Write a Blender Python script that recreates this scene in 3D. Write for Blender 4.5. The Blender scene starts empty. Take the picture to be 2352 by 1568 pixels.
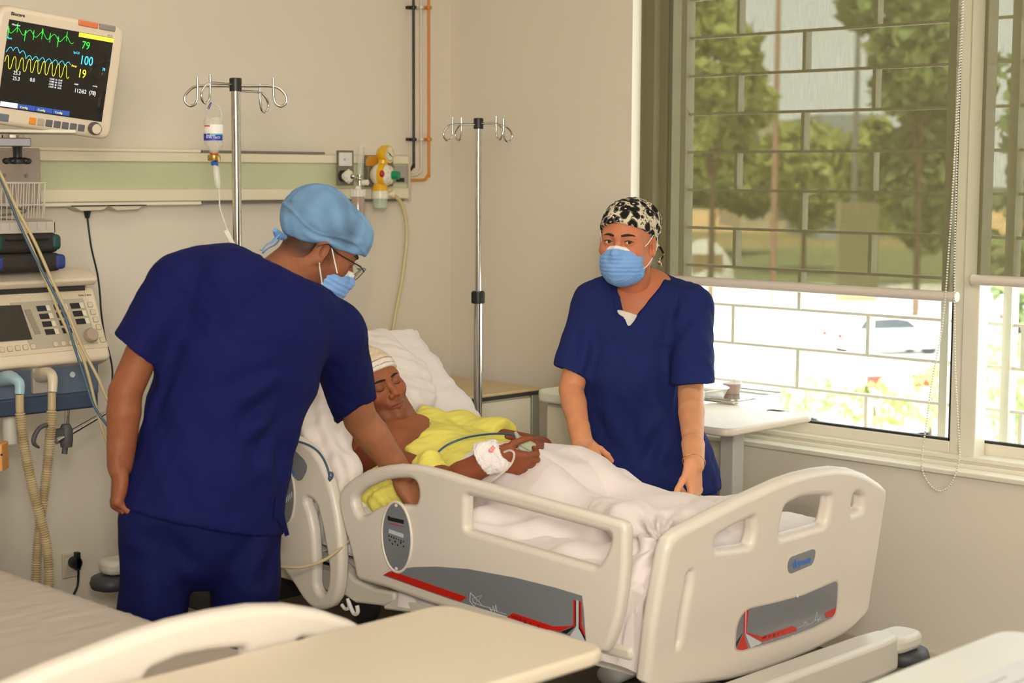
import bpy, bmesh, math, random
import numpy as np
from mathutils import Vector, Matrix
random.seed(7)
S = bpy.context.scene
COL = S.collection
# ---------------------------------------------------------------- camera
FPX, CAMH = 3814.0, 1.6
_n = math.hypot(.7155, .6986)
HV = np.array([.7155/_n, .6986/_n, 0.]); RV0 = np.array([HV[1], -HV[0], 0.]); ZV = np.array([0, 0, 1.])
_p = math.radians(5.8); _r = math.radians(.25)
FV = math.cos(_p)*HV - math.sin(_p)*ZV; UV0 = math.sin(_p)*HV + math.cos(_p)*ZV
RV = RV0*math.cos(_r) + UV0*math.sin(_r); UV = UV0*math.cos(_r) - RV0*math.sin(_r)
CO = np.array([0, 0, CAMH])
cam = bpy.data.cameras.new('camera'); cob = bpy.data.objects.new('camera', cam); COL.objects.link(cob)
cam.sensor_width = 36; cam.lens = FPX/2352*36; cam.clip_end = 1500
cob.matrix_world = Matrix(((RV[0], UV[0], -FV[0], 0), (RV[1], UV[1], -FV[1], 0), (RV[2], UV[2], -FV[2], CAMH), (0, 0, 0, 1)))
cam.dof.use_dof = True; cam.dof.focus_distance = 4.85; cam.dof.aperture_fstop = 4.0
S.camera = cob
# ---------------------------------------------------------------- world, lights, exposure
W = bpy.data.worlds.new('sky'); S.world = W; W.use_nodes = True
_nt = W.node_tree; _bg = _nt.nodes['Background']
_bg.inputs[0].default_value = (.93, .97, 1.0, 1); _bg.inputs[1].default_value = 4.2
def area(name, loc, aim, size, power, col, size_y=None):
    l = bpy.data.lights.new(name, 'AREA'); l.size = size; l.energy = power; l.color = col
    if size_y: l.shape = 'RECTANGLE'; l.size_y = size_y
    o = bpy.data.objects.new(name, l); COL.objects.link(o); o.location = loc
    o.rotation_euler = (Vector(aim)-Vector(loc)).to_track_quat('-Z', 'Y').to_euler(); return o
area('ceiling_fill', (2.7, 2.7, 2.86), (2.7, 2.7, 0), 1.8, 14, (1, .94, .83))  # weak overhead fill added to even out the room, no fixture behind it
area('flash_bounce', (-1.3, -1.7, 2.15), (3.4, 3.8, 1.2), 1.5, 200, (1, .93, .81))
area('camera_flash', (-.05, -.12, 1.95), (3.1, 3.6, .95), .16, 34, (1, .93, .80))
_s = bpy.data.lights.new('sun', 'SUN'); _s.energy = 14; _s.angle = .02; _s.color = (1, .96, .88)
_so = bpy.data.objects.new('sun', _s); COL.objects.link(_so)
_so.rotation_euler = Vector((.45, .35, -1)).to_track_quat('-Z', 'Y').to_euler()
S.view_settings.view_transform = 'Standard'; S.view_settings.look = 'None'
S.view_settings.exposure = 0.0; S.view_settings.gamma = 1.0; S.view_settings.use_curve_mapping = False
S.cycles.use_denoising = True; S.cycles.max_bounces = 8; S.cycles.transparent_max_bounces = 16
S.cycles.sample_clamp_indirect = 6.0
# ---------------------------------------------------------------- measuring helpers
def V(*a): return np.array(a, float)
def ray(px, py): return FV + (px-1176)/FPX*RV + (784-py)/FPX*UV
def at(px, py, Z):
    v = ray(px, py); return CO + v*Z/(v@HV)
def hit(px, py, ax, val):
    v = ray(px, py); return CO + v*(val-CO[ax])/v[ax]
def nrm(v): v = np.asarray(v, float); return v/np.linalg.norm(v)
# ---------------------------------------------------------------- materials
def lin(c):
    return tuple(((x/255)/12.92 if x/255 <= .04045 else ((x/255+.055)/1.055)**2.4) for x in c)
MATS = {}
def mat(name, col=(200, 200, 200), rough=.5, metal=0., bump=0., bscale=40., spec=.5, var=0., vscale=6., emit=0., alpha=1., trans=0., attr=False, coat=0., stretch=None, sheen=0.):
    if name in MATS: return MATS[name]
    m = bpy.data.materials.new(name); m.use_nodes = True; nt = m.node_tree; b = nt.nodes['Principled BSDF']
    L = nt.links
    c = lin(col)+(1,)
    b.inputs['Base Color'].default_value = c; b.inputs['Roughness'].default_value = rough
    b.inputs['Metallic'].default_value = metal; b.inputs['Specular IOR Level'].default_value = spec
    b.inputs['Alpha'].default_value = alpha; b.inputs['Transmission Weight'].default_value = trans
    b.inputs['Coat Weight'].default_value = coat; b.inputs['Sheen Weight'].default_value = sheen
    tc = nt.nodes.new('ShaderNodeTexCoord'); mp = nt.nodes.new('ShaderNodeMapping'); L.new(tc.outputs['Object'], mp.inputs[0])
    if stretch: mp.inputs['Scale'].default_value = stretch
    src = None
    if attr:
        a = nt.nodes.new('ShaderNodeAttribute'); a.attribute_name = 'Col'; src = a.outputs['Color']
        L.new(src, b.inputs['Base Color'])
    if var > 0 or not attr:
        n = nt.nodes.new('ShaderNodeTexNoise'); n.inputs['Scale'].default_value = vscale; n.inputs['Detail'].default_value = 4
        L.new(mp.outputs[0], n.inputs['Vector'])
        mr = nt.nodes.new('ShaderNodeMapRange'); v = max(var, .015)
        mr.inputs['From Min'].default_value = .25; mr.inputs['From Max'].default_value = .75
        mr.inputs['To Min'].default_value = 1-v; mr.inputs['To Max'].default_value = 1+v
        L.new(n.outputs['Fac'], mr.inputs['Value'])
        mx = nt.nodes.new('ShaderNodeVectorMath'); mx.operation = 'SCALE'
        if src: L.new(src, mx.inputs[0])
        else: mx.inputs[0].default_value = c[:3]
        L.new(mr.outputs[0], mx.inputs['Scale']); L.new(mx.outputs[0], b.inputs['Base Color'])
    if bump > 0:
        n2 = nt.nodes.new('ShaderNodeTexNoise'); n2.inputs['Scale'].default_value = bscale; n2.inputs['Detail'].default_value = 5
        L.new(mp.outputs[0], n2.inputs['Vector'])
        bp = nt.nodes.new('ShaderNodeBump'); bp.inputs['Strength'].default_value = bump; bp.inputs['Distance'].default_value = .01
        L.new(n2.outputs['Fac'], bp.inputs['Height']); L.new(bp.outputs[0], b.inputs['Normal'])
    if emit > 0:
        b.inputs['Emission Color'].default_value = c; b.inputs['Emission Strength'].default_value = emit
    m.diffuse_color = c; MATS[name] = m; return m
def sheer(name, col, t, rough=.8, tint=(1, 1, 1)):
    """cloth or film one sees through: t = share of light let straight through"""
    if name in MATS: return MATS[name]
    m = bpy.data.materials.new(name); m.use_nodes = True; nt = m.node_tree; nt.nodes.clear(); L = nt.links
    o = nt.nodes.new('ShaderNodeOutputMaterial'); mx = nt.nodes.new('ShaderNodeMixShader')
    tr = nt.nodes.new('ShaderNodeBsdfTransparent'); tr.inputs[0].default_value = tint+(1,)
    d = nt.nodes.new('ShaderNodeBsdfPrincipled'); d.inputs['Base Color'].default_value = lin(col)+(1,); d.inputs['Roughness'].default_value = rough
    tc = nt.nodes.new('ShaderNodeTexCoord'); mp = nt.nodes.new('ShaderNodeMapping'); mp.inputs['Scale'].default_value = (200, 200, 12)
    n = nt.nodes.new('ShaderNodeTexNoise'); n.inputs['Scale'].default_value = 1.5; n.inputs['Detail'].default_value = 3
    mr = nt.nodes.new('ShaderNodeMapRange'); mr.inputs['To Min'].default_value = 1-t*1.15; mr.inputs['To Max'].default_value = 1-t*.85
    L.new(tc.outputs['Object'], mp.inputs[0]); L.new(mp.outputs[0], n.inputs['Vector']); L.new(n.outputs['Fac'], mr.inputs['Value'])
    L.new(mr.outputs[0], mx.inputs[0]); L.new(tr.outputs[0], mx.inputs[1]); L.new(d.outputs[0], mx.inputs[2]); L.new(mx.outputs[0], o.inputs[0])
    MATS[name] = m; return m
def pane(name, gloss=.06, tint=(.97, .99, .98)):
    if name in MATS: return MATS[name]
    m = bpy.data.materials.new(name); m.use_nodes = True; nt = m.node_tree; nt.nodes.clear(); L = nt.links
    o = nt.nodes.new('ShaderNodeOutputMaterial'); mx = nt.nodes.new('ShaderNodeMixShader'); mx.inputs[0].default_value = gloss
    tr = nt.nodes.new('ShaderNodeBsdfTransparent'); tr.inputs[0].default_value = tint+(1,)
    g = nt.nodes.new('ShaderNodeBsdfGlossy'); g.inputs['Roughness'].default_value = .03
    L.new(tr.outputs[0], mx.inputs[1]); L.new(g.outputs[0], mx.inputs[2]); L.new(mx.outputs[0], o.inputs[0])
    MATS[name] = m; return m
# ---------------------------------------------------------------- objects
def tag(o, label=None, cat=None, group=None, kind=None):
    if label: o['label'] = label
    if cat: o['category'] = cat
    if group: o['group'] = group
    if kind: o['kind'] = kind
    return o
def thing(name, label, cat, loc=(0, 0, 0), group=None):
    o = bpy.data.objects.new(name, None); COL.objects.link(o); o.location = tuple(float(v) for v in loc); o.empty_display_size = .1
    return tag(o, label, cat, group)
def link(name, me, m=None, parent=None, smooth=None, bevel=0, seg=2, label=None):
    o = bpy.data.objects.new(name, me); COL.objects.link(o)
    if m is not None:
        for x in (m if isinstance(m, (list, tuple)) else [m]): me.materials.append(x)
    if parent is not None:
        o.parent = parent
        o.matrix_parent_inverse = Matrix.Translation(parent.location).inverted()   # shapes are given in world coordinates
    if bevel:
        b = o.modifiers.new('b', 'BEVEL'); b.width = bevel; b.segments = seg; b.limit_method = 'ANGLE'; b.angle_limit = .6
    if smooth is not None or bevel:
        me.shade_smooth(); me.set_sharp_from_angle(angle=smooth if smooth else .7)
    if label: o['label'] = label
    return o
def copy_tree(o, parent=None):
    c = o.copy(); COL.objects.link(c)
    if parent is not None: c.parent = parent; c.matrix_parent_inverse = o.matrix_parent_inverse
    for ch in [k for k in bpy.data.objects if k.parent == o]: copy_tree(ch, c)
    return c
def frame(w):
    w = nrm(w); a = V(0, 0, 1) if abs(w[2]) < .9 else V(1, 0, 0)
    s = nrm(np.cross(a, w)); return s, np.cross(w, s), w
class M:
    """collects shapes given in world coordinates; obj() links them as one mesh"""
    def __init__(s): s.v = []; s.f = []; s.mi = []
    def add(s, vs, fs, mi=0):
        k = len(s.v); s.v += [tuple(map(float, p)) for p in vs]; s.f += [tuple(k+i for i in f) for f in fs]; s.mi += [mi]*len(fs); return s
    def box(s, c, h, ax=None, mi=0):
        A = np.eye(3) if ax is None else np.array([nrm(a) for a in ax])
        P = [np.array(c)+sx*h[0]*A[0]+sy*h[1]*A[1]+sz*h[2]*A[2] for sx in (-1, 1) for sy in (-1, 1) for sz in (-1, 1)]
        return s.add(P, [(0, 1, 3, 2), (4, 6, 7, 5), (0, 4, 5, 1), (2, 3, 7, 6), (0, 2, 6, 4), (1, 5, 7, 3)], mi)
    def bb(s, lo, hi, mi=0):
        lo = np.array(lo, float); hi = np.array(hi, float); return s.box((lo+hi)/2, (hi-lo)/2, mi=mi)
    def cone(s, a, b, ra, rb=None, n=20, mi=0, cap=True):
        a = np.array(a, float); b = np.array(b, float); rb = ra if rb is None else rb
        u, v, w = frame(b-a); P = []
        for c, r in ((a, ra), (b, rb)): P += [c+r*(math.cos(t)*u+math.sin(t)*v) for t in np.linspace(0, 2*math.pi, n, False)]
        F = [(i, (i+1) % n, n+(i+1) % n, n+i) for i in range(n)]
        if cap: F += [tuple(range(n-1, -1, -1)), tuple(range(n, 2*n))]
        return s.add(P, F, mi)
    def lathe(s, c, prof, ax=(0, 0, 1), n=28, mi=0, cap=True):
        u, v, w = frame(ax); c = np.array(c, float); P = []; m = len(prof)
        for r, z in prof: P += [c+w*z+r*(math.cos(t)*u+math.sin(t)*v) for t in np.linspace(0, 2*math.pi, n, False)]
        F = [(j*n+i, j*n+(i+1) % n, (j+1)*n+(i+1) % n, (j+1)*n+i) for j in range(m-1) for i in range(n)]
        if cap: F += [tuple(range(n-1, -1, -1)), tuple(range((m-1)*n, m*n))]
        return s.add(P, F, mi)
    def tube(s, pts, r, n=10, mi=0, smooth=0, closed=False, flat=1.):
        P = [np.array(p, float) for p in pts]
        if smooth: P = catmull(P, smooth, closed)
        m = len(P); R = r if hasattr(r, '__len__') else [r]*m
        if len(R) != m: R = np.interp(np.linspace(0, 1, m), np.linspace(0, 1, len(R)), R)
        T = [nrm(P[(i+1) % m]-P[i-1]) if (closed or 0 < i < m-1) else nrm(P[min(i+1, m-1)]-P[max(i-1, 0)]) for i in range(m)]
        u = frame(T[0])[0]; Q = []
        for i in range(m):
            u = u-T[i]*(u@T[i]); u = nrm(u); v = np.cross(T[i], u)
            Q += [P[i]+R[i]*(math.cos(t)*u+flat*math.sin(t)*v) for t in np.linspace(0, 2*math.pi, n, False)]
        F = [(j*n+i, j*n+(i+1) % n, ((j+1) % m)*n+(i+1) % n, ((j+1) % m)*n+i) for j in range(m if closed else m-1) for i in range(n)]
        if not closed: F += [tuple(range(n-1, -1, -1)), tuple(range((m-1)*n, m*n))]
        return s.add(Q, F, mi)
    def ball(s, c, r, n=16, mi=0, ax=None):
        r = np.array([r]*3 if not hasattr(r, '__len__') else r, float); A = np.eye(3) if ax is None else np.array(ax); P = []; F = []
        k = n//2
        for j in range(1, k):
            a = math.pi*j/k
            P += [V(math.sin(a)*math.cos(t), math.sin(a)*math.sin(t), math.cos(a)) for t in np.linspace(0, 2*math.pi, n, False)]
        P += [V(0, 0, 1), V(0, 0, -1)]; T = len(P)-2
        for j in range(k-2): F += [(j*n+i, (j+1)*n+i, (j+1)*n+(i+1) % n, j*n+(i+1) % n) for i in range(n)]
        F += [(T, i, (i+1) % n) for i in range(n)]+[(T+1, (k-2)*n+(i+1) % n, (k-2)*n+i) for i in range(n)]
        return s.add([np.array(c)+(p*r)@A for p in P], F, mi)
    def prism(s, poly, d, mi=0):
        """poly: 3D points of a flat outline, d: thickness vector"""
        n = len(poly); P = [np.array(p, float) for p in poly]; d = np.array(d, float)
        return s.add(P+[p+d for p in P], [tuple(range(n)), tuple(range(2*n-1, n-1, -1))]+[(i, n+i, n+(i+1) % n, (i+1) % n) for i in range(n)], mi)
    def grid(s, P, mi=0, closed=False):
        """P: array (a, b, 3)"""
        a, b = len(P), len(P[0]); k = [p for r in P for p in r]
        return s.add(k, [(i*b+j, i*b+j+1, (i+1)*b+j+1, (i+1)*b+j) for i in range(a-1) for j in range(b-1)]+([(i*b+b-1, i*b, (i+1)*b, (i+1)*b+b-1) for i in range(a-1)] if closed else []), mi)
    def obj(s, name, m, parent=None, smooth=None, bevel=0, seg=2, label=None, fix=True):
        me = bpy.data.meshes.new(name); me.from_pydata(s.v, [], s.f)
        if fix:
            b = bmesh.new(); b.from_mesh(me); bmesh.ops.recalc_face_normals(b, faces=b.faces); b.to_mesh(me); b.free()
        if isinstance(m, (list, tuple)): me.polygons.foreach_set('material_index', s.mi)
        return link(name, me, m, parent, smooth, bevel, seg, label)
def catmull(P, k=6, closed=False):
    P = [np.array(p, float) for p in P]; n = len(P); out = []
    g = (lambda i: P[i % n]) if closed else (lambda i: P[min(max(i, 0), n-1)])
    for i in range(n if closed else n-1):
        a, b, c, d = g(i-1), g(i), g(i+1), g(i+2)
        for j in range(k):
            t = j/k; out.append(.5*((2*b)+(-a+c)*t+(2*a-5*b+4*c-d)*t*t+(-a+3*b-3*c+d)*t**3))
    if not closed: out.append(P[-1])
    return out
def rounded(P, r, k=5):
    """corner-rounded closed polygon, 2D or 3D points; r one radius or a list"""
    P = [np.array(p, float) for p in P]; n = len(P); out = []
    for i in range(n):
        a, b, c = P[i-1], P[i], P[(i+1) % n]; rr = r[i] if hasattr(r, '__len__') else r
        da = min(rr, np.linalg.norm(a-b)*.48); dc = min(rr, np.linalg.norm(c-b)*.48)
        p, q = b+nrm(a-b)*da, b+nrm(c-b)*dc
        for j in range(k+1):
            t = j/k; out.append((1-t)**2*p+2*t*(1-t)*b+t*t*q)
    return out
def evmesh(ob):
    dg = bpy.context.evaluated_depsgraph_get(); me = bpy.data.meshes.new_from_object(ob.evaluated_get(dg)); return me
def plate(name, outline, holes, o, e1, e2, thick, m, parent=None, bev=.006, label=None, res=3, smooth=.6):
    """2D outline (and holes) in the frame o,e1,e2 extruded symmetrically; round edges"""
    cu = bpy.data.curves.new(name, 'CURVE'); cu.dimensions = '2D'; cu.fill_mode = 'BOTH'
    for poly in [outline]+list(holes):
        sp = cu.splines.new('POLY'); sp.points.add(len(poly)-1); sp.use_cyclic_u = True
        for q, p in zip(sp.points, poly): q.co = (p[0], p[1], 0, 1)
    cu.extrude = max(thick/2-bev, .0001); cu.bevel_depth = bev; cu.bevel_resolution = res; cu.offset = -bev
    t = bpy.data.objects.new('tmp', cu); COL.objects.link(t); me = evmesh(t); bpy.data.objects.remove(t); bpy.data.curves.remove(cu)
    e1 = nrm(e1); e2 = nrm(e2); e3 = np.cross(e1, e2); o = np.array(o, float)
    me.transform(Matrix(((e1[0], e2[0], e3[0], o[0]), (e1[1], e2[1], e3[1], o[1]), (e1[2], e2[2], e3[2], o[2]), (0, 0, 0, 1))))
    me.materials.clear(); me.name = name
    ob = link(name, me, m, parent, smooth=smooth, label=label); w = ob.modifiers.new('w', 'WEIGHTED_NORMAL'); w.keep_sharp = True; w.weight = 80; return ob
def text(name, body, size, o, e1, e2, m, parent=None, depth=.0004, label=None, align='LEFT', shear=0., bold=0., sx=1.):
    cu = bpy.data.curves.new(name, 'FONT'); cu.body = body; cu.size = size; cu.extrude = depth; cu.align_x = align; cu.shear = shear; cu.offset = bold
    cu.resolution_u = 3
    t = bpy.data.objects.new('tmp', cu); COL.objects.link(t); me = evmesh(t); bpy.data.objects.remove(t); bpy.data.curves.remove(cu)
    e1 = nrm(e1); e2 = nrm(e2); e3 = np.cross(e1, e2); o = np.array(o, float)
    me.transform(Matrix(((e1[0]*sx, e2[0], e3[0], o[0]), (e1[1]*sx, e2[1], e3[1], o[1]), (e1[2]*sx, e2[2], e3[2], o[2]), (0, 0, 0, 1))))
    me.materials.clear(); me.name = name
    return link(name, me, m, parent, label=label)
# ---------------------------------------------------------------- smooth bodies from distance fields
class Fld:
    def __init__(s, lo, hi, h):
        s.lo = np.array(lo, float); s.h = h; s.n = np.ceil((np.array(hi)-s.lo)/h).astype(int)+1
        s.D = np.full(tuple(s.n), .5, np.float32)
    def like(s):
        o = Fld.__new__(Fld); o.lo, o.h, o.n = s.lo, s.h, s.n; o.D = np.full(tuple(s.n), .5, np.float32); return o
    def sl(s, lo, hi):
        a = np.clip(np.floor((np.array(lo)-s.lo)/s.h).astype(int), 0, s.n); b = np.clip(np.ceil((np.array(hi)-s.lo)/s.h).astype(int)+1, 0, s.n)
        if np.any(b <= a): return None, None
        X = [(s.lo[i]+s.h*np.arange(a[i], b[i])).astype(np.float32) for i in range(3)]
        return tuple(slice(a[i], b[i]) for i in range(3)), (X[0][:, None, None], X[1][None, :, None], X[2][None, None, :])
    def put(s, fn, lo, hi, k=.01, mode='+'):
        pad = k+4*s.h; sl, X = s.sl(np.array(lo)-pad, np.array(hi)+pad)
        if sl is None: return s
        d = fn(*X); A = s.D[sl]
        if mode == '+':
            g = np.maximum(k-np.abs(A-d), 0)/max(k, 1e-6); s.D[sl] = np.minimum(A, d)-g*g*k*.25
        else:
            d = -d; g = np.maximum(k-np.abs(A-d), 0)/max(k, 1e-6); s.D[sl] = np.maximum(A, d)+g*g*k*.25
        return s
    def cone(s, a, b, ra, rb=None, k=.01, mode='+'):
        a = np.array(a, float); b = np.array(b, float); rb = ra if rb is None else rb; R = max(ra, rb); ab = b-a; L = max(ab@ab, 1e-9)
        def fn(x, y, z):
            x, y, z = x-a[0], y-a[1], z-a[2]; t = np.clip((x*ab[0]+y*ab[1]+z*ab[2])/L, 0, 1)
            return np.sqrt((x-t*ab[0])**2+(y-t*ab[1])**2+(z-t*ab[2])**2)-(ra+(rb-ra)*t)
        return s.put(fn, np.minimum(a, b)-R, np.maximum(a, b)+R, k, mode)
    def chain(s, P, R, k=.01, mode='+'):
        for i in range(len(P)-1): s.cone(P[i], P[i+1], R[i], R[i+1], k, mode)
        return s
    def ell(s, c, r, A=None, k=.01, mode='+'):
        c = np.array(c, float); r = np.array(r, float); A = np.eye(3) if A is None else np.array(A)
        def fn(x, y, z):
            x, y, z = x-c[0], y-c[1], z-c[2]; q = [x*A[i][0]+y*A[i][1]+z*A[i][2] for i in range(3)]
            k0 = np.sqrt(sum((q[i]/r[i])**2 for i in range(3))); k1 = np.sqrt(sum((q[i]/r[i]**2)**2 for i in range(3)))+1e-6
            return k0*(k0-1)/k1
        return s.put(fn, c-r.max(), c+r.max(), k, mode)
    def tube(s, P, R, side, k=.02, mode='+'):
        """elliptical sections R=[(across, deep)...] along P"""
        for i in range(len(P)-1):
            a = np.array(P[i], float); b = np.array(P[i+1], float); ab = b-a; L = ab@ab; w = ab/math.sqrt(L); sd = np.array(side, float); sd = nrm(sd-w*(sd@w)); nn = np.cross(w, sd)
            (x0, y0), (x1, y1) = R[i], R[i+1]; m = max(x0, y0, x1, y1)
            def fn(x, y, z):
                x, y, z = x-a[0], y-a[1], z-a[2]; t0 = (x*ab[0]+y*ab[1]+z*ab[2])/L; t = np.clip(t0, 0, 1)
                x, y, z = x-t*ab[0], y-t*ab[1], z-t*ab[2]; rx = x0+(x1-x0)*t; ry = y0+(y1-y0)*t; mn = np.minimum(rx, ry)
                u = (x*sd[0]+y*sd[1]+z*sd[2])/rx; v = (x*nn[0]+y*nn[1]+z*nn[2])/ry; q = (x*w[0]+y*w[1]+z*w[2])/mn
                return (np.sqrt(u*u+v*v+q*q)-1)*mn
            s.put(fn, np.minimum(a, b)-m, np.maximum(a, b)+m, k, mode)
        return s
    def box(s, c, hf, A=None, r=.005, k=.005, mode='+'):
        c = np.array(c, float); hf = np.array(hf, float)-r; A = np.eye(3) if A is None else np.array(A); m = np.linalg.norm(hf)+r
        def fn(x, y, z):
            x, y, z = x-c[0], y-c[1], z-c[2]; q = [np.abs(x*A[i][0]+y*A[i][1]+z*A[i][2])-hf[i] for i in range(3)]
            return np.sqrt(sum(np.maximum(v, 0)**2 for v in q))+np.minimum(np.maximum(np.maximum(q[0], q[1]), q[2]), 0)-r
        return s.put(fn, c-m, c+m, k, mode)
    def cut(s, p, n, k=.004, lo=None, hi=None):
        """keep only the side the normal points away from"""
        p = np.array(p, float); n = nrm(n)
        sl, X = s.sl(s.lo if lo is None else lo, s.lo+s.n*s.h if hi is None else hi)
        d = (X[0]-p[0])*n[0]+(X[1]-p[1])*n[1]+(X[2]-p[2])*n[2]; A = s.D[sl]
        g = np.maximum(k-np.abs(A-d), 0)/k; s.D[sl] = np.maximum(A, d)+g*g*k*.25; return s
    def join(s, o, k=.01):
        g = np.maximum(k-np.abs(s.D-o.D), 0)/k; s.D = np.minimum(s.D, o.D)-g*g*k*.25; return s
    def mesh(s, relax=2):
        D = s.D; nx, ny, nz = D.shape; ins = D < 0
        D[0], D[-1], D[:, 0], D[:, -1], D[:, :, 0], D[:, :, -1] = [np.maximum(v, 1e-4) for v in (D[0], D[-1], D[:, 0], D[:, -1], D[:, :, 0], D[:, :, -1])]; ins = D < 0
        c = np.zeros((nx-1, ny-1, nz-1), np.int8)
        for dx in (0, 1):
            for dy in (0, 1):
                for dz in (0, 1): c += ins[dx:nx-1+dx, dy:ny-1+dy, dz:nz-1+dz]
        I, J, K = np.nonzero((c > 0) & (c < 8)); N = len(I); idx = np.full(c.shape, -1, np.int32); idx[I, J, K] = np.arange(N)
        acc = np.zeros((N, 3)); cnt = np.zeros(N); cor = [(0, 0, 0), (1, 0, 0), (0, 1, 0), (1, 1, 0), (0, 0, 1), (1, 0, 1), (0, 1, 1), (1, 1, 1)]
        for a in range(8):
            for b in range(a+1, 8):
                if bin(a ^ b).count('1') != 1: continue
                A, B = cor[a], cor[b]; da = D[I+A[0], J+A[1], K+A[2]].astype(float); db = D[I+B[0], J+B[1], K+B[2]].astype(float)
                m = (da < 0) != (db < 0); t = np.where(m, da/np.where(m, da-db, 1), 0)
                for ax in range(3): acc[:, ax] += np.where(m, A[ax]+t*(B[ax]-A[ax]), 0)
                cnt += m
        P = s.lo+s.h*(np.stack([I, J, K], 1)+acc/cnt[:, None]); Q = []
        for ax in range(3):
            a = [slice(0, None)]*3; b = [slice(0, None)]*3; a[ax] = slice(0, D.shape[ax]-1); b[ax] = slice(1, None)
            u, v = (ax+1) % 3, (ax+2) % 3; e0 = ins[tuple(a)]; e1 = ins[tuple(b)]; E = np.nonzero(e0 != e1); E = list(E)
            ok = (E[u] > 0) & (E[v] > 0) & (E[u] < D.shape[u]-1) & (E[v] < D.shape[v]-1); E = [q[ok] for q in E]; fl = e0[tuple(E)]
            def g(du, dv):
                q = list(E); q[u] = q[u]-du; q[v] = q[v]-dv; return idx[tuple(q)]
            q = np.stack([g(1, 1), g(0, 1), g(0, 0), g(1, 0)], 1); q[~fl] = q[~fl][:, ::-1]; Q.append(q)
        Q = np.concatenate(Q)
        for _ in range(relax):
            acc = np.zeros_like(P); cnt = np.zeros(N)
            for i in range(4):
                a, b = Q[:, i], Q[:, (i+1) % 4]; 
                for ax in range(3): acc[:, ax] += np.bincount(a, P[b, ax], N)+np.bincount(b, P[a, ax], N)
                cnt += np.bincount(a, minlength=N)+np.bincount(b, minlength=N)
            P = P*.45+.55*acc/cnt[:, None]
        return P, Q
def vnormals(P, Q):
    n = np.cross(P[Q[:, 2]]-P[Q[:, 0]], P[Q[:, 3]]-P[Q[:, 1]]); out = np.zeros_like(P)
    for i in range(4):
        for ax in range(3): out[:, ax] += np.bincount(Q[:, i], n[:, ax], len(P))
    return out/(np.linalg.norm(out, axis=1, keepdims=True)+1e-12)
def merge(*parts):
    """(P,Q,C) meshes into one"""
    k = 0; A, B, C = [], [], []
    for P, Q, c in parts: A.append(P); B.append(Q+k); C.append(c); k += len(P)
    return np.concatenate(A), np.concatenate(B), np.concatenate(C)
def qobj(name, P, Q, m, parent=None, C=None, label=None):
    me = bpy.data.meshes.new(name); nq = len(Q); me.vertices.add(len(P)); me.vertices.foreach_set('co', P.astype(np.float32).ravel())
    me.loops.add(nq*4); me.loops.foreach_set('vertex_index', Q.astype(np.int32).ravel())
    me.polygons.add(nq); me.polygons.foreach_set('loop_start', np.arange(0, nq*4, 4, dtype=np.int32))
    me.update(calc_edges=True); me.validate()
    if C is not None:
        a = me.color_attributes.new('Col', 'FLOAT_COLOR', 'POINT'); c = np.ones((len(P), 4), np.float32); c[:, :3] = C; a.data.foreach_set('color', c.ravel())
    me.shade_smooth(); return link(name, me, m, parent, label=label)
def uvball(c, r, A, n=20):
    m = M().ball((0, 0, 0), r, n=n); P = np.array(m.v); Q = np.array([f if len(f) == 4 else (f[0], f[1], f[2], f[2]) for f in m.f]); return P, Q
_rg = np.random.RandomState(3); _WD = _rg.normal(size=(40, 3)); _WP = _rg.uniform(0, 6.28, 40)
def wav(P, sc, seed=0, n=6, st=(1, 1, 1)):
    """smooth pseudo-noise, about -1..1"""
    o = np.zeros(len(P)); 
    for i in range(n):
        j = (seed*7+i*3) % 40; w = _WD[j]*sc*(1+.35*i); o += np.sin((P*np.array(st))@w+_WP[j])/(1+.3*i)
    return o/2.2
def crease(P, a, b, wd, dp):
    a = np.array(a, float); b = np.array(b, float); wd = wd*1.5; ab = b-a; t = np.clip(((P-a)@ab)/(ab@ab), 0, 1)
    d = np.linalg.norm(P-a-t[:, None]*ab, axis=1); e = np.minimum(1, 4*t*(1-t)+.15)
    return dp*e*(np.exp(-(d/wd)**2)-.75*np.exp(-((d-1.6*wd)/wd)**2))
def mix3(c, d, t): return c*(1-t[:, None])+np.array(d)*t[:, None]
def sstep(a, b, x): t = np.clip((x-a)/(b-a), 0, 1); return t*t*(3-2*t)
# ---------------------------------------------------------------- room
WX, BY = 4.69, 4.93            # inner faces: window wall, wall behind the bed heads
m_wall = mat('wall_paint', (222, 213, 197), rough=.55, bump=.06, bscale=25, var=.02, vscale=1.5)
m_ceil = mat('ceiling_paint', (235, 230, 220), rough=.8)
m_floor = mat('floor_vinyl', (92, 84, 72), rough=.3, var=.25, vscale=3, stretch=(6, .5, 1))
m_alu = mat('window_lacquer', (224, 218, 200), rough=.3, spec=.6)
m_white = mat('white_gloss', (236, 234, 226), rough=.35)
def struct(o): return tag(o, kind='structure')
struct(M().bb((-2, -2.4, -.12), (WX+.36, BY+.2, 0)).obj('floor', m_floor))
struct(M().bb((-2, -2.4, 2.9), (WX+.36, BY+.2, 3.0)).obj('ceiling', m_ceil))
struct(M().bb((-2, BY, 0), (WX+.36, BY+.2, 2.9)).obj('wall_back', m_wall))
struct(M().bb((-2.15, -2.4, 0), (-2, BY+.2, 2.9)).obj('wall_left', m_wall))
struct(M().bb((-2.15, -2.55, 0), (WX+.36, -2.4, 2.9)).obj('wall_front', m_wall))
WY0, WY1, WZ0, WZ1 = .7, 3.972, .655, 2.62
w = M(); XO = WX+.36
w.bb((WX, -2.4, 0), (XO, BY, WZ0)); w.bb((WX, -2.4, WZ1), (XO, BY, 2.9))
w.bb((WX, WY1, WZ0), (XO, BY, WZ1)); w.bb((WX, -2.4, WZ0), (XO, WY0, WZ1))
struct(w.obj('wall_right', m_wall))
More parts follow.
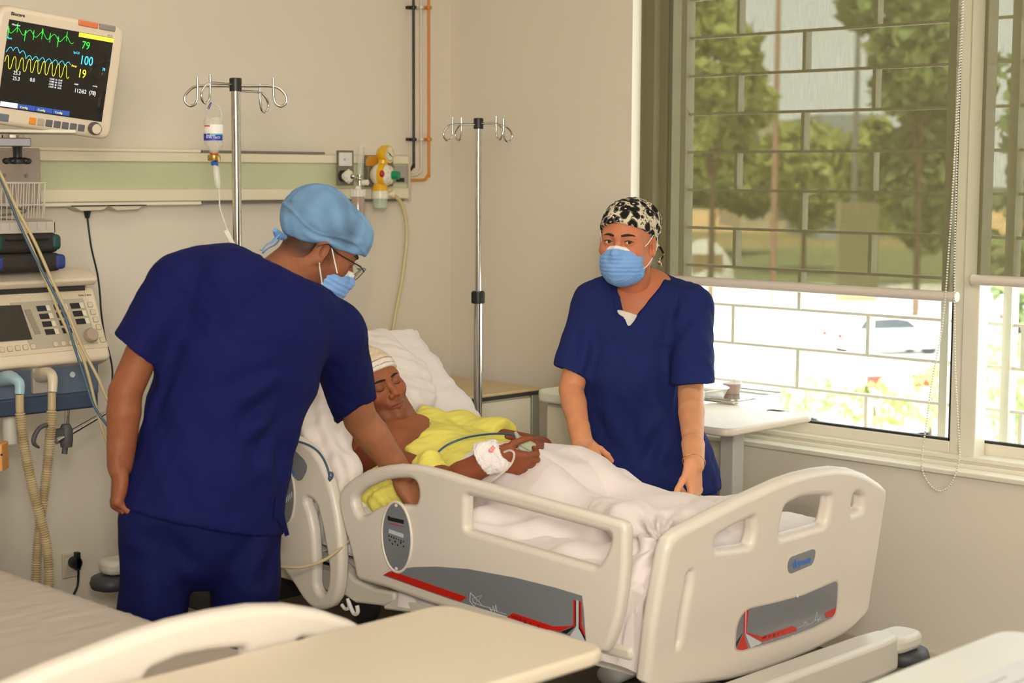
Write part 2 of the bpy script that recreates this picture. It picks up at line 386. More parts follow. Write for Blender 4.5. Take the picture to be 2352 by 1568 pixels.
struct(M().bb((WX-.012, -2.4, 0), (WX, BY, .07)).obj('baseboard_right', mat('skirting', (205, 194, 172), rough=.4), bevel=.004))
struct(M().bb((-2, BY-.012, 0), (WX-.012, BY, .07)).obj('baseboard_back', mat('skirting', (205, 194, 172), rough=.4), bevel=.004))
# stepped sill
t = M(); t.bb((WX-.02, WY0, .655), (WX+.05, WY1, .672)); t.bb((WX+.05, WY0, .655), (WX+.075, WY1, .684)); t.bb((WX+.075, WY0, .655), (WX+.13, WY1, .695)); t.bb((XO-.02, WY0, .6), (XO+.1, WY1, .66))
struct(t.obj('trim_1', m_alu, bevel=.004))
# sliding sashes in the recess
gl = pane('window_glass')
def sash(n, y0, y1, x, gz0=.74, st=.06):
    e = thing('window_%d' % n, None, None, (x, (y0+y1)/2, .69)); tag(e, kind='structure')
    f = M(); z0, z1 = .69, WZ1
    f.bb((x-.018, y0, z0), (x+.018, y0+st, z1)); f.bb((x-.018, y1-st, z0), (x+.018, y1, z1))
    f.bb((x-.017, y0+st, z0), (x+.017, y1-st, gz0)); f.bb((x-.017, y0+st, z1-.06), (x+.017, y1-st, z1))
    f.obj('window_frame', m_alu, e, bevel=.004)
    g = M(); s_ = .008
    for a, b in (((y0+st, gz0), (y1-st, gz0+s_)), ((y0+st, gz0), (y0+st+s_, z1)), ((y1-st-s_, gz0), (y1-st, z1))): g.bb((x-.012, a[0], a[1]), (x+.005, b[0], b[1]))
    g.obj('gasket', mat('gasket', (40, 42, 36), rough=.6), e)
    M().bb((x-.002, y0+st, gz0), (x+.002, y1-st, z1-.06)).obj('glass', gl, e)
sash(1, 2.645, 3.96, 4.82); sash(2, 1.35, 2.70, 4.865)
st = M(); st.bb((4.775, 2.60, .69), (4.842, 2.655, WZ1)); st.bb((4.80, 2.655, .70), (4.807, 2.668, .78)); 
struct(st.obj('trim_2', m_alu, bevel=.004))
st = M()
for y in (WY1-.045, WY0): st.bb((4.76, y, .69), (4.92, y+.05, WZ1))
st.bb((4.76, WY0, .69), (4.92, WY1, .705)); struct(st.obj('trim_3', m_alu, bevel=.003))
# security grille in a brick pattern, fixed in the opening's outer edge
g = thing('window_grille', 'white security grille in a brick pattern outside the sliding windows', 'grille', (4.99, 2.6, .66))
zs = [1.2555+.1415*i for i in range(-4, 10)]
for z in zs: M().box((4.99, 2.3, z), (.010, 1.66, .005)).obj('horizontal_bar', m_alu, g)
for i, z in enumerate(zs[:-1]):
    off = .291 if i % 2 == 1 else 0
    y = 3.708-off
    while y > .75:
        M().box((4.99, y, z+.0707), (.018, .007, .0675)).obj('vertical_bar', m_alu, g); y -= .58
for y in (3.95, 2.825, 2.60, 1.35): M().bb((4.96, y-.015, .66), (5.01, y+.015, WZ1)).obj('post', m_alu, g)
# roller blinds
m_blind = sheer('blind_fabric', (112, 106, 78), .37, tint=(1, .99, .88))
m_bar = mat('blind_bar', (212, 202, 190), rough=.4)
def blind(y0, y1, zb, label):
    e = thing('roller_blind', label, 'blind', (4.66, (y0+y1)/2, 2.66), group='sheer roller blinds')
    M().bb((4.6590, y0+.01, zb+.03), (4.6605, y1-.01, 2.66)).obj('fabric', m_blind, e)
    M().tube([(4.66, y0-.004, zb+.016), (4.66, y1+.004, zb+.016)], .0165, n=12).obj('bottom_bar', m_bar, e, smooth=.6)
    M().cone((4.66, y0, 2.67), (4.66, y1, 2.67), .03).obj('roller', m_bar, e, smooth=.6)
    return e
b1 = blind(2.617, 3.915, 1.205, 'wide olive roller blind lowered behind the nurse in the patterned cap')
blind(1.05, 2.558, 1.262, 'narrower olive roller blind at the right edge, cut by the photo border')
pts = [hit(px, py, 0, 4.63) for px, py in ((2211, -60), (2208, 60), (2198, 240), (2190, 400), (2180, 560), (2165, 740), (2140, 880), (2128, 970), (2118, 1050), (2120, 1085), (2140, 1118), (2162, 1127), (2185, 1110), (2202, 1060), (2202, 1000), (2194, 850), (2192, 680), (2193, 560), (2200, 300), (2210, 60), (2213, -60))]
pts = catmull(pts, 30); d = np.cumsum([0]+[np.linalg.norm(pts[i+1]-pts[i]) for i in range(len(pts)-1)])
k = M(); q = np.arange(0, d[-1], .0085)
BP = np.stack([np.interp(q, d, [p[i] for p in pts]) for i in range(3)], 1)
for p in BP: k.ball(p, .0034, n=6)
k.obj('bead_chain', mat('beads', (225, 220, 205), rough=.4), b1, smooth=1)
# ---------------------------------------------------------------- outside
GZ = -5.1
def gnd(px, py):
    v = ray(px, py); return CO+v*(GZ-CAMH)/v[2]
m_conc = mat('car_park', (222, 218, 208), rough=.9, var=.06, vscale=.3)
def strip(name, x0, x1, m, z=0, lab=None):
    """band of ground between two distances along the view"""
    a = [HV*x0-RV0*300, HV*x0+RV0*300, HV*x1+RV0*300, HV*x1-RV0*300]
    k = M().prism([V(p[0], p[1], GZ+z) for p in a], (0, 0, -.3))
    return struct(k.obj(name, m))
strip('ground_1', 8, 102, m_conc); strip('ground_2', 102, 150, mat('verge', (120, 128, 84), rough=1, var=.3, vscale=.4), .02)
strip('ground_3', 150, 192, mat('scrub_strip', (150, 136, 88), rough=1, var=.3, vscale=.3), .03)
strip('ground_4', 192, 310, mat('dry_field', (222, 182, 130), rough=1, var=.12, vscale=.1), .04)
strip('ground_5', 310, 900, mat('far_scrub', (96, 104, 72), rough=1, var=.2, vscale=.05), .05)
def leafmat(n, c): return mat(n, c, rough=.7, var=.35, vscale=1.2, spec=.2)
m_bark = mat('bark', (92, 76, 58), rough=.9, bump=.4)
def crown(k, c, r, n, s, rng):
    for _ in range(n):
        u = rng.normal(size=3); u /= np.linalg.norm(u); p = np.array(c)+u*np.array(r)*rng.uniform(.45, 1)**.5
        a = nrm(rng.normal(size=3)); b = nrm(np.cross(a, rng.normal(size=3))); q = s*rng.uniform(.6, 1.3)
        k.add([p-a*q, p-b*q*.5, p+a*q, p+b*q*.5], [(0, 1, 2, 3)])
def tree(name, label, base, blobs, leaf, s, n, seed, group=None, cat='tree', trunk=.18):
    rng = np.random.RandomState(seed); e = thing(name, label, cat, base, group)
    k = M(); z0 = np.array(base); top = blobs[0][0]
    k.tube([z0, z0*.6+V(top[0], top[1], top[2])*.4+V(.1, .05, 0), top], [trunk, trunk*.75, trunk*.3], n=8)
    for c, r in blobs[1:]: k.tube([z0*.5+np.array(top)*.5, np.array(c)*.5+np.array(top)*.4+z0*.1, c], [trunk*.4, trunk*.2, trunk*.1], n=6)
    k.obj('trunk', m_bark, e, smooth=1)
    k = M()
    for c, r in blobs: crown(k, c, r, min(900, int(n*np.prod(r)**.66)), s, rng)
    k.obj('foliage', leaf, e, fix=False)
    return e
def T(name, label, Z, blobs, leaf, s, n, seed, **kw):
    """blobs (px, py, half width px, half height px) at distance Z, foot on the ground below the first"""
    if Z > 30: Z *= 1.62; s *= 1.62; n = int(n*.62)
    B = []
    for i, (px, py, rx, ry) in enumerate(blobs):
        c = at(px, py, Z+(i % 3-1)*Z*.03); r = rx*Z/FPX; B.append((c, (r, r, ry*Z/FPX)))
    b = B[0][0].copy(); b[2] = GZ; return tree(name, label, b, B, leaf, s, n, seed, **kw)
lf1, lf2, lf3 = leafmat('leaf_olive', (158, 166, 100)), leafmat('leaf_dark', (128, 144, 92)), leafmat('leaf_bright', (166, 200, 124))
G_ = 'trees across the car park'
T('leafy_tree', 'tall olive green tree at the left side of the blind', 48, [(1640, 150, 110, 110), (1600, 40, 90, 80), (1700, 240, 80, 70), (1590, 260, 60, 90), (1640, 350, 90, 60)], lf1, .35, 260, 1, group=G_)
T('leafy_tree', 'tall loose tree reaching the top of the blind near its bead chain', 50, [(2120, 120, 120, 90), (2060, 20, 130, 60), (2150, 260, 90, 90), (2060, 210, 60, 50), (2100, 380, 110, 90), (2130, 500, 80, 80)], lf2, .3, 300, 2, group=G_)
T('leafy_tree', 'round low tree in the middle of the blind, over the dry field', 70, [(1850, 370, 100, 80), (1780, 410, 80, 60), (1860, 460, 60, 60)], lf1, .5, 260, 3, group=G_)
T('leafy_tree', 'low spreading tree behind the nurse\'s patterned cap, through the blind', 86, [(1640, 420, 90, 50), (1720, 440, 70, 50), (1590, 400, 60, 50)], lf2, .5, 260, 4, group=G_)
T('leafy_tree', 'yellowish small tree between the two lamp posts and the tall right tree', 60, [(2010, 330, 50, 50), (1990, 420, 60, 70), (2040, 480, 50, 60)], lf1, .4, 260, 5, group=G_)
T('leafy_tree', 'dark tree seen through the narrow right window', 20, [(2330, 560, 70, 150), (2380, 300, 90, 160), (2320, 200, 60, 90), (2400, 640, 90, 110)], lf2, .14, 420, 6, group=G_)
G2 = 'hedge bushes below the windows'
for i, (px, py, rx, ry, Z, lb, lm) in enumerate([(2330, 840, 75, 110, 15, 'bright green bush below the dark tree in the right window', lf3), (2300, 950, 60, 60, 14, 'low bush at the foot of the right window', lf3), (1850, 900, 70, 50, 17, 'left end bush of the hedge under the white and red vehicle', lf3), (2010, 930, 90, 50, 17, 'middle hedge bush below the white and red vehicle', lf1), (2140, 900, 60, 80, 16, 'hedge bush beside the bead chain and the mullion', lf3)]):
    T('garden_bush', lb, Z, [(px, py, rx, ry), (px+rx*.5, py+15, rx*.6, ry*.7)], lm, .07, 1500, 20+i, group=G2, cat='bush', trunk=.04)
G3 = 'posts beyond the car park'
for px, py, Z, r, c, lb in ((1775, 640, 85, .17, (170, 130, 110), 'reddish lamp post left of the grey one, through the blind'), (1957, 640, 92, .19, (120, 120, 112), 'grey lamp post right of the reddish one, through the blind')):
    p = at(px, 640, Z); p[2] = GZ
    tag(M().tube([p, p+V(0, 0, 19), p+V(0, 0, 19.5)+RV0*.8, p+V(0, 0, 19.6)+RV0*2], [r, r*.7, r*.5, r*.5], n=10).obj('street_lamp', mat('post'+str(px), c, rough=.6), smooth=1), lb, 'street lamp', G3)
# buildings
def building(lab, px0, px1, py0, py1, Z, c, dep=8):
    a = at(px0, py1, Z); b = at(px1, py1, Z); t_ = at(px0, py0, Z)[2]; zz = min(a[2], GZ)
    e = thing('far_building', lab, 'building', (a[0], a[1], zz)); w_ = b-a; w_[2] = 0; dd = HV*dep
    k = M().prism([V(a[0], a[1], zz), V(b[0], b[1], zz), V(b[0]+dd[0], b[1]+dd[1], zz), V(a[0]+dd[0], a[1]+dd[1], zz)], (0, 0, t_-zz)); k.obj('wall', mat('bld'+str(px0), c, rough=.8), e)
    n = max(2, int(np.linalg.norm(w_)/3)); k = M()
    for fl in range(int((t_-zz)/3)):
        for i in range(n):
            q = a+w_*((i+.5)/n); M().box((q[0]-HV[0]*.02, q[1]-HV[1]*.02, zz+1.8+fl*3), (.6, .05, .6), ax=(RV0, HV, ZV)).obj('window', mat('bldwin', (96, 104, 110), rough=.3), e)
building('pale blue grey block far behind the trees', 1880, 2030, 262, 440, 170, (150, 160, 165), 20)
building('long low beige block on the far horizon', 1700, 1880, 275, 440, 200, (180, 174, 156), 20)
# white domed tent
c = at(1618, 600, 98); c[2] = GZ; R_ = 70*98/FPX
e = thing('dome_tent', 'small white domed shelter with a brown hatch behind the nurse', 'tent', c)
M().lathe(c, [(R_*math.cos(a), 1.6*R_*math.sin(a)) for a in np.linspace(0, 1.5, 9)], n=28).obj('shell', mat('tent', (215, 214, 205), rough=.8), e, smooth=1)
M().box(c-HV*R_*.8+V(0, 0, R_*.85), (.9, .2, .5), ax=(RV0, HV, ZV)).obj('hatch', mat('hatch', (150, 125, 90)), e)
# concrete pillar of a canopy seen under the blind
c = gnd(1965, 690)
tag(M().box(c+V(0, 0, 2.6), (1.05, .5, 2.6), ax=(RV0, HV, ZV)).obj('gate_pillar', mat('pillar', (176, 166, 128), rough=.9)), 'square beige gate pillar beyond the white car', 'pillar')
# cars
def car(lab, c, yaw, body, L_=4.3, van=False, glass=(52, 58, 62)):
    c = np.array(c); fx = V(math.cos(yaw), math.sin(yaw), 0); fy = V(-math.sin(yaw), math.cos(yaw), 0)
    e = thing('parked_car', lab, 'car', c); P = lambda x, y, z: c+fx*x+fy*y+V(0, 0, z); h = L_/2
    prof = [(-h, .35), (-h, .8), (-h+.15, .98), (-h+.35, 1.0), (-h+.75, 1.45), (-.1, 1.5), (.45, 1.42), (1.05, .98), (h-.2, .82), (h, .6), (h, .35), (h-.5, .25), (-h+.4, .25)]
    if van: prof = [(-h, .35), (-h, 1.2), (-h+.08, 1.95), (-h+.3, 2.05), (.7, 2.05), (1.0, 1.9), (1.5, 1.2), (h-.1, 1.0), (h, .7), (h, .35)]
    k = M().prism([P(x, -.85, z) for x, z in prof], fy*1.7); k.obj('body', body, e, bevel=.12, seg=3)
    gz = [(-h+.6, 1.02), (-h+.85, 1.38), (-.1, 1.42), (.4, 1.34), (.85, 1.02)] if not van else [(.3, 1.25), (.3, 1.85), (.95, 1.8), (1.35, 1.25)]
    k = M()
    k.prism([P(x, -.875, z) for x, z in gz], fy*1.75); k.obj('windows', mat('car_glass', glass, rough=.4), e)
    for x in (-h+.8, h-.85):
        for y in (-.8, .62):
            k = M().lathe(P(x, y, .32), [(.2, 0), (.32, .0), (.32, .18), (.2, .18)], ax=fy, n=24); k.obj('wheel', mat('tyre', (38, 38, 38), rough=.8), e, smooth=.6)
    for y in (-.6, .6): M().box(P(-h-.02, y, .78), (.03, .16, .1), ax=(fx, fy, ZV)).obj('tail_light', mat('tail_red', (190, 40, 30)), e)
    return e
m_cw = mat('car_white', (238, 238, 236), rough=.25, coat=.5)
yw = math.atan2(RV0[1], RV0[0])
car('white hatchback car parked across the lot, seen under the blind', gnd(2035, 812), yw+.30, m_cw, 4.5)
car('dark parked car partly behind the mullion', gnd(2420, 770), yw+.2, mat('car_grey', (150, 152, 150), rough=.3), 4.2)
# white vehicle with a red tail board, close to the hedge
c = gnd(1990, 985); e = thing('service_vehicle', 'white roofed vehicle with a red rear panel above the hedge', 'vehicle', c)
fx = nrm(RV0*.96+HV*.25); fy = np.cross(ZV, fx); hz = (at(1990, 845, c@HV)[2]-GZ)
M().box(c+V(0, 0, hz*.5+.2), (1.15, 2.0, hz*.5), ax=(fx, fy, ZV)).obj('body', m_cw, e, bevel=.12, seg=3)
M().box(c-fy*2.0+V(0, 0, hz-.1)-fx*.1, (.95, .05, .17), ax=(fx, fy, ZV)).obj('rear_panel', mat('veh_red', (200, 50, 36), rough=.4), e, bevel=.03)
M().box(c-fy*2.06+V(0, 0, hz-.1)-fx*.25, (.4, .02, .1), ax=(fx, fy, ZV)).obj('plate', m_white, e)
for s_ in (-1, 1):
    for y in (-1.3, 1.3): M().lathe(c+fx*(s_*1.0-.1)+fy*y+V(0, 0, .33), [(.2, 0), (.33, 0), (.33, .2), (.2, .2)], ax=fx, n=20).obj('wheel', mat('tyre', (38, 38, 38)), e, smooth=.6)
# low white parapet just outside
struct(M().bb((5.6, -1, GZ), (5.95, 4.2, .42)).obj('wall_parapet', m_white, bevel=.02))
# ---------------------------------------------------------------- head wall: trunking, pipes, gas outlets
def wp(px, py, y=4.86): return hit(px, py, 1, y)
m_cream = mat('cream_profile', (226, 216, 190), rough=.3); m_green = mat('green_profile', (192, 196, 158), rough=.35)
m_dark = mat('black_plastic', (26, 26, 26), rough=.45); m_steel = mat('polished_steel', (205, 202, 196), rough=.14, metal=1.)
m_plas = mat('bed_plastic', (220, 211, 200), rough=.38, bump=.02, bscale=300)
m_clear = sheer('clear_plastic', (235, 235, 228), .72, rough=.15); m_grey = mat('mid_grey', (128, 130, 132), rough=.4)
e = thing('bed_head_trunking', 'long cream and green service panel on the wall behind the bed heads', 'service panel', (3.2, 4.9, 1.494))
x0, x1 = -.4, 4.392
M().bb((x0, 4.855, 1.631), (x1, BY-.001, 1.664)).obj('top_band', m_cream, e, bevel=.004)
M().bb((x0, 4.865, 1.539), (x1, BY-.001, 1.631)).obj('panel', m_green, e)
M().bb((x0, 4.855, 1.497), (x1, BY-.001, 1.539)).obj('bottom_band', m_cream, e, bevel=.004)
k = M(); k.bb((x0, 4.86, 1.664), (3.42, BY-.001, 1.676)); k.obj('light_cover', mat('cover_cream', (238, 230, 208), rough=.3), e, bevel=.005)
M().bb((3.43, 4.868, 1.665), (3.98, BY-.001, 1.674)).obj('top_slot', mat('slot_grey', (120, 112, 98)), e)
k = M(); k.bb((x0, 4.862, 1.483), (3.42, BY-.001, 1.497)); k.obj('lower_lip', mat('cover_cream', (238, 230, 208)), e, bevel=.004)
M().bb((3.43, 4.875, 1.487), (4.38, BY-.001, 1.496)).obj('lower_slot', mat('slot_grey', (120, 112, 98)), e)
M().bb((x1-.004, 4.851, 1.49), (x1+.005, BY-.001, 1.668)).obj('end_cap', mat('cap_cream', (196, 186, 164)), e, bevel=.002)
a, b = wp(905, 380, 4.862), wp(926, 420, 4.862)
M().bb((a[0], 4.86, b[2]), (4.385, 4.866, a[2])).obj('label_panel', mat('label_grey', (160, 158, 148), rough=.3), e)
M().bb((a[0]+.01, 4.857, b[2]+.004), (a[0]+.05, 4.86, b[2]+.02)).obj('label', m_dark, e)
# sockets under the trunking with black plugs
for i, (pa, pb, lb) in enumerate([((155, 470), (243, 478), 'flat black plug under the trunking with the cord hanging from it'), ((238, 468), (322, 473), 'second flat black plug under the trunking, without a cord')]):
    a, b = wp(*pa, 4.885), wp(*pb, 4.885)
    t = thing('power_plug', lb, 'plug', (a+b)/2, 'plugs under the service panel')
    M().prism([V(a[0], 4.85, 1.484), V(b[0]-.01, 4.85, 1.484), V(b[0]-.03, 4.85, 1.470), V(a[0]+.03, 4.85, 1.468)], (0, .06, 0)).obj('socket', mat('socket_cream', (214, 204, 180)), t, bevel=.003)
    M().bb((a[0], 4.845, 1.4835), (b[0], 4.91, 1.4865)).obj('flap', m_dark, t)
    if i == 0:
        c = wp(200, 480, 4.87)
        M().cone(c+V(0, 0, .005), c+V(0, 0, -.03), .016, .007, n=12).obj('strain_relief', m_dark, t, smooth=1)
        M().tube([wp(*q, 4.88) for q in ((200, 490), (203, 520), (210, 570), (224, 630), (230, 680), (232, 712), (240, 770), (252, 815), (258, 850), (257, 900))], .0032, smooth=5, n=8).obj('cord', m_dark, t, smooth=1)
# pipes
def pipe(lab, px, col, yb, zbend, r, nm):
    x = wp(px, 200, 4.9)[0]; t = thing('gas_pipe', lab, 'pipe', (x, 4.9, zbend), 'gas pipes running down to the service panel')
    mm = mat(nm, col, rough=.4)
    M().tube([(x, 4.9, 2.9), (x, 4.9, 2.2), (x, 4.9, zbend+.06), (x, 4.9, zbend+.03), (x-.012, 4.9, zbend+.01), (x-.035, 4.9, zbend), (4.393, 4.9, zbend)], r, smooth=4, n=12).obj('tube', mm, t, smooth=1)
    for py in (17, 320):
        z = wp(px, py, 4.9)[2]; M().lathe((x, 4.9, z-.006), [(r+.006, 0), (r+.007, .006), (r+.006, .012)]).box((x, 4.918, z), (r+.011, .011, .006)).obj('clip', mm, t, bevel=.001)
pipe('black gas pipe on the head wall, left of the white and orange ones', 950, (28, 26, 24), 0, wp(940, 393, 4.9)[2], .0055, 'pipe_black')
pipe('white gas pipe between the black and the orange one', 967, (214, 203, 182), 0, wp(940, 402, 4.9)[2], .0045, 'pipe_white')
pipe('orange gas pipe nearest the room corner', 985, (206, 128, 32), 0, wp(940, 413, 4.9)[2], .0055, 'pipe_orange')
# oxygen outlet with flowmeter and humidifier bottle
o = wp(793, 385, 4.85); e = thing('oxygen_flowmeter', 'oxygen outlet with clear flow tube, white knob and humidifier bottle on the service panel', 'flowmeter', o)
a, b = wp(774, 345, 4.85), wp(809, 425, 4.85)
M().bb((a[0], 4.84, b[2]), (b[0], 4.855, a[2])).obj('outlet_plate', mat('plate_bronze', (116, 108, 94), rough=.3), e, bevel=.002)
a, b = wp(779, 350, 4.838), wp(807, 381, 4.838)
M().bb((a[0], 4.834, b[2]), (b[0], 4.84, a[2])).obj('label_card', mat('card', (222, 220, 214), rough=.4), e)
text('label_text', 'O', .012, (a[0]+.018, 4.8335, b[2]+.02), (1, 0, 0), (0, 0, 1), m_dark, e)
c = wp(786, 404, 4.838); M().lathe(c, [(.021, 0), (.021, .02), (.016, .026), (.012, .026)], ax=(0, -1, 0)).obj('socket', m_dark, e, smooth=.6)
c = wp(799, 405, 4.80); k = M(); AX = nrm((.35, -1, 0))
k.lathe(c, [(.012, -.02), (.022, -.006), (.024, .0), (.022, .012), (.014, .016)], ax=AX, n=24)
s_, t_, _ = frame(AX)
for q in range(8): k.ball(c+.021*(math.cos(q*.785)*s_+math.sin(q*.785)*t_)+AX*.003, .0065, n=8)
k.obj('knob', mat('knob_white', (226, 222, 210), rough=.35), e, smooth=.8)
M().lathe(c+AX*.016, [(.01, 0), (.009, .012), (.004, .016)], ax=AX).obj('knob_cap', m_steel, e, smooth=1)
d = wp(826, 410, 4.79)
M().tube([c+AX*.02, d], .005).cone(d+V(0, 0, .015), d-V(0, 0, .05), .008, .007).ball(d, .011).obj('valve_body', m_steel, e, smooth=.8)
t1, t0 = wp(831, 334, 4.79), wp(827, 402, 4.79)
M().lathe(t0, [(.012, 0), (.0115, np.linalg.norm(t1-t0)-.004), (.009, np.linalg.norm(t1-t0))], ax=t1-t0).obj('flow_tube', m_clear, e, smooth=.8)
k = M()
for q in np.linspace(.1, .9, 12): k.box(t0+(t1-t0)*q+V(0, -.0122, 0), (.004, .0003, .0006))
k.obj('scale_marks', m_dark, e)
q = wp(838, 419, 4.78); M().lathe(q-AX*.01, [(.011, 0), (.011, .022), (.009, .024)], ax=AX, n=18).obj('flow_knob', mat('knob_white', (226, 222, 210)), e, smooth=.6)
q = wp(822, 443, 4.79)
k = M().lathe(q+V(0, 0, -.014), [(.026, 0), (.026, .026), (.012, .028), (.008, .04)], n=24)
for i in range(18): k.box(q+V(.026*math.cos(i*.349), .026*math.sin(i*.349), 0), (.0015, .0015, .013))
k.obj('bottle_cap', mat('cap_white', (228, 224, 212), rough=.4), e, smooth=.7)
M().lathe(q+V(0, 0, -.12), [(.02, 0), (.025, .004), (.026, .09), (.022, .106)], n=24).obj('bottle', mat('bottle_water', (168, 148, 136), rough=.12, coat=.5), e, smooth=.8)
# vacuum regulator
m_yel = mat('regulator_yellow', (226, 172, 20), rough=.35, coat=.3)
e = thing('suction_regulator', 'yellow and white suction regulator with round gauge, green knob and small jar', 'regulator', wp(880, 400, 4.85))
a, b = wp(838, 356, 4.85), wp(878, 428, 4.85)
M().bb((a[0], 4.83, b[2]), (b[0]+.04, 4.856, a[2])).obj('outlet_plate', mat('plate_bronze', (116, 108, 94)), e, bevel=.002)
a, b = wp(840, 358, 4.828), wp(870, 381, 4.828); M().prism([V(a[0]+.012, 4.826, a[2]), V(b[0], 4.826, a[2]), V(b[0], 4.826, b[2]), V(a[0], 4.826, b[2]), V(a[0], 4.826, a[2]-.018)], (0, .004, 0)).obj('label_card', mat('card_orange', (198, 140, 40)), e)
GA = nrm((.30, -1, .0)); c = wp(888, 355, 4.80); s_, t_, _ = frame(GA)
M().lathe(c, [(.026, -.03), (.036, -.012), (.036, .006), (.033, .014), (.029, .014)], ax=GA, n=36).obj('gauge_rim', m_yel, e, smooth=.6)
M().lathe(c+GA*.0142, [(.0295, 0), (.0295, .001)], ax=GA, n=36).obj('gauge_dial', mat('dial', (226, 222, 196), rough=.3), e)
k = M(); f_ = c+GA*.0158
for i in range(26):
    an = 2.3+i*.19; u = math.cos(an)*s_+math.sin(an)*t_; k.box(f_+u*.024, (.0025, .0004, .0003), ax=(u, np.cross(GA, u), GA))
k.box(f_, (.0035, .0035, .0005), ax=(s_, t_, GA)); u = nrm(s_*.9-t_*.5); k.box(f_+GA*.0006, (.018, .001, .0004), ax=(u, np.cross(GA, u), GA))
k.obj('gauge_marks', m_dark, e)
c = wp(878, 402, 4.79); B2 = nrm((.45, -1, 0))
M().lathe(c-B2*.045, [(.018, 0), (.026, .006), (.028, .03)], ax=B2, n=30).cone(c+V(0, 0, .03), c+V(.005, 0, .055), .018, .02).obj('coupling', m_yel, e, smooth=.7)
M().ball(c, .046, n=32).obj('body', mat('regulator_white', (226, 220, 204), rough=.35), e, smooth=1)
M().lathe(c, [(.0463, -.004), (.0470, .004), (.0463, .013), (.043, .022)], ax=B2, n=36, cap=False).obj('band', m_yel, e, smooth=1)
M().lathe(c+B2*.018, [(.039, 0), (.034, .018), (.025, .022), (.022, .023)], ax=B2, n=30).obj('dial_ring', mat('regulator_white', (226, 220, 204)), e, smooth=.6)
k = M(); s2, t2, _ = frame(B2)
for i in range(9): u = math.cos(i*.7)*s2+math.sin(i*.7)*t2; k.box(c+B2*.0375+u*.029, (.003, .0015, .001), ax=(u, np.cross(B2, u), B2))
k.obj('dial_marks', mat('mark_green', (120, 150, 90)), e)
M().lathe(c+B2*.04, [(.014, 0), (.0165, .004), (.0155, .028), (.012, .031)], ax=B2, n=16).obj('knob', mat('knob_green', (24, 138, 92), rough=.35), e, smooth=.5)
u = nrm(V(-1, -.45, .1)); M().ball(c+nrm(V(-.78, -.85, .12))*.0445, (.010, .010, .014), n=14).obj('red_button', mat('button_red', (176, 34, 30), rough=.3), e, smooth=1)
q = wp(873, 434, 4.79)
M().lathe(q, [(.033, -.006), (.026, .016), (.014, .03)], n=28).obj('collar', m_yel, e, smooth=.7)
M().lathe(q+V(0, 0, -.036), [(.032, 0), (.033, .016), (.03, .032)], n=28).obj('jar_lid', mat('regulator_white', (226, 220, 204)), e, smooth=.7)
M().lathe(q+V(0, 0, -.075), [(.022, 0), (.027, .004), (.029, .04)], n=28).obj('jar', sheer('jar_clear', (200, 214, 190), .35, rough=.2), e, smooth=.7)
q = wp(893, 446, 4.79); M().lathe(q, [(.006, -.02), (.006, 0), (.017, .018)], ax=(1, -.2, .1), n=20).obj('nozzle', mat('nozzle', (224, 210, 176)), e, smooth=1)
M().tube([wp(*p_, 4.80) for p_ in ((897, 446), (912, 454), (925, 475), (933, 510), (934, 550), (929, 600), (922, 650), (912, 700), (904, 745), (900, 790), (905, 850))], .0075, smooth=6, n=12).obj('suction_hose', sheer('hose_yellow', (214, 200, 150), .25, rough=.3), e, smooth=1)
# wall duct above the bed and the plain wall socket low down
o = wp(162, 1297, 4.925); e = thing('wall_socket', 'white wall socket low on the head wall with a black plug in it', 'socket', o)
M().bb((o[0]-.032, 4.918, o[2]-.042), (o[0]+.032, BY-.001, o[2]+.042)).obj('frame', mat('socket_white', (204, 192, 172), rough=.35), e, bevel=.003)
M().bb((o[0]-.024, 4.915, o[2]-.02), (o[0]+.024, 4.92, o[2]+.026)).obj('face', mat('socket_white', (204, 192, 172)), e, bevel=.002)
o = wp(168, 1290, 4.90)
p_ = thing('power_plug', 'round black plug in the low wall socket', 'plug', o)
M().lathe(o, [(.02, 0), (.022, -.02), (.018, -.03)], ax=(0, 1, 0), n=20).box(o+V(.004, -.02, .006), (.007, .01, .03)).obj('head', m_dark, p_, smooth=.6)
M().tube([o+V(.004, -.025, -.02), wp(180, 1318, 4.88), wp(178, 1345, 4.88), wp(168, 1370, 4.87), wp(165, 1400, 4.87)], .004, smooth=5).obj('cord', m_dark, p_, smooth=1)
# faint white wall duct right of the man's head
a = wp(772, 668, 4.90); struct(M().bb((a[0]-.012, 4.895, .1), (a[0]+.012, BY, a[2]+.02)).obj('trim_4', mat('duct', (222, 213, 197)), bevel=.003))
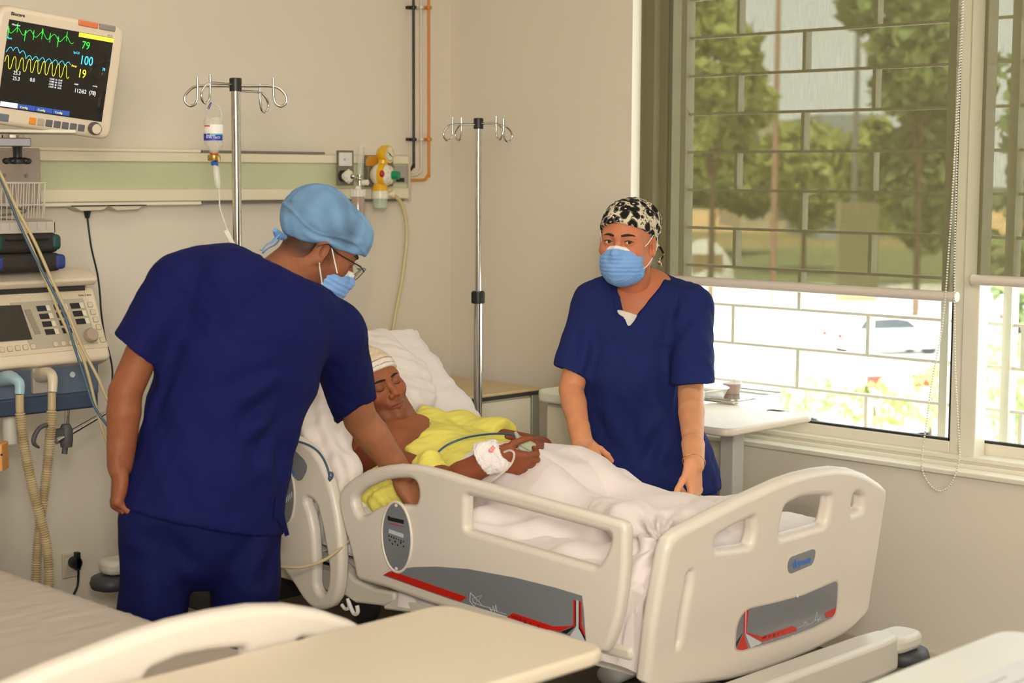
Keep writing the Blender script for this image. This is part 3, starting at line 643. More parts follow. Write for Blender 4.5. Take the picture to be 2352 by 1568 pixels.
# ---------------------------------------------------------------- drip stands
def drip_stand(lab, x, y, zt, angs, zc=None, two=0):
    e = thing('drip_stand', lab, 'drip stand', (x, y, 0), 'steel drip stands beside the bed')
    B = V(x, y, 0); k = M()
    if zc: k.cone(B+V(0, 0, .09), B+V(0, 0, zc), .0145, n=24); k.cone(B+V(0, 0, zc), B+V(0, 0, zt), .0105, n=24)
    else: k.cone(B+V(0, 0, .09), B+V(0, 0, zt), .0125, n=24)
    k.obj('pole', m_steel, e, smooth=.6)
    M().lathe(B+V(0, 0, zt-.022), [(.0165, 0), (.0165, .034), (.014, .036)], n=20).obj('hook_collar', m_dark, e, smooth=.5)
    if zc:
        k = M().lathe(B+V(0, 0, zc-.02), [(.020, 0), (.0215, .002), (.0215, .038), (.020, .042)], n=24)
        for i in range(20): k.box(B+V(.0215*math.cos(i*.314), .0215*math.sin(i*.314), zc), (.0012, .0012, .018))
        k.obj('clamp_collar', m_dark, e, smooth=.5)
    for i, (an, dz) in enumerate(angs):
        d = RV0*math.cos(an)+HV*math.sin(an); P = lambda r, z: B+d*r+V(0, 0, zt-.008+dz+z)
        M().tube([P(0, 0), P(.05, .0), P(.095, -.0), P(.118, -.006), P(.136, -.024), P(.138, -.042), P(.126, -.054), P(.112, -.05), P(.105, -.036), P(.103, -.01), P(.103, .022)], .0036, smooth=5, n=10).obj('hook', m_steel, e, smooth=1)
    for i in range(5):
        an = i*1.2566+.3; d = V(math.cos(an), math.sin(an), 0)
        M().tube([B+V(0, 0, .10), B+d*.1+V(0, 0, .09), B+d*.26+V(0, 0, .07)], .011).lathe(B+d*.26+V(0, 0, .027)-V(-d[1], d[0], 0)*.01, [(.02, 0), (.026, 0), (.026, .02), (.02, .02)], ax=(-d[1], d[0], 0), n=16).obj('foot', mat('stand_grey', (110, 110, 112)), e, smooth=.7)
    return e
A_ = hit(541, 196, 0, 2.74); drip_stand('drip stand with a glass bottle hanging from it, behind the bending man', A_[0], A_[1], A_[2]+.006, ((0, 0), (math.pi, 0), (math.pi+1.03, .004), (1.03, -.012)))
Bp = hit(1099, 285, 0, 3.93); drip_stand('empty drip stand in the corner with a black clamp collar halfway', Bp[0], Bp[1], Bp[2]+.006, ((.62, 0), (math.pi+.62, 0), (-.95, .004), (math.pi-.95, .004)), zc=hit(1097, 683, 0, 3.93)[2])
# glass infusion bottle hung upside down
Z1 = A_@HV-.07; bt = lambda px, py: at(px, py, Z1); c = bt(491, 310)
e = thing('infusion_bottle', 'upside-down clear glass infusion bottle with white and blue label on the left drip stand', 'bottle', bt(491, 360))
zt, zb = bt(491, 268)[2], bt(491, 350)[2]; R_ = .0265; X, Y = c[0], c[1]
M().lathe((X, Y, zb-.002), [(.011, 0), (.012, .004), (.024, .022), (R_, .035), (R_, zt-zb-.01), (.022, zt-zb), (.005, zt-zb+.002)], n=32).obj('glass', sheer('bottle_glass', (214, 210, 196), .62, rough=.1), e, smooth=.9)
def wrap(z0, z1, a0, a1, m, nm, r=R_+.0006):
    f = math.atan2(-HV[1], -HV[0]); G = [[(X+r*math.cos(f+a), Y+r*math.sin(f+a), z) for a in np.linspace(a0, a1, 14)] for z in (z0, z1)]
    M().grid(G).obj(nm, m, e, smooth=1)
wrap(bt(0, 322)[2], bt(0, 284)[2], -1.1, 1.3, mat('label_white', (226, 222, 214), rough=.5), 'white_label')
wrap(bt(0, 321)[2], bt(0, 305)[2], -1.2, 1.2, mat('label_blue', (34, 54, 160), rough=.5), 'blue_label', R_+.001)
wrap(bt(0, 308)[2], bt(0, 305)[2], -.2, 1.1, mat('label_teal', (70, 176, 168), rough=.5), 'teal_stripe', R_+.0014)
wrap(bt(0, 289)[2], bt(0, 286)[2], -.9, -.2, mat('label_red', (200, 40, 40), rough=.5), 'red_stripe', R_+.0014)
for i, zz in enumerate((313, 318)): text('label_text', '0.9%  NaCl' if i else 'Sodium', .008, bt(478, zz)-HV*(R_+.001), RV0, ZV, mat('print_white', (230, 232, 240)), e)
M().lathe((X, Y, bt(0, 353)[2]), [(.011, 0), (.011, .006)], n=24).obj('red_ring', mat('rubber_red', (170, 56, 30), rough=.5), e)
M().lathe((X, Y, bt(0, 367)[2]), [(.0165, 0), (.0175, .002), (.0175, .014), (.014, .0165)], n=28).obj('gold_cap', mat('gold_foil', (196, 160, 86), rough=.3, metal=.9), e, smooth=.6)
m_film = sheer('soft_plastic', (224, 222, 214), .45, rough=.3)
k = M().tube([bt(472, 262), bt(478, 250), bt(487, 238), bt(500, 242), bt(508, 256), bt(510, 285)], .0035, smooth=4, flat=.4); k.obj('hanger', m_film, e, smooth=1)
M().tube([bt(478, 250), bt(483, 240), bt(486, 236)], .003).obj('hanger_knot', mat('tie_blue', (40, 50, 130)), e, smooth=1)
M().cone(bt(485, 375), bt(500, 375), .005, .008, n=12).obj('vent_cap', mat('vent_blue', (40, 90, 180)), e, smooth=1)
M().lathe(bt(501, 432), [(.005, 0), (.0085, .01), (.0095, .05), (.006, .06), (.0035, .07)], ax=bt(495, 380)-bt(501, 432), n=18).obj('drip_chamber', m_film, e, smooth=1)
M().tube([bt(502, 430), bt(504, 450), bt(505, 475), bt(512, 500), bt(521, 525), bt(530, 545), bt(540, 572), bt(546, 600), bt(550, 660)], .0022, smooth=6).obj('drip_line', m_film, e, smooth=1)
M().box(bt(528, 547), (.006, .006, .024), ax=(nrm(RV0+ZV*.5), HV, nrm(-RV0*.5+ZV))).obj('roller_clamp', mat('clamp_white', (222, 214, 200)), e, bevel=.002)
# ---------------------------------------------------------------- bedside cabinets by the window wall
m_lam = mat('laminate', (226, 216, 190), rough=.35); m_prof = mat('profile_grey', (150, 150, 136), rough=.35, metal=.3)
e = thing('bedside_cabinet', 'cream bedside cabinet in the corner with dark edged top and bar handle', 'cabinet', (4.33, 4.54, 0))
M().bb((4.09, 4.32, .10), (4.55, 4.80, .764)).obj('body', m_lam, e, bevel=.004)
M().bb((4.07, 4.30, .776), (4.57, 4.82, .788)).obj('top', mat('cabinet_top', (206, 180, 134), rough=.4), e, bevel=.003)
M().bb((4.068, 4.296, .764), (4.572, 4.824, .778)).obj('top_edge', mat('edge_dark', (48, 46, 42), rough=.4), e)
k = M().bb((4.52, 4.305, .05), (4.56, 4.322, .764)); k.obj('corner_profile', m_prof, e, bevel=.003)
for z0, z1 in ((.44, .755), (.12, .43)):
    d = M().bb((4.10, 4.306, z0), (4.515, 4.322, z1)).obj('drawer', m_lam, e, bevel=.003)
    z = .615 if z0 > .4 else .3
    k = M(); k.bb((4.18, 4.275, z), (4.36, 4.285, z+.022)); k.bb((4.18, 4.28, z), (4.19, 4.308, z+.022)); k.bb((4.35, 4.28, z), (4.36, 4.308, z+.022)); k.obj('handle', m_prof, d, bevel=.002)
k = M()
for x in (4.12, 4.52):
    for y in (4.36, 4.76): M().cone((x, y, 0), (x, y, .1), .02).obj('foot', m_grey, e, smooth=.6)
e = thing('bedside_cabinet', 'pale bedside cabinet with rounded top behind the nurse, beside the corner cabinet', 'cabinet', (4.4, 3.77, 0))
M().bb((4.22, 3.58, .06), (4.62, 3.96, .80)).obj('body', m_lam, e, bevel=.02, seg=3)
plate('top', rounded([(4.19, 3.55), (4.64, 3.55), (4.64, 3.99), (4.19, 3.99)], .06), [], (0, 0, .822), (1, 0, 0), (0, 1, 0), .044, mat('top_pale', (226, 224, 204), rough=.4), e, bev=.012)
M().bb((4.212, 3.60, .44), (4.222, 3.94, .79)).obj('door', m_lam, e, bevel=.003)
# over-bed tables
def overbed(lab, x0, x1, y0, y1, zt, colx, coly, recess=None, tm=None):
    tm = tm or mat('tabletop_plastic', (214, 202, 182), rough=.42)
    e = thing('overbed_table', lab, 'table', (colx, coly, 0), 'overbed tables')
    plate('table_top', rounded([(x0, y0), (x1, y0), (x1, y1), (x0, y1)], .05), [recess] if recess else [], (0, 0, zt-.013), (1, 0, 0), (0, 1, 0), .026, tm, e, bev=.009)
    if recess: plate('cup_recess', recess, [], (0, 0, zt-.0095), (1, 0, 0), (0, 1, 0), .012, mat('tabletop_plastic', (228, 216, 194)), e, bev=.002)
    M().bb((colx-.03, coly-.03, .08), (colx+.03, coly+.03, zt-.026)).obj('column', mat('table_leg', (196, 192, 184), rough=.4), e, bevel=.006)
    M().bb((x0+.1, coly-.2, .045), (x0+.15, coly+.2, .08)).bb((x0+.1, coly-.03, .045), (colx+.03, coly+.03, .085)).obj('base', mat('table_leg', (196, 192, 184)), e, bevel=.006)
    return e
rc = [(1.0, 0)]
c = hit(1785, 942, 2, .80)
rec = [(c[0]+.055*math.cos(a), c[1]+.04*math.sin(a)) for a in np.linspace(0, 2*math.pi, 24, False)]
overbed('cream overbed table with a round cup recess in front of the window', 4.17, 4.655, 3.12, 3.545, .80, 4.5, 3.35, rec)
overbed('blurred cream overbed table across the bottom of the photo, empty', 1.30, 2.09, 1.80, 2.215, .80, 1.5, 2.02)
e3 = overbed('white overbed table in the bottom right corner with a paper on it', 1.75, 2.68, .93, 1.388, .80, 2.2, 1.10, None, mat('tabletop_white', (232, 234, 230), rough=.3))
# paper on the last one, tray and cup by the window
pa = thing('paper_sheet', 'white printed paper on the corner overbed table', 'paper', (2.4, 1.15, .80))
M().bb((2.22, 1.0, .8005), (2.60, 1.27, .802)).obj('sheet', mat('paper_white', (226, 226, 232), rough=.6), pa)
k = M()
for i in range(9): k.bb((2.25+.0, 1.03+i*.026, .8021), (2.25+.3*random.uniform(.5, 1), 1.035+i*.026, .8023))
k.obj('print', mat('ink_grey', (176, 178, 186)), pa)
c = hit(1655, 915, 2, .81); e = thing('food_tray', 'thin steel tray with rolled rim on the window overbed table', 'tray', c)
plate('tray_base', rounded([(c[0]-.05, c[1]-.10), (c[0]+.24, c[1]-.10), (c[0]+.24, c[1]+.14), (c[0]-.05, c[1]+.14)], .03), [], (0, 0, .806), (1, 0, 0), (0, 1, 0), .008, m_steel, e, bev=.002)
O_ = rounded([(c[0]-.055, c[1]-.105), (c[0]+.245, c[1]-.105), (c[0]+.245, c[1]+.145), (c[0]-.055, c[1]+.145)], .035)
M().tube([(p[0], p[1], .816) for p in O_], .004, closed=True, n=6).obj('rim', m_steel, e, smooth=1)
c = hit(1681, 897, 2, .82); e = thing('pudding_cup', 'clear cup of brown pudding on the steel tray', 'cup', c)
M().lathe((c[0], c[1], .811), [(.028, 0), (.034, .036)], n=28).obj('filling', mat('pudding', (140, 84, 60), rough=.3), e, smooth=.8)
M().lathe((c[0], c[1], .8102), [(.029, 0), (.0355, .04), (.037, .055), (.039, .056)], n=28, cap=False).obj('cup_wall', m_clear, e, smooth=.8)
M().lathe((c[0], c[1], .866), [(.039, 0), (.039, .003)], n=28).obj('lid', m_clear, e)
c = hit(1640, 905, 2, .82); e = thing('plastic_bowl', 'white lidded plastic bowl on the tray next to the nurse\'s arm', 'bowl', c)
M().lathe((c[0], c[1], .811), [(.035, 0), (.05, .03)], n=28).obj('bowl', sheer('bowl_clear', (226, 222, 214), .4), e, smooth=.8)
M().lathe((c[0], c[1], .842), [(.054, 0), (.055, .003), (.045, .008)], n=28).obj('lid', mat('lid_white', (236, 234, 226), rough=.4), e, smooth=.6)
# ---------------------------------------------------------------- the patient's bed
def plane_hit(px, py, o, n):
    v = ray(px, py); o = np.array(o, float); return CO+v*((o-CO)@n)/(v@n)
def trace(pts, o, e1, e2, z=None):
    n = np.cross(e1, e2); out = []
    for p in pts:
        if z: p = (z[0]+p[0]/z[2], z[1]+p[1]/z[2])
        q = plane_hit(p[0], p[1], o, n)-np.array(o); out.append((q@e1, q@e2))
    return out
Z3, Z4 = (640, 1000, 2.761), (1360, 1000, 2.371)
m_sg = mat('decal_grey', (122, 126, 132), rough=.25, coat=.4); m_red = mat('decal_red', (196, 34, 22), rough=.3); m_lg = mat('decal_silver', (196, 198, 204), rough=.3)
m_blk = mat('decal_black', (24, 24, 26), rough=.4); m_blue = mat('logo_blue', (52, 116, 200), rough=.4)
bed = thing('hospital_bed', 'hospital bed the patient lies in, with raised backrest and moulded side rails', 'bed', (3.33, 3.4, 0), 'moulded hospital beds')
BX0, BX1 = 2.90, 3.78
# footboard leaning a little outwards at the top
th = math.radians(8); FO = V(3.35, 2.385, .45); F1 = V(1, 0, 0); F2 = V(0, -math.sin(th), math.cos(th)); FN = np.cross(F1, F2)
out = trace([(262, 1330), (283, 1150), (300, 1000), (335, 800), (368, 620), (392, 560), (440, 512), (600, 428), (800, 328), (1000, 238), (1100, 203), (1200, 180), (1300, 168), (1390, 176), (1470, 205), (1545, 255), (1574, 285), (1574, 330), (1558, 430), (1530, 620), (1500, 800), (1480, 935), (1455, 975), (1390, 1040), (1330, 1085), (1170, 1165), (1000, 1235), (860, 1285), (720, 1322), (500, 1352), (300, 1372)], FO, F1, F2, Z4)
hl = [rounded(trace(h, FO, F1, F2, Z4), r) for h, r in (
    ([(636, 545), (745, 480), (846, 432), (850, 520), (832, 590), (640, 612)], .012),
    ([(1018, 372), (1100, 330), (1180, 318), (1268, 318), (1258, 400), (1240, 476), (985, 548), (998, 450)], .014),
    ([(1392, 310), (1412, 300), (1445, 325), (1440, 392), (1380, 418), (1384, 360)], .008),
    ([(487, 740), (505, 730), (500, 800), (470, 960), (445, 1110), (428, 1140), (440, 1000), (468, 860)], .006))]
fb = plate('footboard', out, hl, FO, F1, F2, .042, m_plas, bed, bev=.016, res=4)
# inner frames of the openings (the moulded reveal behind)
for h in ([(636, 545), (846, 432), (905, 418), (888, 600), (868, 628), (640, 655)], [(1018, 372), (1180, 300), (1340, 285), (1312, 495), (1285, 515), (990, 592)], [(1392, 310), (1412, 290), (1516, 312), (1500, 400), (1480, 425), (1384, 470)]):
    o_ = rounded(trace(h, FO, F1, F2, Z4), .02); c0 = np.mean(o_, axis=0)
    M().tube([FO+F1*p[0]+F2*p[1]+FN*(-.002) for p in o_], .004, closed=True, n=8).obj('opening_rim', m_plas, fb, smooth=1)
def decal(nm, pts, m, z, lift, par, o=None, e1=None, e2=None, r=0, th_=.001):
    P = trace(pts, o, e1, e2, z)
    if r: P = rounded(P, r)
    n = np.cross(e1, e2); B = [np.array(o)+e1*p[0]+e2*p[1]+n*lift for p in P]
    return M().prism(B, n*th_).obj(nm, m, par)
FS = FO+FN*.0212
D = lambda nm, pts, m, lift, r=0, par=fb: decal(nm, pts, m, Z4, lift, par, FS, F1, F2, r)
pl = D('decal_panel', [(780, 1150), (786, 1050), (808, 985), (850, 942), (1000, 908), (1150, 868), (1260, 820), (1330, 790), (1336, 810), (1332, 900), (1325, 960), (1308, 990), (1210, 1040), (1090, 1088), (960, 1130), (815, 1168), (786, 1164)], m_sg, .0, .012)
D('panel_rim', [(774, 1158), (780, 1045), (803, 978), (848, 934), (1000, 900), (1150, 860), (1258, 812), (1338, 780), (1344, 805), (1340, 905), (1332, 968), (1313, 998), (1212, 1050), (1092, 1098), (960, 1140), (812, 1178), (780, 1174)], mat('rim_beige', (200, 190, 178)), -.0006, .012)  # rim in a slightly darker beige than the bed plastic
D('red_triangle', [(784, 1162), (822, 1075), (846, 1158), (815, 1167)], m_red, .0012, par=pl)
D('black_wedge', [(782, 1125), (815, 1078), (783, 1150)], m_blk, .0012, par=pl)
D('red_left_bar', [(822, 1075), (826, 960), (831, 957), (829, 1075)], m_red, .0012, par=pl)
D('red_right_bar', [(831, 1073), (840, 952), (849, 945), (838, 1070), (920, 1092), (1090, 1035), (1112, 1048), (1108, 1062), (925, 1122)], m_red, .0012, par=pl)
D('silver_bar', [(829, 1075), (831, 957), (837, 954), (832, 1075), (920, 1125), (900, 1140)], m_lg, .0014, par=pl)
D('silver_wedge', [(832, 1080), (918, 1126), (860, 1155)], m_lg, .0013, par=pl)
D('red_corner', [(1262, 968), (1326, 935), (1320, 965), (1305, 984), (1275, 992)], m_red, .0012, par=pl)
lg = D('logo_plate', [(1062, 720), (1064, 690), (1078, 662), (1200, 617), (1216, 622), (1213, 660), (1198, 702), (1082, 752), (1068, 745)], m_sg, .0, .008)
D('logo_rim', [(1056, 728), (1058, 686), (1074, 655), (1200, 609), (1223, 616), (1220, 663), (1203, 710), (1080, 762), (1062, 752)], m_plas, -.0004, .01)
def on(o, e1, e2, px, py, z, lift):
    p = trace([(px, py)], o, e1, e2, z)[0]; return np.array(o)+e1*p[0]+e2*p[1]+np.cross(e1, e2)*lift
p = on(FS, F1, F2, 1108, 712, Z4, .0015); text('logo_text', 'eyosis', .026, p, F1, F2, m_blue, lg, bold=.0005)
k = M()
q = [(1072, 712), (1086, 706), (1091, 690), (1097, 722), (1103, 672), (1108, 716), (1114, 704)]
k.tube([on(FS, F1, F2, a, b, Z4, .002) for a, b in q], .0009, n=6); k.obj('logo_pulse', m_blue, lg)
k = M()
for q in ([(1118, 1046), (1150, 1032), (1160, 1010), (1166, 1034), (1175, 1020), (1180, 1030), (1210, 1008), (1222, 956), (1228, 1012), (1240, 985), (1246, 1000), (1225, 1000), (1212, 1004)],): k.tube([on(FS, F1, F2, a, b, Z4, .0015) for a, b in q], .0005, n=4)
k.obj('pulse_line', m_lg, pl)
for i, s_ in enumerate('HAK CE @ X E'.split()): text('certificate_text', s_, .0095, on(FS, F1, F2, 922+[0, 32, 58, 82, 108][i], 1108-[0, 8, 15, 22, 30][i], Z4, .0022), nrm(F1+F2*.06), F2, m_blk, pl)
for q in ((1118, 872), (1090, 1092)): M().lathe(on(FS, F1, F2, *q, Z4, 0), [(.004, 0), (.004, .0025)], ax=FN, n=12).obj('clip', m_plas, fb)
# side rails (near side)
def rail(nm, outline, holes, o, e1, e2, z, lab=None, th_=.036):
    P = trace(outline, o, e1, e2, z); return plate(nm, P, [rounded(trace(h, o, e1, e2, z), r) for h, r in holes], o, e1, e2, th_, m_plas, bed, bev=.014, res=4, label=lab)
R1 = V(0, -1, 0); RO = V(2.862, 2.9, .65); R2 = V(0, 0, 1)
ro = [(516, 888), (500, 800), (470, 670), (440, 580), (415, 480), (405, 410), (413, 350), (440, 310), (500, 262), (560, 228), (620, 204), (700, 187), (780, 178), (870, 183), (950, 194), (1080, 228), (1200, 268), (1500, 346), (1900, 455), (2150, 525), (2200, 540), (2222, 560), (2232, 600), (2228, 800), (2214, 960), (2190, 1120), (2160, 1230), (2130, 1310), (2100, 1362), (2060, 1362), (1900, 1315), (1700, 1260), (1400, 1170), (1000, 1066), (720, 966), (540, 915)]
fr = rail('side_rail', ro, [
    ([(503, 400), (520, 370), (570, 330), (680, 283), (760, 268), (850, 265), (895, 285), (912, 330), (914, 385), (900, 425), (880, 438), (760, 432), (700, 438), (640, 460), (575, 505), (545, 508), (515, 460)], .01),
    ([(1218, 372), (2138, 616), (2120, 700), (2090, 770), (2045, 828), (1640, 712), (1214, 590)], .012)], RO, R1, R2, Z3)
RS = RO+np.cross(R1, R2)*.0182
D = lambda nm, pts, m, lift, r=0, par=fr: decal(nm, pts, m, Z3, lift, par, RS, R1, R2, r)
gp = D('decal_panel', [(663, 886), (700, 862), (740, 850), (850, 834), (1000, 830), (1200, 845), (1500, 900), (1750, 962), (1925, 1015), (1935, 1100), (1950, 1302), (1840, 1268), (1700, 1225), (1400, 1130), (1100, 1040), (860, 956)], m_sg, 0)
D('red_stripe', [(670, 880), (700, 866), (732, 862), (960, 940), (1196, 1022), (1160, 1052), (900, 965), (690, 888)], m_red, .0012, par=gp)
D('red_label', [(1450, 1150), (1490, 1122), (1742, 1208), (1870, 1205), (1788, 1240), (1700, 1228), (1600, 1198)], m_red, .0012, par=gp)
D('red_bar', [(1872, 1040), (1884, 1042), (1884, 1205), (1850, 1222), (1872, 1195)], m_red, .0012, par=gp)
D('black_bar', [(1885, 1042), (1890, 1043), (1890, 1205), (1830, 1256), (1790, 1243), (1884, 1208)], m_blk, .0014, par=gp)
D('silver_bar', [(1891, 1043), (1906, 1048), (1906, 1215), (1945, 1300), (1850, 1272), (1891, 1208)], m_lg, .0013, par=gp)
D('black_bar', [(1907, 1048), (1912, 1050), (1912, 1210), (1948, 1280), (1949, 1301), (1906, 1220)], m_blk, .0014, par=gp)
D('red_bar', [(1913, 1050), (1923, 1053), (1925, 1200), (1945, 1250), (1947, 1275), (1914, 1212)], m_red, .0014, par=gp)
k = M()
for q in ([(1218, 995), (1216, 1050), (1245, 1083), (1262, 1040), (1228, 1035), (1290, 1012), (1268, 1045), (1292, 1078), (1240, 1060), (1232, 1040)], [(1218, 995), (1262, 1040)], [(1292, 1078), (1345, 1092), (1352, 1115), (1362, 1080), (1372, 1118), (1380, 1070), (1386, 1115), (1446, 1132)], [(1372, 1118), (1374, 1140), (1450, 1152)], [(1340, 1100), (1392, 1112)]): k.tube([on(RS, R1, R2, a, b, Z3, .0015) for a, b in q], .0007, n=4)
k.obj('pulse_line', m_lg, gp)
for i, s_ in enumerate('HAK CE @ X E'.split()): text('certificate_text', s_, .0105, on(RS, R1, R2, 1478+[0, 42, 78, 115, 170][i], 1150+[0, 14, 30, 46, 64][i], Z3, .0022), nrm(R1-R2*.05), R2, m_blk, gp)
# hand control in its oval frame
oc = on(RS, R1, R2, 750, 643, Z3, 0); EL = lambda a, b, n=36: [(a*math.cos(t), b*math.sin(t)) for t in np.linspace(0, 2*math.pi, n, False)]
plate('control_rim', EL(.061, .097), [EL(.054, .089)], oc, R1, R2, .008, m_plas, fr, bev=.003)
cp = plate('control_panel', EL(.054, .089), [], oc, R1, R2, .004, m_sg, fr, bev=.001, label='grey oval control panel')
k = M(); u = np.cross(R1, R2)
k.box(oc+R1*.0+R2*.045+u*.003, (.030, .005, .0006), ax=(R1, R2, u)); k.ball(oc-R1*.028+R2*.047+u*.003, (.006, .006, .001), n=8, ax=(R1, R2, u)); k.obj('indicator', m_blk, cp); k = M()
for i in range(7): k.ball(oc+R1*(-.028+i*.0095)+R2*(-.001-.001*i)+u*.003, (.0026, .0026, .0008), n=8, ax=(R1, R2, u))
for i in range(6): k.ball(oc+R1*(-.026+i*.011)+R2*(-.012-(i % 2)*.008)+u*.003, (.003, .003, .0008), n=8, ax=(R1, R2, u))
k.obj('buttons', m_blk, cp)
M().box(oc+R2*.010+u*.003, (.028, .005, .0008), ax=(nrm(R1-R2*.08), nrm(R2+R1*.08), u)).obj('display_strip', m_lg, cp)
M().box(oc+R2*.033+u*.003, (.028, .0008, .0006), ax=(R1, R2, u)).obj('red_line', m_red, cp)
for s_ in (1, -1): M().ball(oc+R2*s_*.084+u*.003, (.006, .005, .002), n=10, ax=(R1, R2, u)).obj('screw', m_plas, cp)
# head-end rail, tilted with the backrest
ta = math.radians(0); H1 = V(0, -1, 0); HO = V(2.857, 3.6, .65); ZT = Z3
hr = rail('side_rail', [(-30, 300), (-20, 120), (20, 30), (75, -5), (120, 0), (180, 30), (240, 80), (290, 150), (340, 260), (375, 380), (400, 500), (418, 640), (425, 780), (422, 880), (412, 960), (395, 1030), (360, 1080), (310, 1100), (260, 1098), (220, 1075), (180, 1030), (130, 950), (60, 850), (0, 770), (-30, 600)], [
    ([(205, 385), (240, 400), (270, 440), (300, 560), (330, 720), (345, 830), (342, 930), (325, 990), (300, 998), (275, 980), (262, 940), (262, 800), (250, 600), (225, 480), (200, 420)], .01)], HO, H1, R2, Z3)
HS = HO+np.cross(H1, R2)*.0182
D = lambda nm, pts, m, lift, r=0, par=hr: decal(nm, pts, m, Z3, lift, par, HS, H1, R2, r)
hp = D('logo_plate', [(-10, 60), (30, 80), (75, 88), (100, 90), (160, 150), (182, 188), (178, 225), (150, 280), (125, 290), (95, 262), (60, 200), (10, 130)], m_sg, 0, .008)
text('logo_text', 'Meyosis', .034, on(HS, H1, R2, -28, 84, Z3, .0015), nrm(H1-R2*.85), nrm(R2+H1*.85), m_blue, hp, bold=.001)
hc = on(HS, H1, R2, 35, 370, Z3, 0); oc2 = plate('control_panel', EL(.045, .085), [], hc, H1, R2, .004, m_sg, hr, bev=.001)
plate('control_rim', EL(.052, .094), [EL(.045, .085)], hc, H1, R2, .008, m_plas, hr, bev=.003)
k = M()
for i in range(5): k.box(hc+H1*(.006+.008*i)+R2*(-.02+.006*i)+np.cross(H1, R2)*.003, (.0015, .008, .0006), ax=(H1, R2, np.cross(H1, R2)))
k.obj('buttons', m_lg, oc2)
# headboard at the wall end (mostly hidden)
plate('headboard', rounded([(BX0-3.34, 0), (BX1-3.34, 0), (BX1-3.36, .40), (3.34-3.34, .46), (BX0-3.32, .40)], .08), [], (3.34, 4.49, .42), (1, 0, 0), (0, 0, 1), .035, m_plas, bed, bev=.012)
# deck, base frame, beams, castors and corner bumpers
m_frame = mat('frame_white', (214, 208, 196), rough=.4); m_fd = mat('frame_dark', (70, 70, 70), rough=.6)
M().bb((BX0+.03, 2.45, .50), (BX1-.03, 3.62, .53)).obj('deck', m_frame, bed, bevel=.01)
M().bb((BX0-.01, 2.43, .468), (BX1, 2.60, .505)).obj('deck_end', m_frame, bed, bevel=.012)
k = M(); ba = math.radians(38); H0 = V(0, 3.62, .515)
k.box((3.34, 3.62+math.cos(ba)*.36, .515+math.sin(ba)*.36), (.41, .36, .014), ax=(V(1, 0, 0), V(0, math.cos(ba), math.sin(ba)), V(0, -math.sin(ba), math.cos(ba)))); k.obj('backrest_frame', m_frame, bed, bevel=.008)
k = M()
for x in (BX0+.08, BX1-.12): k.bb((x, 2.5, .40), (x+.05, 4.44, .46))
for y in (2.9, 3.5, 4.1): k.bb((BX0+.08, y, .41), (BX1-.07, y+.04, .45))
k.obj('upper_frame', m_frame, bed, bevel=.006)
k = M()
for x in (BX0+.12, BX1-.18): k.bb((x, 2.45, .20), (x+.06, 4.45, .26))
k.obj('lower_frame', m_fd, bed, bevel=.006)
for y in (2.95, 3.95): M().box((3.34, y+.12, .34), (.33, .03, .13), ax=(V(1, 0, 0), nrm(V(0, .6, .8)), nrm(V(0, -.8, .6)))).obj('lift_arm', m_fd, bed, bevel=.006)
m_tyre = mat('bumper_tyre', (66, 68, 72), rough=.5)
for (y, s) in ((2.30, -1), (4.50, 1)):
    k = M(); bm = rounded([(2.93, -.045), (3.70, -.045), (3.80, -.035), (3.80, .035), (3.70, .045), (2.93, .045)], .02)
    k.prism([V(x, y+q, .29) for x, q in bm], (0, 0, .10)); k.obj('end_beam', m_frame, bed, bevel=.015, seg=3)
    for x in (2.84, 3.84):
        k = M(); d = 1 if x > 3.3 else -1
        k.prism([V(x+q[0], y+q[1], .335) for q in rounded([(-.06, -.05), (.06, -.05), (.075, 0), (.06, .05), (-.06, .05), (-.075, 0)], .04)], (0, 0, .045)); k.obj('corner_cover', m_frame, bed, bevel=.015, seg=3)
        M().lathe((x+d*.04, y+s*.0, .285), [(.045, 0), (.062, .006), (.068, .022), (.062, .040), (.050, .046)], n=36).obj('bumper_wheel', m_tyre, bed, smooth=.9)
        c = V(x-d*.06, y+(-s)*.08, .07)
        w_ = M().lathe(c-V(.02, 0, 0), [(.03, 0), (.065, 0), (.07, .01), (.07, .03), (.065, .04), (.03, .04)], ax=(1, 0, 0), n=28).obj('castor', m_tyre, bed, smooth=.6)
        M().cone(c+V(0, 0, .03), c+V(0, 0, .24), .016).box(c+V(0, 0, .07), (.03, .04, .02)).obj('castor_fork', m_frame, w_, bevel=.004)
# moulded side skirt below the rails, hooks
k = M(); k.prism([hit(*p, 0, 2.885) for p in ((775, 1290), (812, 1330), (860, 1352), (905, 1360), (905, 1380), (880, 1392), (815, 1385), (778, 1360))], (.04, 0, 0)); k.obj('rail_bracket', m_frame, bed, bevel=.008, seg=3)
k = M(); k.prism([hit(*p, 0, 2.89) for p in ((880, 1362), (960, 1388), (1060, 1400), (1050, 1420), (880, 1400))], (.04, 0, 0)); k.obj('rail_bracket', m_frame, bed, bevel=.006)
M().tube([hit(*p, 0, 2.875) for p in ((800, 1380), (808, 1400), (815, 1410), (822, 1405), (820, 1390))], .006, smooth=4).tube([hit(*p, 0, 2.875) for p in ((785, 1388), (793, 1398), (802, 1394), (798, 1374))], .005, smooth=4).obj('bag_hook', mat('hook_white', (224, 222, 216)), bed, smooth=1)
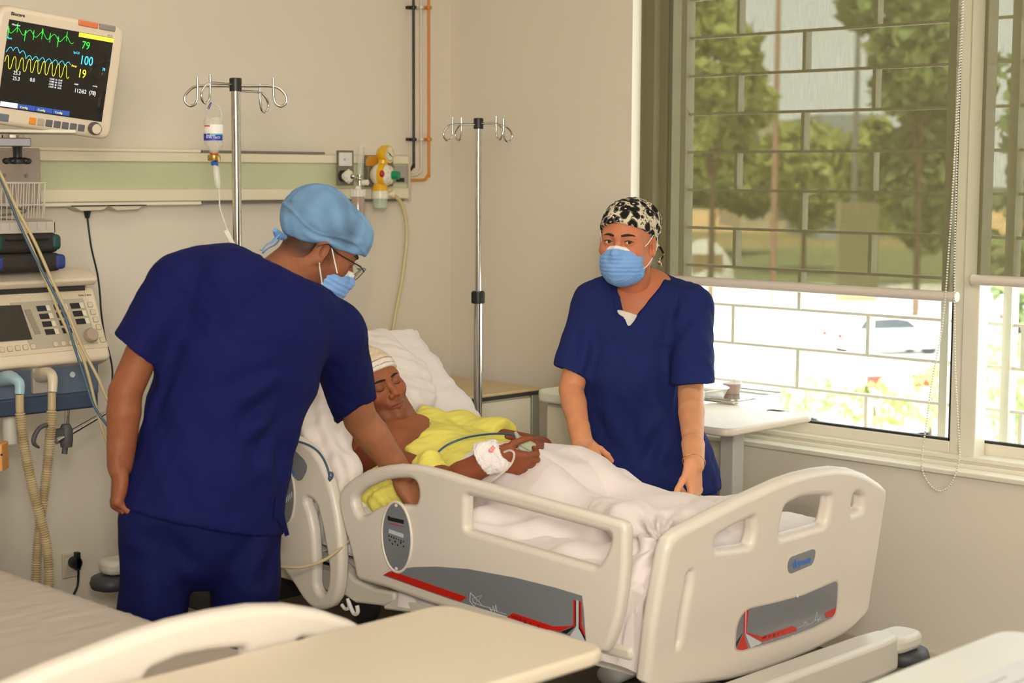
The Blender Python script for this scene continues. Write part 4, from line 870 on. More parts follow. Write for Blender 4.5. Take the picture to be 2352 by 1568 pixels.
# ---------------------------------------------------------------- neighbouring bed: the same model
bed2 = copy_tree(bed); bed2.location = bed.location+Vector((-1.865, -.06, 0)); bed2['label'] = 'hospital bed at the bottom left, only its curved footboard and flat sheet showing'
for c in [o for o in bed2.children if o.name.startswith('backrest_frame')]:
    c.data = c.data.copy(); c.data.transform(Matrix.Translation((3.34, 3.62, .515)) @ Matrix.Rotation(-ba, 4, 'X') @ Matrix.Translation((-3.34, -3.62, -.515)))
for c in list(bed2.children):
    if c.name.startswith('side_rail'):
        for g_ in list(c.children_recursive): bpy.data.objects.remove(g_)
        bpy.data.objects.remove(c)
# ---------------------------------------------------------------- patient monitor on its arm
m_beige = mat('device_beige', (214, 200, 178), rough=.42); m_bsh = mat('device_beige_dark', (176, 160, 140), rough=.5)
ms = Matrix  # noqa
e1 = nrm(.767*RV - .05*UV + .64*FV); d_ = nrm(-.174*RV - .961*UV + .13*FV); e2 = nrm(-(d_-e1*(d_@e1))); e3 = np.cross(e1, e2)
SC = at(130, 165, 4.55)
mon = thing('patient_monitor', 'beige patient monitor showing green, blue and yellow traces, tilted on the wall arm', 'monitor', SC-e2*.19)
SW, SH = .150, .1165
P = lambda a, b, l=0: SC+e1*a+e2*b+e3*l
plate('casing', rounded([(-SW-.045, -SH-.046), (SW+.034, -SH-.048), (SW+.034, SH+.035), (-SW-.030, SH+.035)], [.03, .03, .035, .035]), [], P(0, 0, -.026), e1, e2, .05, m_beige, mon, bev=.014)
plate('rear_housing', rounded([(-SW-.03, -SH-.038), (SW+.050, -SH-.03), (SW+.056, SH+.012), (-SW-.02, SH+.02)], .04), [], P(.0, 0, -.09), e1, e2, .10, m_bsh, mon, bev=.02)
plate('screen', [(-SW, -SH), (SW, -SH), (SW, SH), (-SW, SH)], [], P(0, 0, -.001), e1, e2, .003, mat('screen_glass', (22, 24, 24), rough=.08, coat=1), mon, bev=.0005)
scr = [o for o in mon.children if o.name.startswith('screen')][0]
def glow(n, c, s=1.0): return mat('glow_'+n, c, emit=s, rough=.5)
cg, cc, cy, cw = glow('green', (50, 200, 60)), glow('cyan', (70, 200, 225)), glow('yellow', (215, 215, 60)), glow('white', (205, 210, 215), .8)
def uv(u, v, l=.0014): return P(-SW+2*SW*u, SH-2*SH*v, l)
def wave(nm, f, u0, u1, m, n=160, r=.0007):
    M().tube([uv(u0+(u1-u0)*i/n, f(i/n)) for i in range(n+1)], r, n=4).obj(nm, m, scr)
def ecg(t):
    q = (t*8) % 1; b = .115+.035*math.sin(t*34)
    if q < .08: b -= .07*(q/.08)
    elif q < .14: b += .13*(1-(q-.08)/.06)-.05
    return b
wave('green_trace', ecg, .0, .62, cg, 300); wave('cyan_trace', lambda t: .385-.05*abs(math.sin(t*31))-.045*max(0, 1-abs(t-.12)*6)+.03*(t > .3), .01, .62, cc)
wave('yellow_trace', lambda t: .48-.075*(1 if math.sin(t*56) > 0 else -1)*abs(math.sin(t*56))**.5, .01, .62, cy)
def stx(s, u, v, sz, m, **k): return text('readout_text', s, sz, uv(u, v), e1, e2, m, scr, **k)
stx('79', .70, .185, .030, cg, sx=.8); stx('100', .70, .365, .035, cc, sx=.75); stx('19', .70, .52, .033, cy, sx=.75); stx('112/62  (78)', .69, .70, .016, cw, sx=.8)
stx('25.3', .10, .605, .014, cw, sx=.85); stx('25.3', .10, .67, .014, cw, sx=.85); stx('0.0', .26, .655, .014, cw, sx=.85); stx('78', .93, .40, .012, cc, sx=.7)
stx('SpO2', .63, .255, .008, cc); stx('Resp', .63, .41, .008, cy); stx('Monitor', .03, .06, .007, cw); stx('Pleth', .0, .22, .007, cc); stx('NIBP', .68, .615, .006, cw); stx('mmHg', .86, .60, .005, cw)
for i in range(4): stx('112/82  66  12:4%d' % i, .44, .60+i*.03, .0065, cw, sx=.8)
M().prism([uv(.66, .055, .001), uv(1, .055, .001), uv(1, .005, .001), uv(.66, .005, .001)][::-1], e3*.0004).obj('alarm_banner', glow('banner', (225, 215, 60)), scr)
for i in range(4):
    M().prism([uv(.02+i*.165, .985, .001), uv(.18+i*.165, .985, .001), uv(.18+i*.165, .93, .001), uv(.02+i*.165, .93, .001)], e3*.0004).obj('menu_tab', glow('tab', (40, 70, 150), .7) if i else cw, scr)
    if i: stx('Config', .04+i*.165, .975, .008, cy)
text('maker_text', 'Biocare', .0125, P(-SW+.003, SH+.012, .0), e1, e2, m_blk, mon, bold=.0003)
text('model_text', 'iM 15', .006, P(SW-.018, SH+.003, .0), e1, e2, m_grey, mon)
M().box(P(.072, SH+.0245, -.004), (.029, .008, .006), ax=(e1, e2, e3)).obj('alarm_lamp', mat('lamp_orange', (214, 120, 78), rough=.3), mon, bevel=.003)
M().box(P(.128, SH+.0245, -.004), (.024, .008, .006), ax=(e1, e2, e3)).obj('alarm_lamp', mat('lamp_grey', (142, 134, 130), rough=.3), mon, bevel=.003)
for i in range(7):
    M().box(P(-.048+i*.0235, -SH-.024, -.001), (.0095, .0095, .003), ax=(e1, e2, e3)).obj('key', mat('key_orange', (226, 140, 30)) if i == 0 else (mat('key_pale', (170, 160, 146)) if i == 1 else mat('key_grey', (96, 96, 100))), mon, bevel=.002)
M().box(P(-.132, -SH-.026, -.001), (.017, .010, .003), ax=(e1, e2, e3)).obj('power_key', mat('key_blue', (104, 112, 128)), mon, bevel=.002)
M().lathe(P(.128, -SH-.020, 0), [(.017, 0), (.018, .010), (.016, .020), (.0145, .022)], ax=e3, n=28).obj('knob', mat('knob_ring', (96, 90, 84), rough=.4), mon, smooth=.6)
M().lathe(P(.128, -SH-.020, .022), [(.0135, 0), (.013, .001)], ax=e3, n=28).obj('knob_face', m_beige, mon)
# wall arm with shelf and lever
arm = thing('wall_bracket', 'grey wall arm and shelf under the patient monitor with a black star knob', 'bracket', at(40, 340, 4.75))
q = at(45, 302, 4.62); M().box(q-RV0*.10, (.24, .12, .005), ax=(nrm(RV0*.9+HV*.3), nrm(HV*.9-RV0*.3), ZV)).obj('shelf', mat('shelf_pale', (206, 200, 180), rough=.4), arm, bevel=.002)
q = at(30, 325, 4.62); M().lathe(q+V(0, 0, .012), [(.03, -.002), (.03, .006)], n=24).obj('swivel_disc', m_steel, arm)
M().box(q-RV0*.05-V(0, 0, .002), (.095, .04, .012), ax=(nrm(RV0*.93+HV*.3), nrm(HV*.93-RV0*.3), ZV)).obj('arm_block', mat('arm_grey', (126, 126, 130), rough=.4), arm, bevel=.003)
M().tube([q-RV0*.1, q-RV0*.16+HV*.25, V(1.95, 4.85, q[2]-.02)], .028).obj('arm', m_bsh, arm, smooth=.6)
q = at(40, 348, 4.6); k = M().lathe(q-V(0, 0, .02), [(.012, .0), (.013, .03), (.016, .034)], n=20)
k.lathe(q-V(0, 0, .034), [(.02, 0), (.033, .004), (.034, .012), (.022, .018)], n=30)
for i in range(5): a = i*1.257; k.ball(q+V(.03*math.cos(a), .03*math.sin(a), -.026), (.012, .012, .009), n=10)
k.obj('star_knob', m_dark, arm, smooth=.9)
a, b = hit(-60, 338, 1, 4.79), hit(94, 476, 1, 4.79)
k = M().bb((a[0], 4.785, b[2]), (b[0], 4.80, a[2])).obj('wall_plate', mat('plate_mauve', (164, 150, 140), rough=.45), arm, bevel=.004)
k = M()
for px, py in ((60, 403), (75, 470), (10, 403)): k.lathe(hit(px, py, 1, 4.785), [(.006, 0), (.005, .004)], ax=(0, -1, 0), n=12)
k.obj('bolt', m_grey, arm)
M().bb((a[0]+.02, 4.80, b[2]+.02), (b[0]-.02, 4.85, a[2]-.02)).obj('stand_off', m_bsh, arm)
# wire basket
ba_ = thing('wire_basket', 'white wire basket hooked to the wall plate with a coiled lead inside', 'basket', hit(50, 520, 1, 4.70))
m_wire = mat('wire_white', (220, 212, 198), rough=.4)
xl, xr = hit(-60, 480, 1, 4.62)[0], hit(103, 425, 1, 4.62)[0]; z1_, z0_ = hit(103, 420, 1, 4.62)[2], hit(95, 520, 1, 4.62)[2]; y0_, y1_ = 4.60, 4.78
k = M()
for zz, in_ in ((z1_, 0), ((z0_+z1_)/2, .005), (z0_+.004, .014)):
    k.tube([(x, y, zz) for x, y in rounded([(xl+in_, y0_+in_), (xr-in_, y0_+in_), (xr-in_, y1_), (xl+in_, y1_)], .02)], .0026 if not in_ else .0018, closed=True, n=6)
for i in range(13):
    x = xl+.01+(xr-xl-.02)*i/12; k.tube([(x, y0_, z1_), (x, y0_+.012, z0_+.01), (x, y0_+.03, z0_), (x, y1_-.01, z0_), (x, y1_, z1_)], .0016, n=6)
for i in range(5):
    y = y0_+.02+(y1_-y0_-.04)*i/4; k.tube([(xr, y, z1_), (xr-.012, y, z0_+.01), (xr-.02, y, z0_), (xl+.02, y, z0_)], .0016, n=6)
k.obj('wires', m_wire, ba_, smooth=1)
cl = thing('coiled_lead', 'grey green lead coiled inside the white wire basket', 'cable', V(xr-.08, 4.69, z0_+.02))
M().tube([V(xr-.09+.06*math.cos(t)+.004*math.sin(3*t), 4.69+.05*math.sin(t), z0_+.012+.006*t) for t in np.linspace(0, 9, 60)], .0035).obj('lead', mat('lead_grey', (110, 108, 92)), cl, smooth=1)
# ---------------------------------------------------------------- ventilator on its cart
vent = thing('ventilator', 'old beige ventilator with keypad and rotary knob on a blue base and two ribbed hoses', 'ventilator', (2.2, 4.35, .1))
al = math.radians(22); v1 = V(1, 0, 0); v2 = V(0, math.sin(al), math.cos(al)); v3 = np.cross(v1, v2)
VR = 2.615; q = hit(200, 815, 1, 4.20); VO = V(0, 4.20, q[2]); VX0 = 1.98
tv = lambda px, py: (lambda r: V(r[0], r[1]))(trace([(px, py)], VO, v1, v2)[0])
Q = lambda a, b, l=0: VO+v1*a+v2*b+v3*l
tr, br = tv(203, 656), tv(256, 815)
plate('front_housing', rounded([(VX0, br[1]-.012), (br[0], br[1]-.012), (br[0]-.004, tr[1]), (VX0, tr[1])], .02), [], Q(0, 0, -.03), v1, v2, .06, m_beige, vent, bev=.012)
pc = [tv(*p) for p in ((192, 664), (250, 797), (-60, 826), (-100, 680))]
plate('control_panel', rounded([tuple(p) for p in pc], .008), [], Q(0, 0, .0005), v1, v2, .003, mat('panel_beige', (206, 192, 166), rough=.45), vent, bev=.001)
cpv = [o for o in vent.children if o.name.startswith('control_panel')][0]
def vp(nm, pts, m, l, par=cpv, r=.0, t=.0012):
    P_ = [tv(*p) for p in pts]; P_ = rounded(P_, r) if r else P_
    return M().prism([Q(p[0], p[1], l) for p in P_], v3*t).obj(nm, m, par)
Z2 = lambda x, y: (x/2.8, 480+y/2.8)
vp('keypad_field', [Z2(*p) for p in ((60, 605), (530, 575), (628, 865), (200, 905))], mat('field_grey', (172, 162, 144)), .002)
vp('display', [Z2(*p) for p in ((-150, 630), (128, 620), (203, 840), (-80, 862))], mat('display_dark', (52, 48, 42), rough=.15, coat=.6), .004)
for i in range(4): vp('soft_key', [Z2(*p) for p in ((152+i*18, 650+i*40), (190+i*18, 648+i*40), (205+i*18, 684+i*40), (166+i*18, 687+i*40))], mat('key_tan', (140, 130, 112)), .004)
for c_, (x, y, n_) in enumerate(((227, 627, 4), (338, 618, 4), (443, 610, 3))):
    for r_ in range(n_):
        a, b = x+r_*18, y+r_*50
        vp('key_legend', [Z2(*p) for p in ((a, b), (a+58, b-4), (a+70, b+30), (a+12, b+34))], m_blk, .004); vp('key', [Z2(*p) for p in ((a+60, b-4), (a+84, b-6), (a+96, b+28), (a+72, b+30))], mat('key_ivory', (214, 206, 186)), .004)
m_outl = mat('key_outline', (150, 142, 128))
for x, y in [(556+i*18, 600+i*48) for i in range(4)]+[(636, 826)]+[(334+i*50, 855-i*5) for i in range(4)]+[(-10+i*50, 890-i*5) for i in range(5)]:
    vp('round_key', [Z2(*p) for p in ((x, y), (x+34, y-3), (x+42, y+32), (x+8, y+35))], m_outl, .0022, r=.004); vp('round_key_face', [Z2(*p) for p in ((x+3, y+3), (x+32, y), (x+38, y+29), (x+10, y+32))], mat('key_face', (200, 188, 164)), .003, r=.004)
c = tv(*Z2(574, 818)); kn = M().lathe(Q(c[0], c[1], .002), [(.021, 0), (.021, .014), (.018, .020)], ax=v3, n=30); kn.obj('rotary_knob', mat('knob_tan', (168, 150, 130), rough=.5), cpv, smooth=.6)
text('maker_text', 'Evita 2 dura', .0085, Q(*tv(*Z2(505, 562)), .0025), v1, v2, m_blk, cpv)
# top cover with the handle gap, dark slot below it
h_ = tr[1]; T0 = Q(0, h_, 0); zt_ = T0[2]
k = M().prism([V(VX0, T0[1]-.03, zt_+.004), V(VX0, T0[1]-.045, zt_+.022), V(VX0, T0[1]-.0, zt_+.05), V(VX0, T0[1]+.32, zt_+.05), V(VX0, T0[1]+.32, zt_+.0), V(VX0, T0[1]+.03, zt_)], (tv(205, 640)[0]-VX0+.0, 0, 0)); k.obj('top_cover', m_beige, vent, bevel=.008, seg=3)
M().bb((VX0, T0[1]-.01, zt_-.012), (br[0]-.04, T0[1]+.3, zt_+.004)).obj('slot', mat('slot_dark', (46, 40, 34)), vent)
M().prism([V(VX0, 4.235, q[2]+.0), V(VX0, T0[1]+.03, zt_), V(VX0, 4.60, zt_), V(VX0, 4.60, q[2])], (br[0]-.012-VX0, 0, 0)).obj('rear_housing', m_bsh, vent)
a = hit(222, 822, 1, 4.24); b = hit(205, 920, 1, 4.24)
m_base = mat('base_blue', (84, 98, 116), rough=.45); m_base2 = mat('base_blue_dark', (52, 66, 90), rough=.45)
M().bb((VX0, 4.23, hit(205, 905, 1, 4.24)[2]), (a[0], 4.6, a[2]+.01)).obj('valve_block', m_base, vent, bevel=.006)
M().bb((VX0, 4.21, hit(190, 935, 1, 4.24)[2]), (a[0]-.015, 4.6, hit(205, 905, 1, 4.24)[2]+.012)).obj('base_shelf', m_base2, vent, bevel=.006)
a_, b_ = hit(73, 845, 1, 4.225), hit(118, 900, 1, 4.225); M().bb((a_[0], 4.218, b_[2]), (b_[0], 4.235, a_[2])).obj('port_plate', mat('port_grey', (166, 156, 146), rough=.4), vent, bevel=.003)
M().lathe(hit(166, 860, 1, 4.228), [(.009, 0), (.008, .003)], ax=(0, -1, 0), n=20).obj('round_badge', mat('badge', (184, 190, 196)), vent)
for f, m_, nm in ((((90, 862), (108, 860), (118, 862), (121, 875), (120, 900)), mat('elbow_ivory', (208, 194, 172), rough=.4), 'port_elbow'), (((0, 872), (22, 868), (36, 872), (45, 882), (45, 905)), mat('elbow_blue', (150, 182, 196), rough=.4), 'port_elbow')):
    P_ = [hit(f[i][0], f[i][1], 1, (4.22, 4.16, 4.12, 4.105, 4.10)[i]) for i in range(5)]
    M().tube(P_, [.020, .021, .015, .014, .013], smooth=5, n=20).obj(nm, m_, vent, smooth=1)
def hose(path, y, m, lb):
    P_ = catmull([hit(px, py, 1, y+dy) for px, py, dy in path], 40); d = np.cumsum([0]+[np.linalg.norm(P_[i+1]-P_[i]) for i in range(len(P_)-1)]); n = int(d[-1]/.0022)
    qq = np.linspace(0, d[-1], n); C_ = np.stack([np.interp(qq, d, [p[i] for p in P_]) for i in range(3)], 1)
    R_ = [.0115 if s < .05 else .0125+.0032*math.cos(s/.0068*6.283) for s in qq]
    o = M().tube(list(C_), R_, n=16).obj('breathing_hose', m, vent, smooth=1); o['label'] = lb
hm = sheer('hose_amber', (196, 176, 136), .22, rough=.3)
hose([(45, 905, 0), (47, 960, 0), (62, 1060, 0), (85, 1160, 0), (105, 1240, 0), (112, 1300, 0), (112, 1380, 0)], 4.10, hm, 'ribbed amber hose from the blue elbow')
hose([(119, 900, 0), (118, 960, 0), (110, 1060, .02), (98, 1160, .03), (88, 1240, .03), (84, 1300, .02), (82, 1380, 0)], 4.105, hm, 'ribbed amber hose from the ivory elbow')
M().bb((2.13, 4.36, .12), (2.19, 4.42, 1.0)).bb((2.30, 4.38, .12), (2.345, 4.42, 1.0)).obj('column', mat('cart_pole', (176, 170, 158), rough=.4), vent, bevel=.006)
M().cone(hit(22, 940, 1, 4.3), hit(24, 1018, 1, 4.3), .022, n=20).obj('filter_can', mat('filter_white', (206, 200, 188)), vent, smooth=.6)
k = M()
for x, y in ((2.02, 4.18), (2.48, 4.18), (2.02, 4.58), (2.48, 4.58)):
    k.tube([(2.24, 4.39, .11), (x, y, .10)], .022); k.lathe((x-.015, y, .045), [(.03, 0), (.045, 0), (.045, .03), (.03, .03)], ax=(1, 0, 0), n=20)
k.obj('wheeled_base', mat('cart_base', (120, 122, 124), rough=.5), vent, smooth=.7)
# chrome clamp arm
k = M(); y = 4.14; k.tube([hit(155, 920, 1, 4.25), hit(152, 1010, 1, 4.25)], .0075, n=14); k.tube([hit(128, 1012, 1, y), hit(160, 995, 1, y+.01), hit(252, 942, 1, y+.04)], [.011, .008, .006], n=14)
ar = k.obj('support_arm', m_steel, vent, smooth=.7)
M().lathe(hit(152, 1002, 1, 4.15), [(.016, -.03), (.019, -.01), (.019, .02), (.012, .035)], n=20).cone(hit(151, 1010, 1, 4.15), hit(148, 1042, 1, 4.15), .008).box(hit(132, 995, 1, 4.15), (.018, .014, .012)).obj('clamp', m_fd, ar, smooth=.6)
M().tube([hit(px, py, 1, 4.08) for px, py in ((108, 975), (92, 982), (80, 1000), (78, 1018), (90, 1028))], [.006, .006, .007, .006, .003], smooth=5).obj('clamp_hook', m_fd, ar, smooth=1)
# things lying on the ventilator
zc = zt_+.052
bt_ = thing('padded_case', 'black padded case with blue corners, lowest on the ventilator', 'case', (2.2, 4.35, zc), 'padded cases on the ventilator')
def softbox(nm, lo, hi, m, par, r=.018): return M().bb(lo, hi).obj(nm, m, par, bevel=r, seg=4)
m_cs = mat('case_black', (40, 36, 28), rough=.75, bump=.2, bscale=200)
xr_ = hit(148, 610, 1, 4.20)[0]
za = zc+.052; softbox('body', (1.96, 4.19, zc), (xr_-.008, 4.46, za), m_cs, bt_)
for x in (xr_-.035, 2.255): softbox('corner', (x, 4.185, zc+.006), (x+.035, 4.465, za-.004), mat('corner_blue', (40, 52, 120), rough=.6), bt_, .012)
bt2 = thing('padded_case', 'black padded case with dark green corners, on top of the blue cornered one', 'case', (2.2, 4.35, za), 'padded cases on the ventilator')
zb_ = za+.056; softbox('body', (1.96, 4.20, za), (xr_-.010, 4.46, zb_), m_cs, bt2)
for x in (xr_-.038, 2.265): softbox('corner', (x, 4.195, za+.008), (x+.03, 4.465, zb_-.004), mat('corner_green', (16, 66, 58), rough=.6), bt2, .012)
M().bb((2.30, 4.188, zb_-.018), (xr_-.05, 4.20, zb_-.012)).obj('handle', m_dark, bt2, bevel=.003)
tr_ = thing('grey_rack', 'low grey plastic rack with notched rim lying on the green cornered case', 'rack', (2.2, 4.35, zb_))
k = M(); xq = hit(128, 540, 1, 4.21)[0]; k.bb((1.96, 4.215, zb_), (xq, 4.40, zb_+.010)); k.bb((1.96, 4.21, zb_), (xq, 4.218, zb_+.032)); k.bb((xq-.006, 4.21, zb_), (xq, 4.40, zb_+.038)); k.bb((1.96, 4.39, zb_), (xq, 4.40, zb_+.032))
k.obj('tray', mat('rack_grey', (184, 176, 166), rough=.5), tr_, bevel=.002)
k = M()
for i in range(12): k.bb((xq-.03-i*.028, 4.207, zb_+.010), (xq-.022-i*.028, 4.211, zb_+.030))
k.obj('ribs', mat('rack_grey', (184, 176, 166)), tr_)
# three leads sweeping down across the ventilator
def lead(nm, lab, pts, Zs, r, m, grp=None, sm=6):
    P_ = [at(p[0], p[1], Zs if not hasattr(Zs, '__len__') else Zs[i]) for i, p in enumerate(pts)]
    return tag(M().tube(P_, r, smooth=sm, n=10).obj(nm, m, smooth=1), lab, 'cable', grp)
GL = 'leads sweeping down in front of the ventilator'
m_cl = mat('lead_cream', (176, 160, 118), rough=.45); m_bl = mat('lead_blue', (58, 86, 110), rough=.4)
lead('monitor_lead', 'cream lead in front of the ventilator that ends furthest left', [(-40, 330), (0, 412), (30, 480), (65, 550), (105, 645), (155, 760), (186, 812), (205, 870), (222, 940), (240, 1000), (258, 1042), (290, 1080)], 4.35, .0042, m_cl, GL)
lead('monitor_lead', 'cream lead in front of the ventilator passing highest behind the hanging arm', [(-40, 322), (4, 405), (40, 482), (78, 552), (118, 640), (160, 730), (190, 800), (225, 868), (250, 925), (275, 975), (300, 1000)], 4.33, .0042, m_cl, GL)
lead('monitor_lead', 'blue lead between the two cream ones in front of the ventilator', [(-38, 335), (8, 425), (38, 500), (75, 580), (112, 650), (145, 715), (160, 760), (172, 800), (195, 870), (215, 930), (245, 975), (262, 990), (300, 1010)], 4.34, .0035, m_bl, GL)
ob = thing('wooden_block', 'small orange brown block at the left edge beside the hoses', 'block', at(0, 1080, 4.3))
M().box(at(-12, 1047, 4.3), (.028, .03, .036), ax=(RV0, HV, ZV)).obj('block', mat('block_wood', (206, 146, 80), rough=.5, var=.1, stretch=(1, 1, 8)), ob, bevel=.003)
M().lathe(at(4, 1044, 4.26), [(.003, 0), (.003, .002)], ax=-HV, n=10).obj('hole', m_dark, ob)
M().box(at(-22, 118, 4.66), (.035, .05, .07), ax=(e1, e2, e3)).obj('side_module', m_grey, mon, bevel=.006)
wb = thing('small_basket', 'orange brown woven basket behind the nurse\'s right arm', 'basket', (4.40, 3.70, .844))
k = M()
for i in range(7): k.lathe((4.40, 3.70, .846+i*.011), [(.075+.003*i, 0), (.080+.003*i, .003), (.080+.003*i, .007), (.075+.003*i, .010)], n=28)
k.obj('weave', mat('wicker', (206, 150, 66), rough=.7), wb, smooth=.8)
# ---------------------------------------------------------------- people: shared builders
def tri(f, p):
    q = (np.array(p)-f.lo)/f.h; i = np.clip(np.floor(q).astype(int), 0, f.n-2); t = q-i; o = 0.
    for a in (0, 1):
        for b in (0, 1):
            for c in (0, 1): o += f.D[i[0]+a, i[1]+b, i[2]+c]*(t[0] if a else 1-t[0])*(t[1] if b else 1-t[1])*(t[2] if c else 1-t[2])
    return o
def march(f, o, d, L=.3, lift=0., step=.0015):
    d = nrm(d); o = np.array(o, float)
    for i in range(int(L/step)):
        if tri(f, o+d*step*i) < 0: return o+d*(step*(i-.5)-lift)
    return o+d*L*.5
def fr3(f, u):
    """head frame rows: right of the person, forward, up"""
    f = nrm(f); u = nrm(np.array(u)-f*(np.array(u)@f)); return np.array([np.cross(f, u), f, u])
def head_fld(c, A, s=1., eyes='open', neck=None, h=.0018, jaw=1.):
    W = lambda x, y, z: np.array(c)+s*(x*A[0]+y*A[1]+z*A[2])
    pts = [W(a, b, d) for a in (-.1, .1) for b in (-.125, .135) for d in (-.14, .13)]+([np.array(neck[0])-.07, np.array(neck[0])+.07] if neck else [])
    F = Fld(np.min(pts, axis=0), np.max(pts, axis=0), h)
    E = lambda x, y, z, rx, ry, rz, k=.01, mode='+': F.ell(W(x, y, z), (rx*s, ry*s, rz*s), A, k*s, mode)
    C = lambda a, b, ra, rb, k=.01, mode='+': F.cone(W(*a), W(*b), ra*s, rb*s, k*s, mode)
    E(0, -.008, .030, .076, .098, .088); E(0, .020, -.028, .064*jaw, .068, .085, .03)
    for q in (-1, 1):
        C((q*.056*jaw, .002, -.055), (q*.034*jaw, .052, -.098), .017, .015, .03); C((q*.034*jaw, .052, -.098), (0, .072, -.105), .015, .015, .02)
        E(q*.040, .060, -.028, .024, .024, .024, .025); C((q*.010, .088, .016), (q*.046, .068, .018), .0095, .008, .018)
    E(0, .082, -.100, .020, .015, .015, .02)
    for q in (-1, 1): E(q*.032, .100, -.001, .018, .014, .012, .014, '-')
    C((0, .086, .006), (0, .106, -.030), .0072, .0105, .012); E(0, .108, -.034, .011, .010, .010, .006)
    for q in (-1, 1): E(q*.0125, .098, -.039, .0075, .010, .0075, .006); E(q*.0065, .106, -.0465, .0036, .0055, .004, .002, '-')
    E(0, .080, -.062, .028, .018, .018, .016)
    for q in (-1, 1):
        C((q*.024, .084, -.0695), (q*.005, .0975, -.0655), .0028, .0052, .004); C((q*.022, .083, -.0715), (0, .0955, -.0755), .0028, .0060, .004)
    for q in (-1, 1): C((q*.023, .0885, -.0705), (0, .1035, -.0705), .0012, .0014, .0015, '-')
    for q in (-1, 1):
        if eyes == 'open':
            E(q*.0315, .0785, -.001, .0158, .0150, .0135, .006); E(q*.0318, .098, -.0012, .0152, .0125, .0060, .002, '-')
        else: E(q*.0315, .0785, -.001, .0160, .0152, .0140, .005); C((q*.018, .0925, -.006), (q*.0315, .0955, -.0085), .0011, .0013, .002, '-'); C((q*.0315, .0955, -.0085), (q*.045, .088, -.006), .0013, .0010, .002, '-')
        B = np.array([A[0]*math.cos(q*.35)+A[1]*math.sin(q*.35)*-1, A[1]*math.cos(q*.35)+A[0]*math.sin(q*.35), A[2]])
        F.ell(W(q*.080, -.010, -.010), (.0085*s, .019*s, .031*s), B, .008*s); F.ell(W(q*.0885, -.003, -.008), (.0085*s, .0115*s, .020*s), B, .003*s, '-')
        F.ell(W(q*.082, -.003, -.034), (.006*s, .009*s, .010*s), B, .006*s)
    if neck:
        P = [W(0, -.022, -.045)]+[np.array(neck[0])]; F.tube(P, [(.052*s, .056*s), (neck[1], neck[1]*.95)], A[0], .035)
        for q in (-1, 1): F.cone(W(q*.055, -.02, -.045), np.array(neck[0])+A[1]*.045+A[0]*q*.015, .011, .009, .03)
    return F, W
def loc(P, c, A, s): return (P-np.array(c))@np.array(A).T/s
def skin_cols(P, Q, base, red=.06, seed=0):
    C = np.tile(np.array(lin(base)), (len(P), 1)); n = wav(P, 60, seed)*.05+wav(P, 190, seed+3)*.04
    return C*(1+n[:, None])
def head_cols(P, Q, c, A, s, base, lips, brow=None, stubble=0., hair=None):
    L = loc(P, c, A, s); C = skin_cols(P, Q, base); x, y, z = L.T; ax = np.abs(x)
    C = mix3(C, np.array(lin(base))*np.array([1.12, .80, .74]), .30*np.exp(-(((ax-.042)/.02)**2+((z+.03)/.02)**2))*(y > .03))
    C = mix3(C, np.array(lin(base))*np.array([1.1, .76, .7]), .5*np.exp(-((x/.014)**2+((z+.038)/.014)**2))*(y > .09))
    m = np.exp(-((z+.0705)/.0075)**4)*np.exp(-(x/.0215)**6)*(y > .083); C = mix3(C, lin(lips), np.clip(m, 0, 1)*.8)
    e = np.exp(-(((ax-.0315)/.019)**4+((z+.001)/.014)**4))*(y > .06); C = mix3(C, np.array(lin(base))*.62, e*.45)
    m = np.exp(-((np.abs(z+.0705))/.0011)**2)*(ax < .023)*(y > .08); C = mix3(C, np.array(lin(lips))*.25, np.clip(m, 0, 1)*.8)
    if stubble > 0:
        g = sstep(-.030, -.065, z)*sstep(.03, .055, y+0*z+ax*.35)*.9; g = np.maximum(g, sstep(-.040, -.06, z)*sstep(.062, .05, ax)*sstep(-.02, .03, y))
        C = mix3(C, (.022, .014, .010), np.clip(g, 0, 1)*stubble)
    if hair is not None:
        g = sstep(.02, .0, y)*sstep(-.075, -.03, z+.0*y)*(z < .08); C = mix3(C, lin(hair), np.clip(g*(ax < .0775), 0, 1)*.75)
        g = np.exp(-((ax-.072)/.02)**2)*sstep(.045, .02, y)*sstep(-.045, -.02, z); C = mix3(C, lin(hair), np.clip(g*(ax < .0755), 0, 1)*.6)
    return C
def eyeball(c, A, s, q, gaze, iris=(70, 44, 28)):
    o = np.array(c)+s*(q*.0315*A[0]+.0775*A[1]-.0012*A[2]); f = Fld(o-.015, o+.015, .0009); f.ell(o, (.0126*s,)*3, A, .001); P, Q = f.mesh(1)
    g = nrm(gaze); a = np.arccos(np.clip(((P-o)/np.linalg.norm(P-o, axis=1)[:, None])@g, -1, 1)); C = np.tile(np.array(lin((226, 218, 208))), (len(P), 1))
    C = mix3(C, lin(iris), sstep(.50, .44, a)); C = mix3(C, (.01, .008, .006), np.maximum(sstep(.24, .2, a), .8*np.exp(-((a-.48)/.03)**2))); return P, Q, C
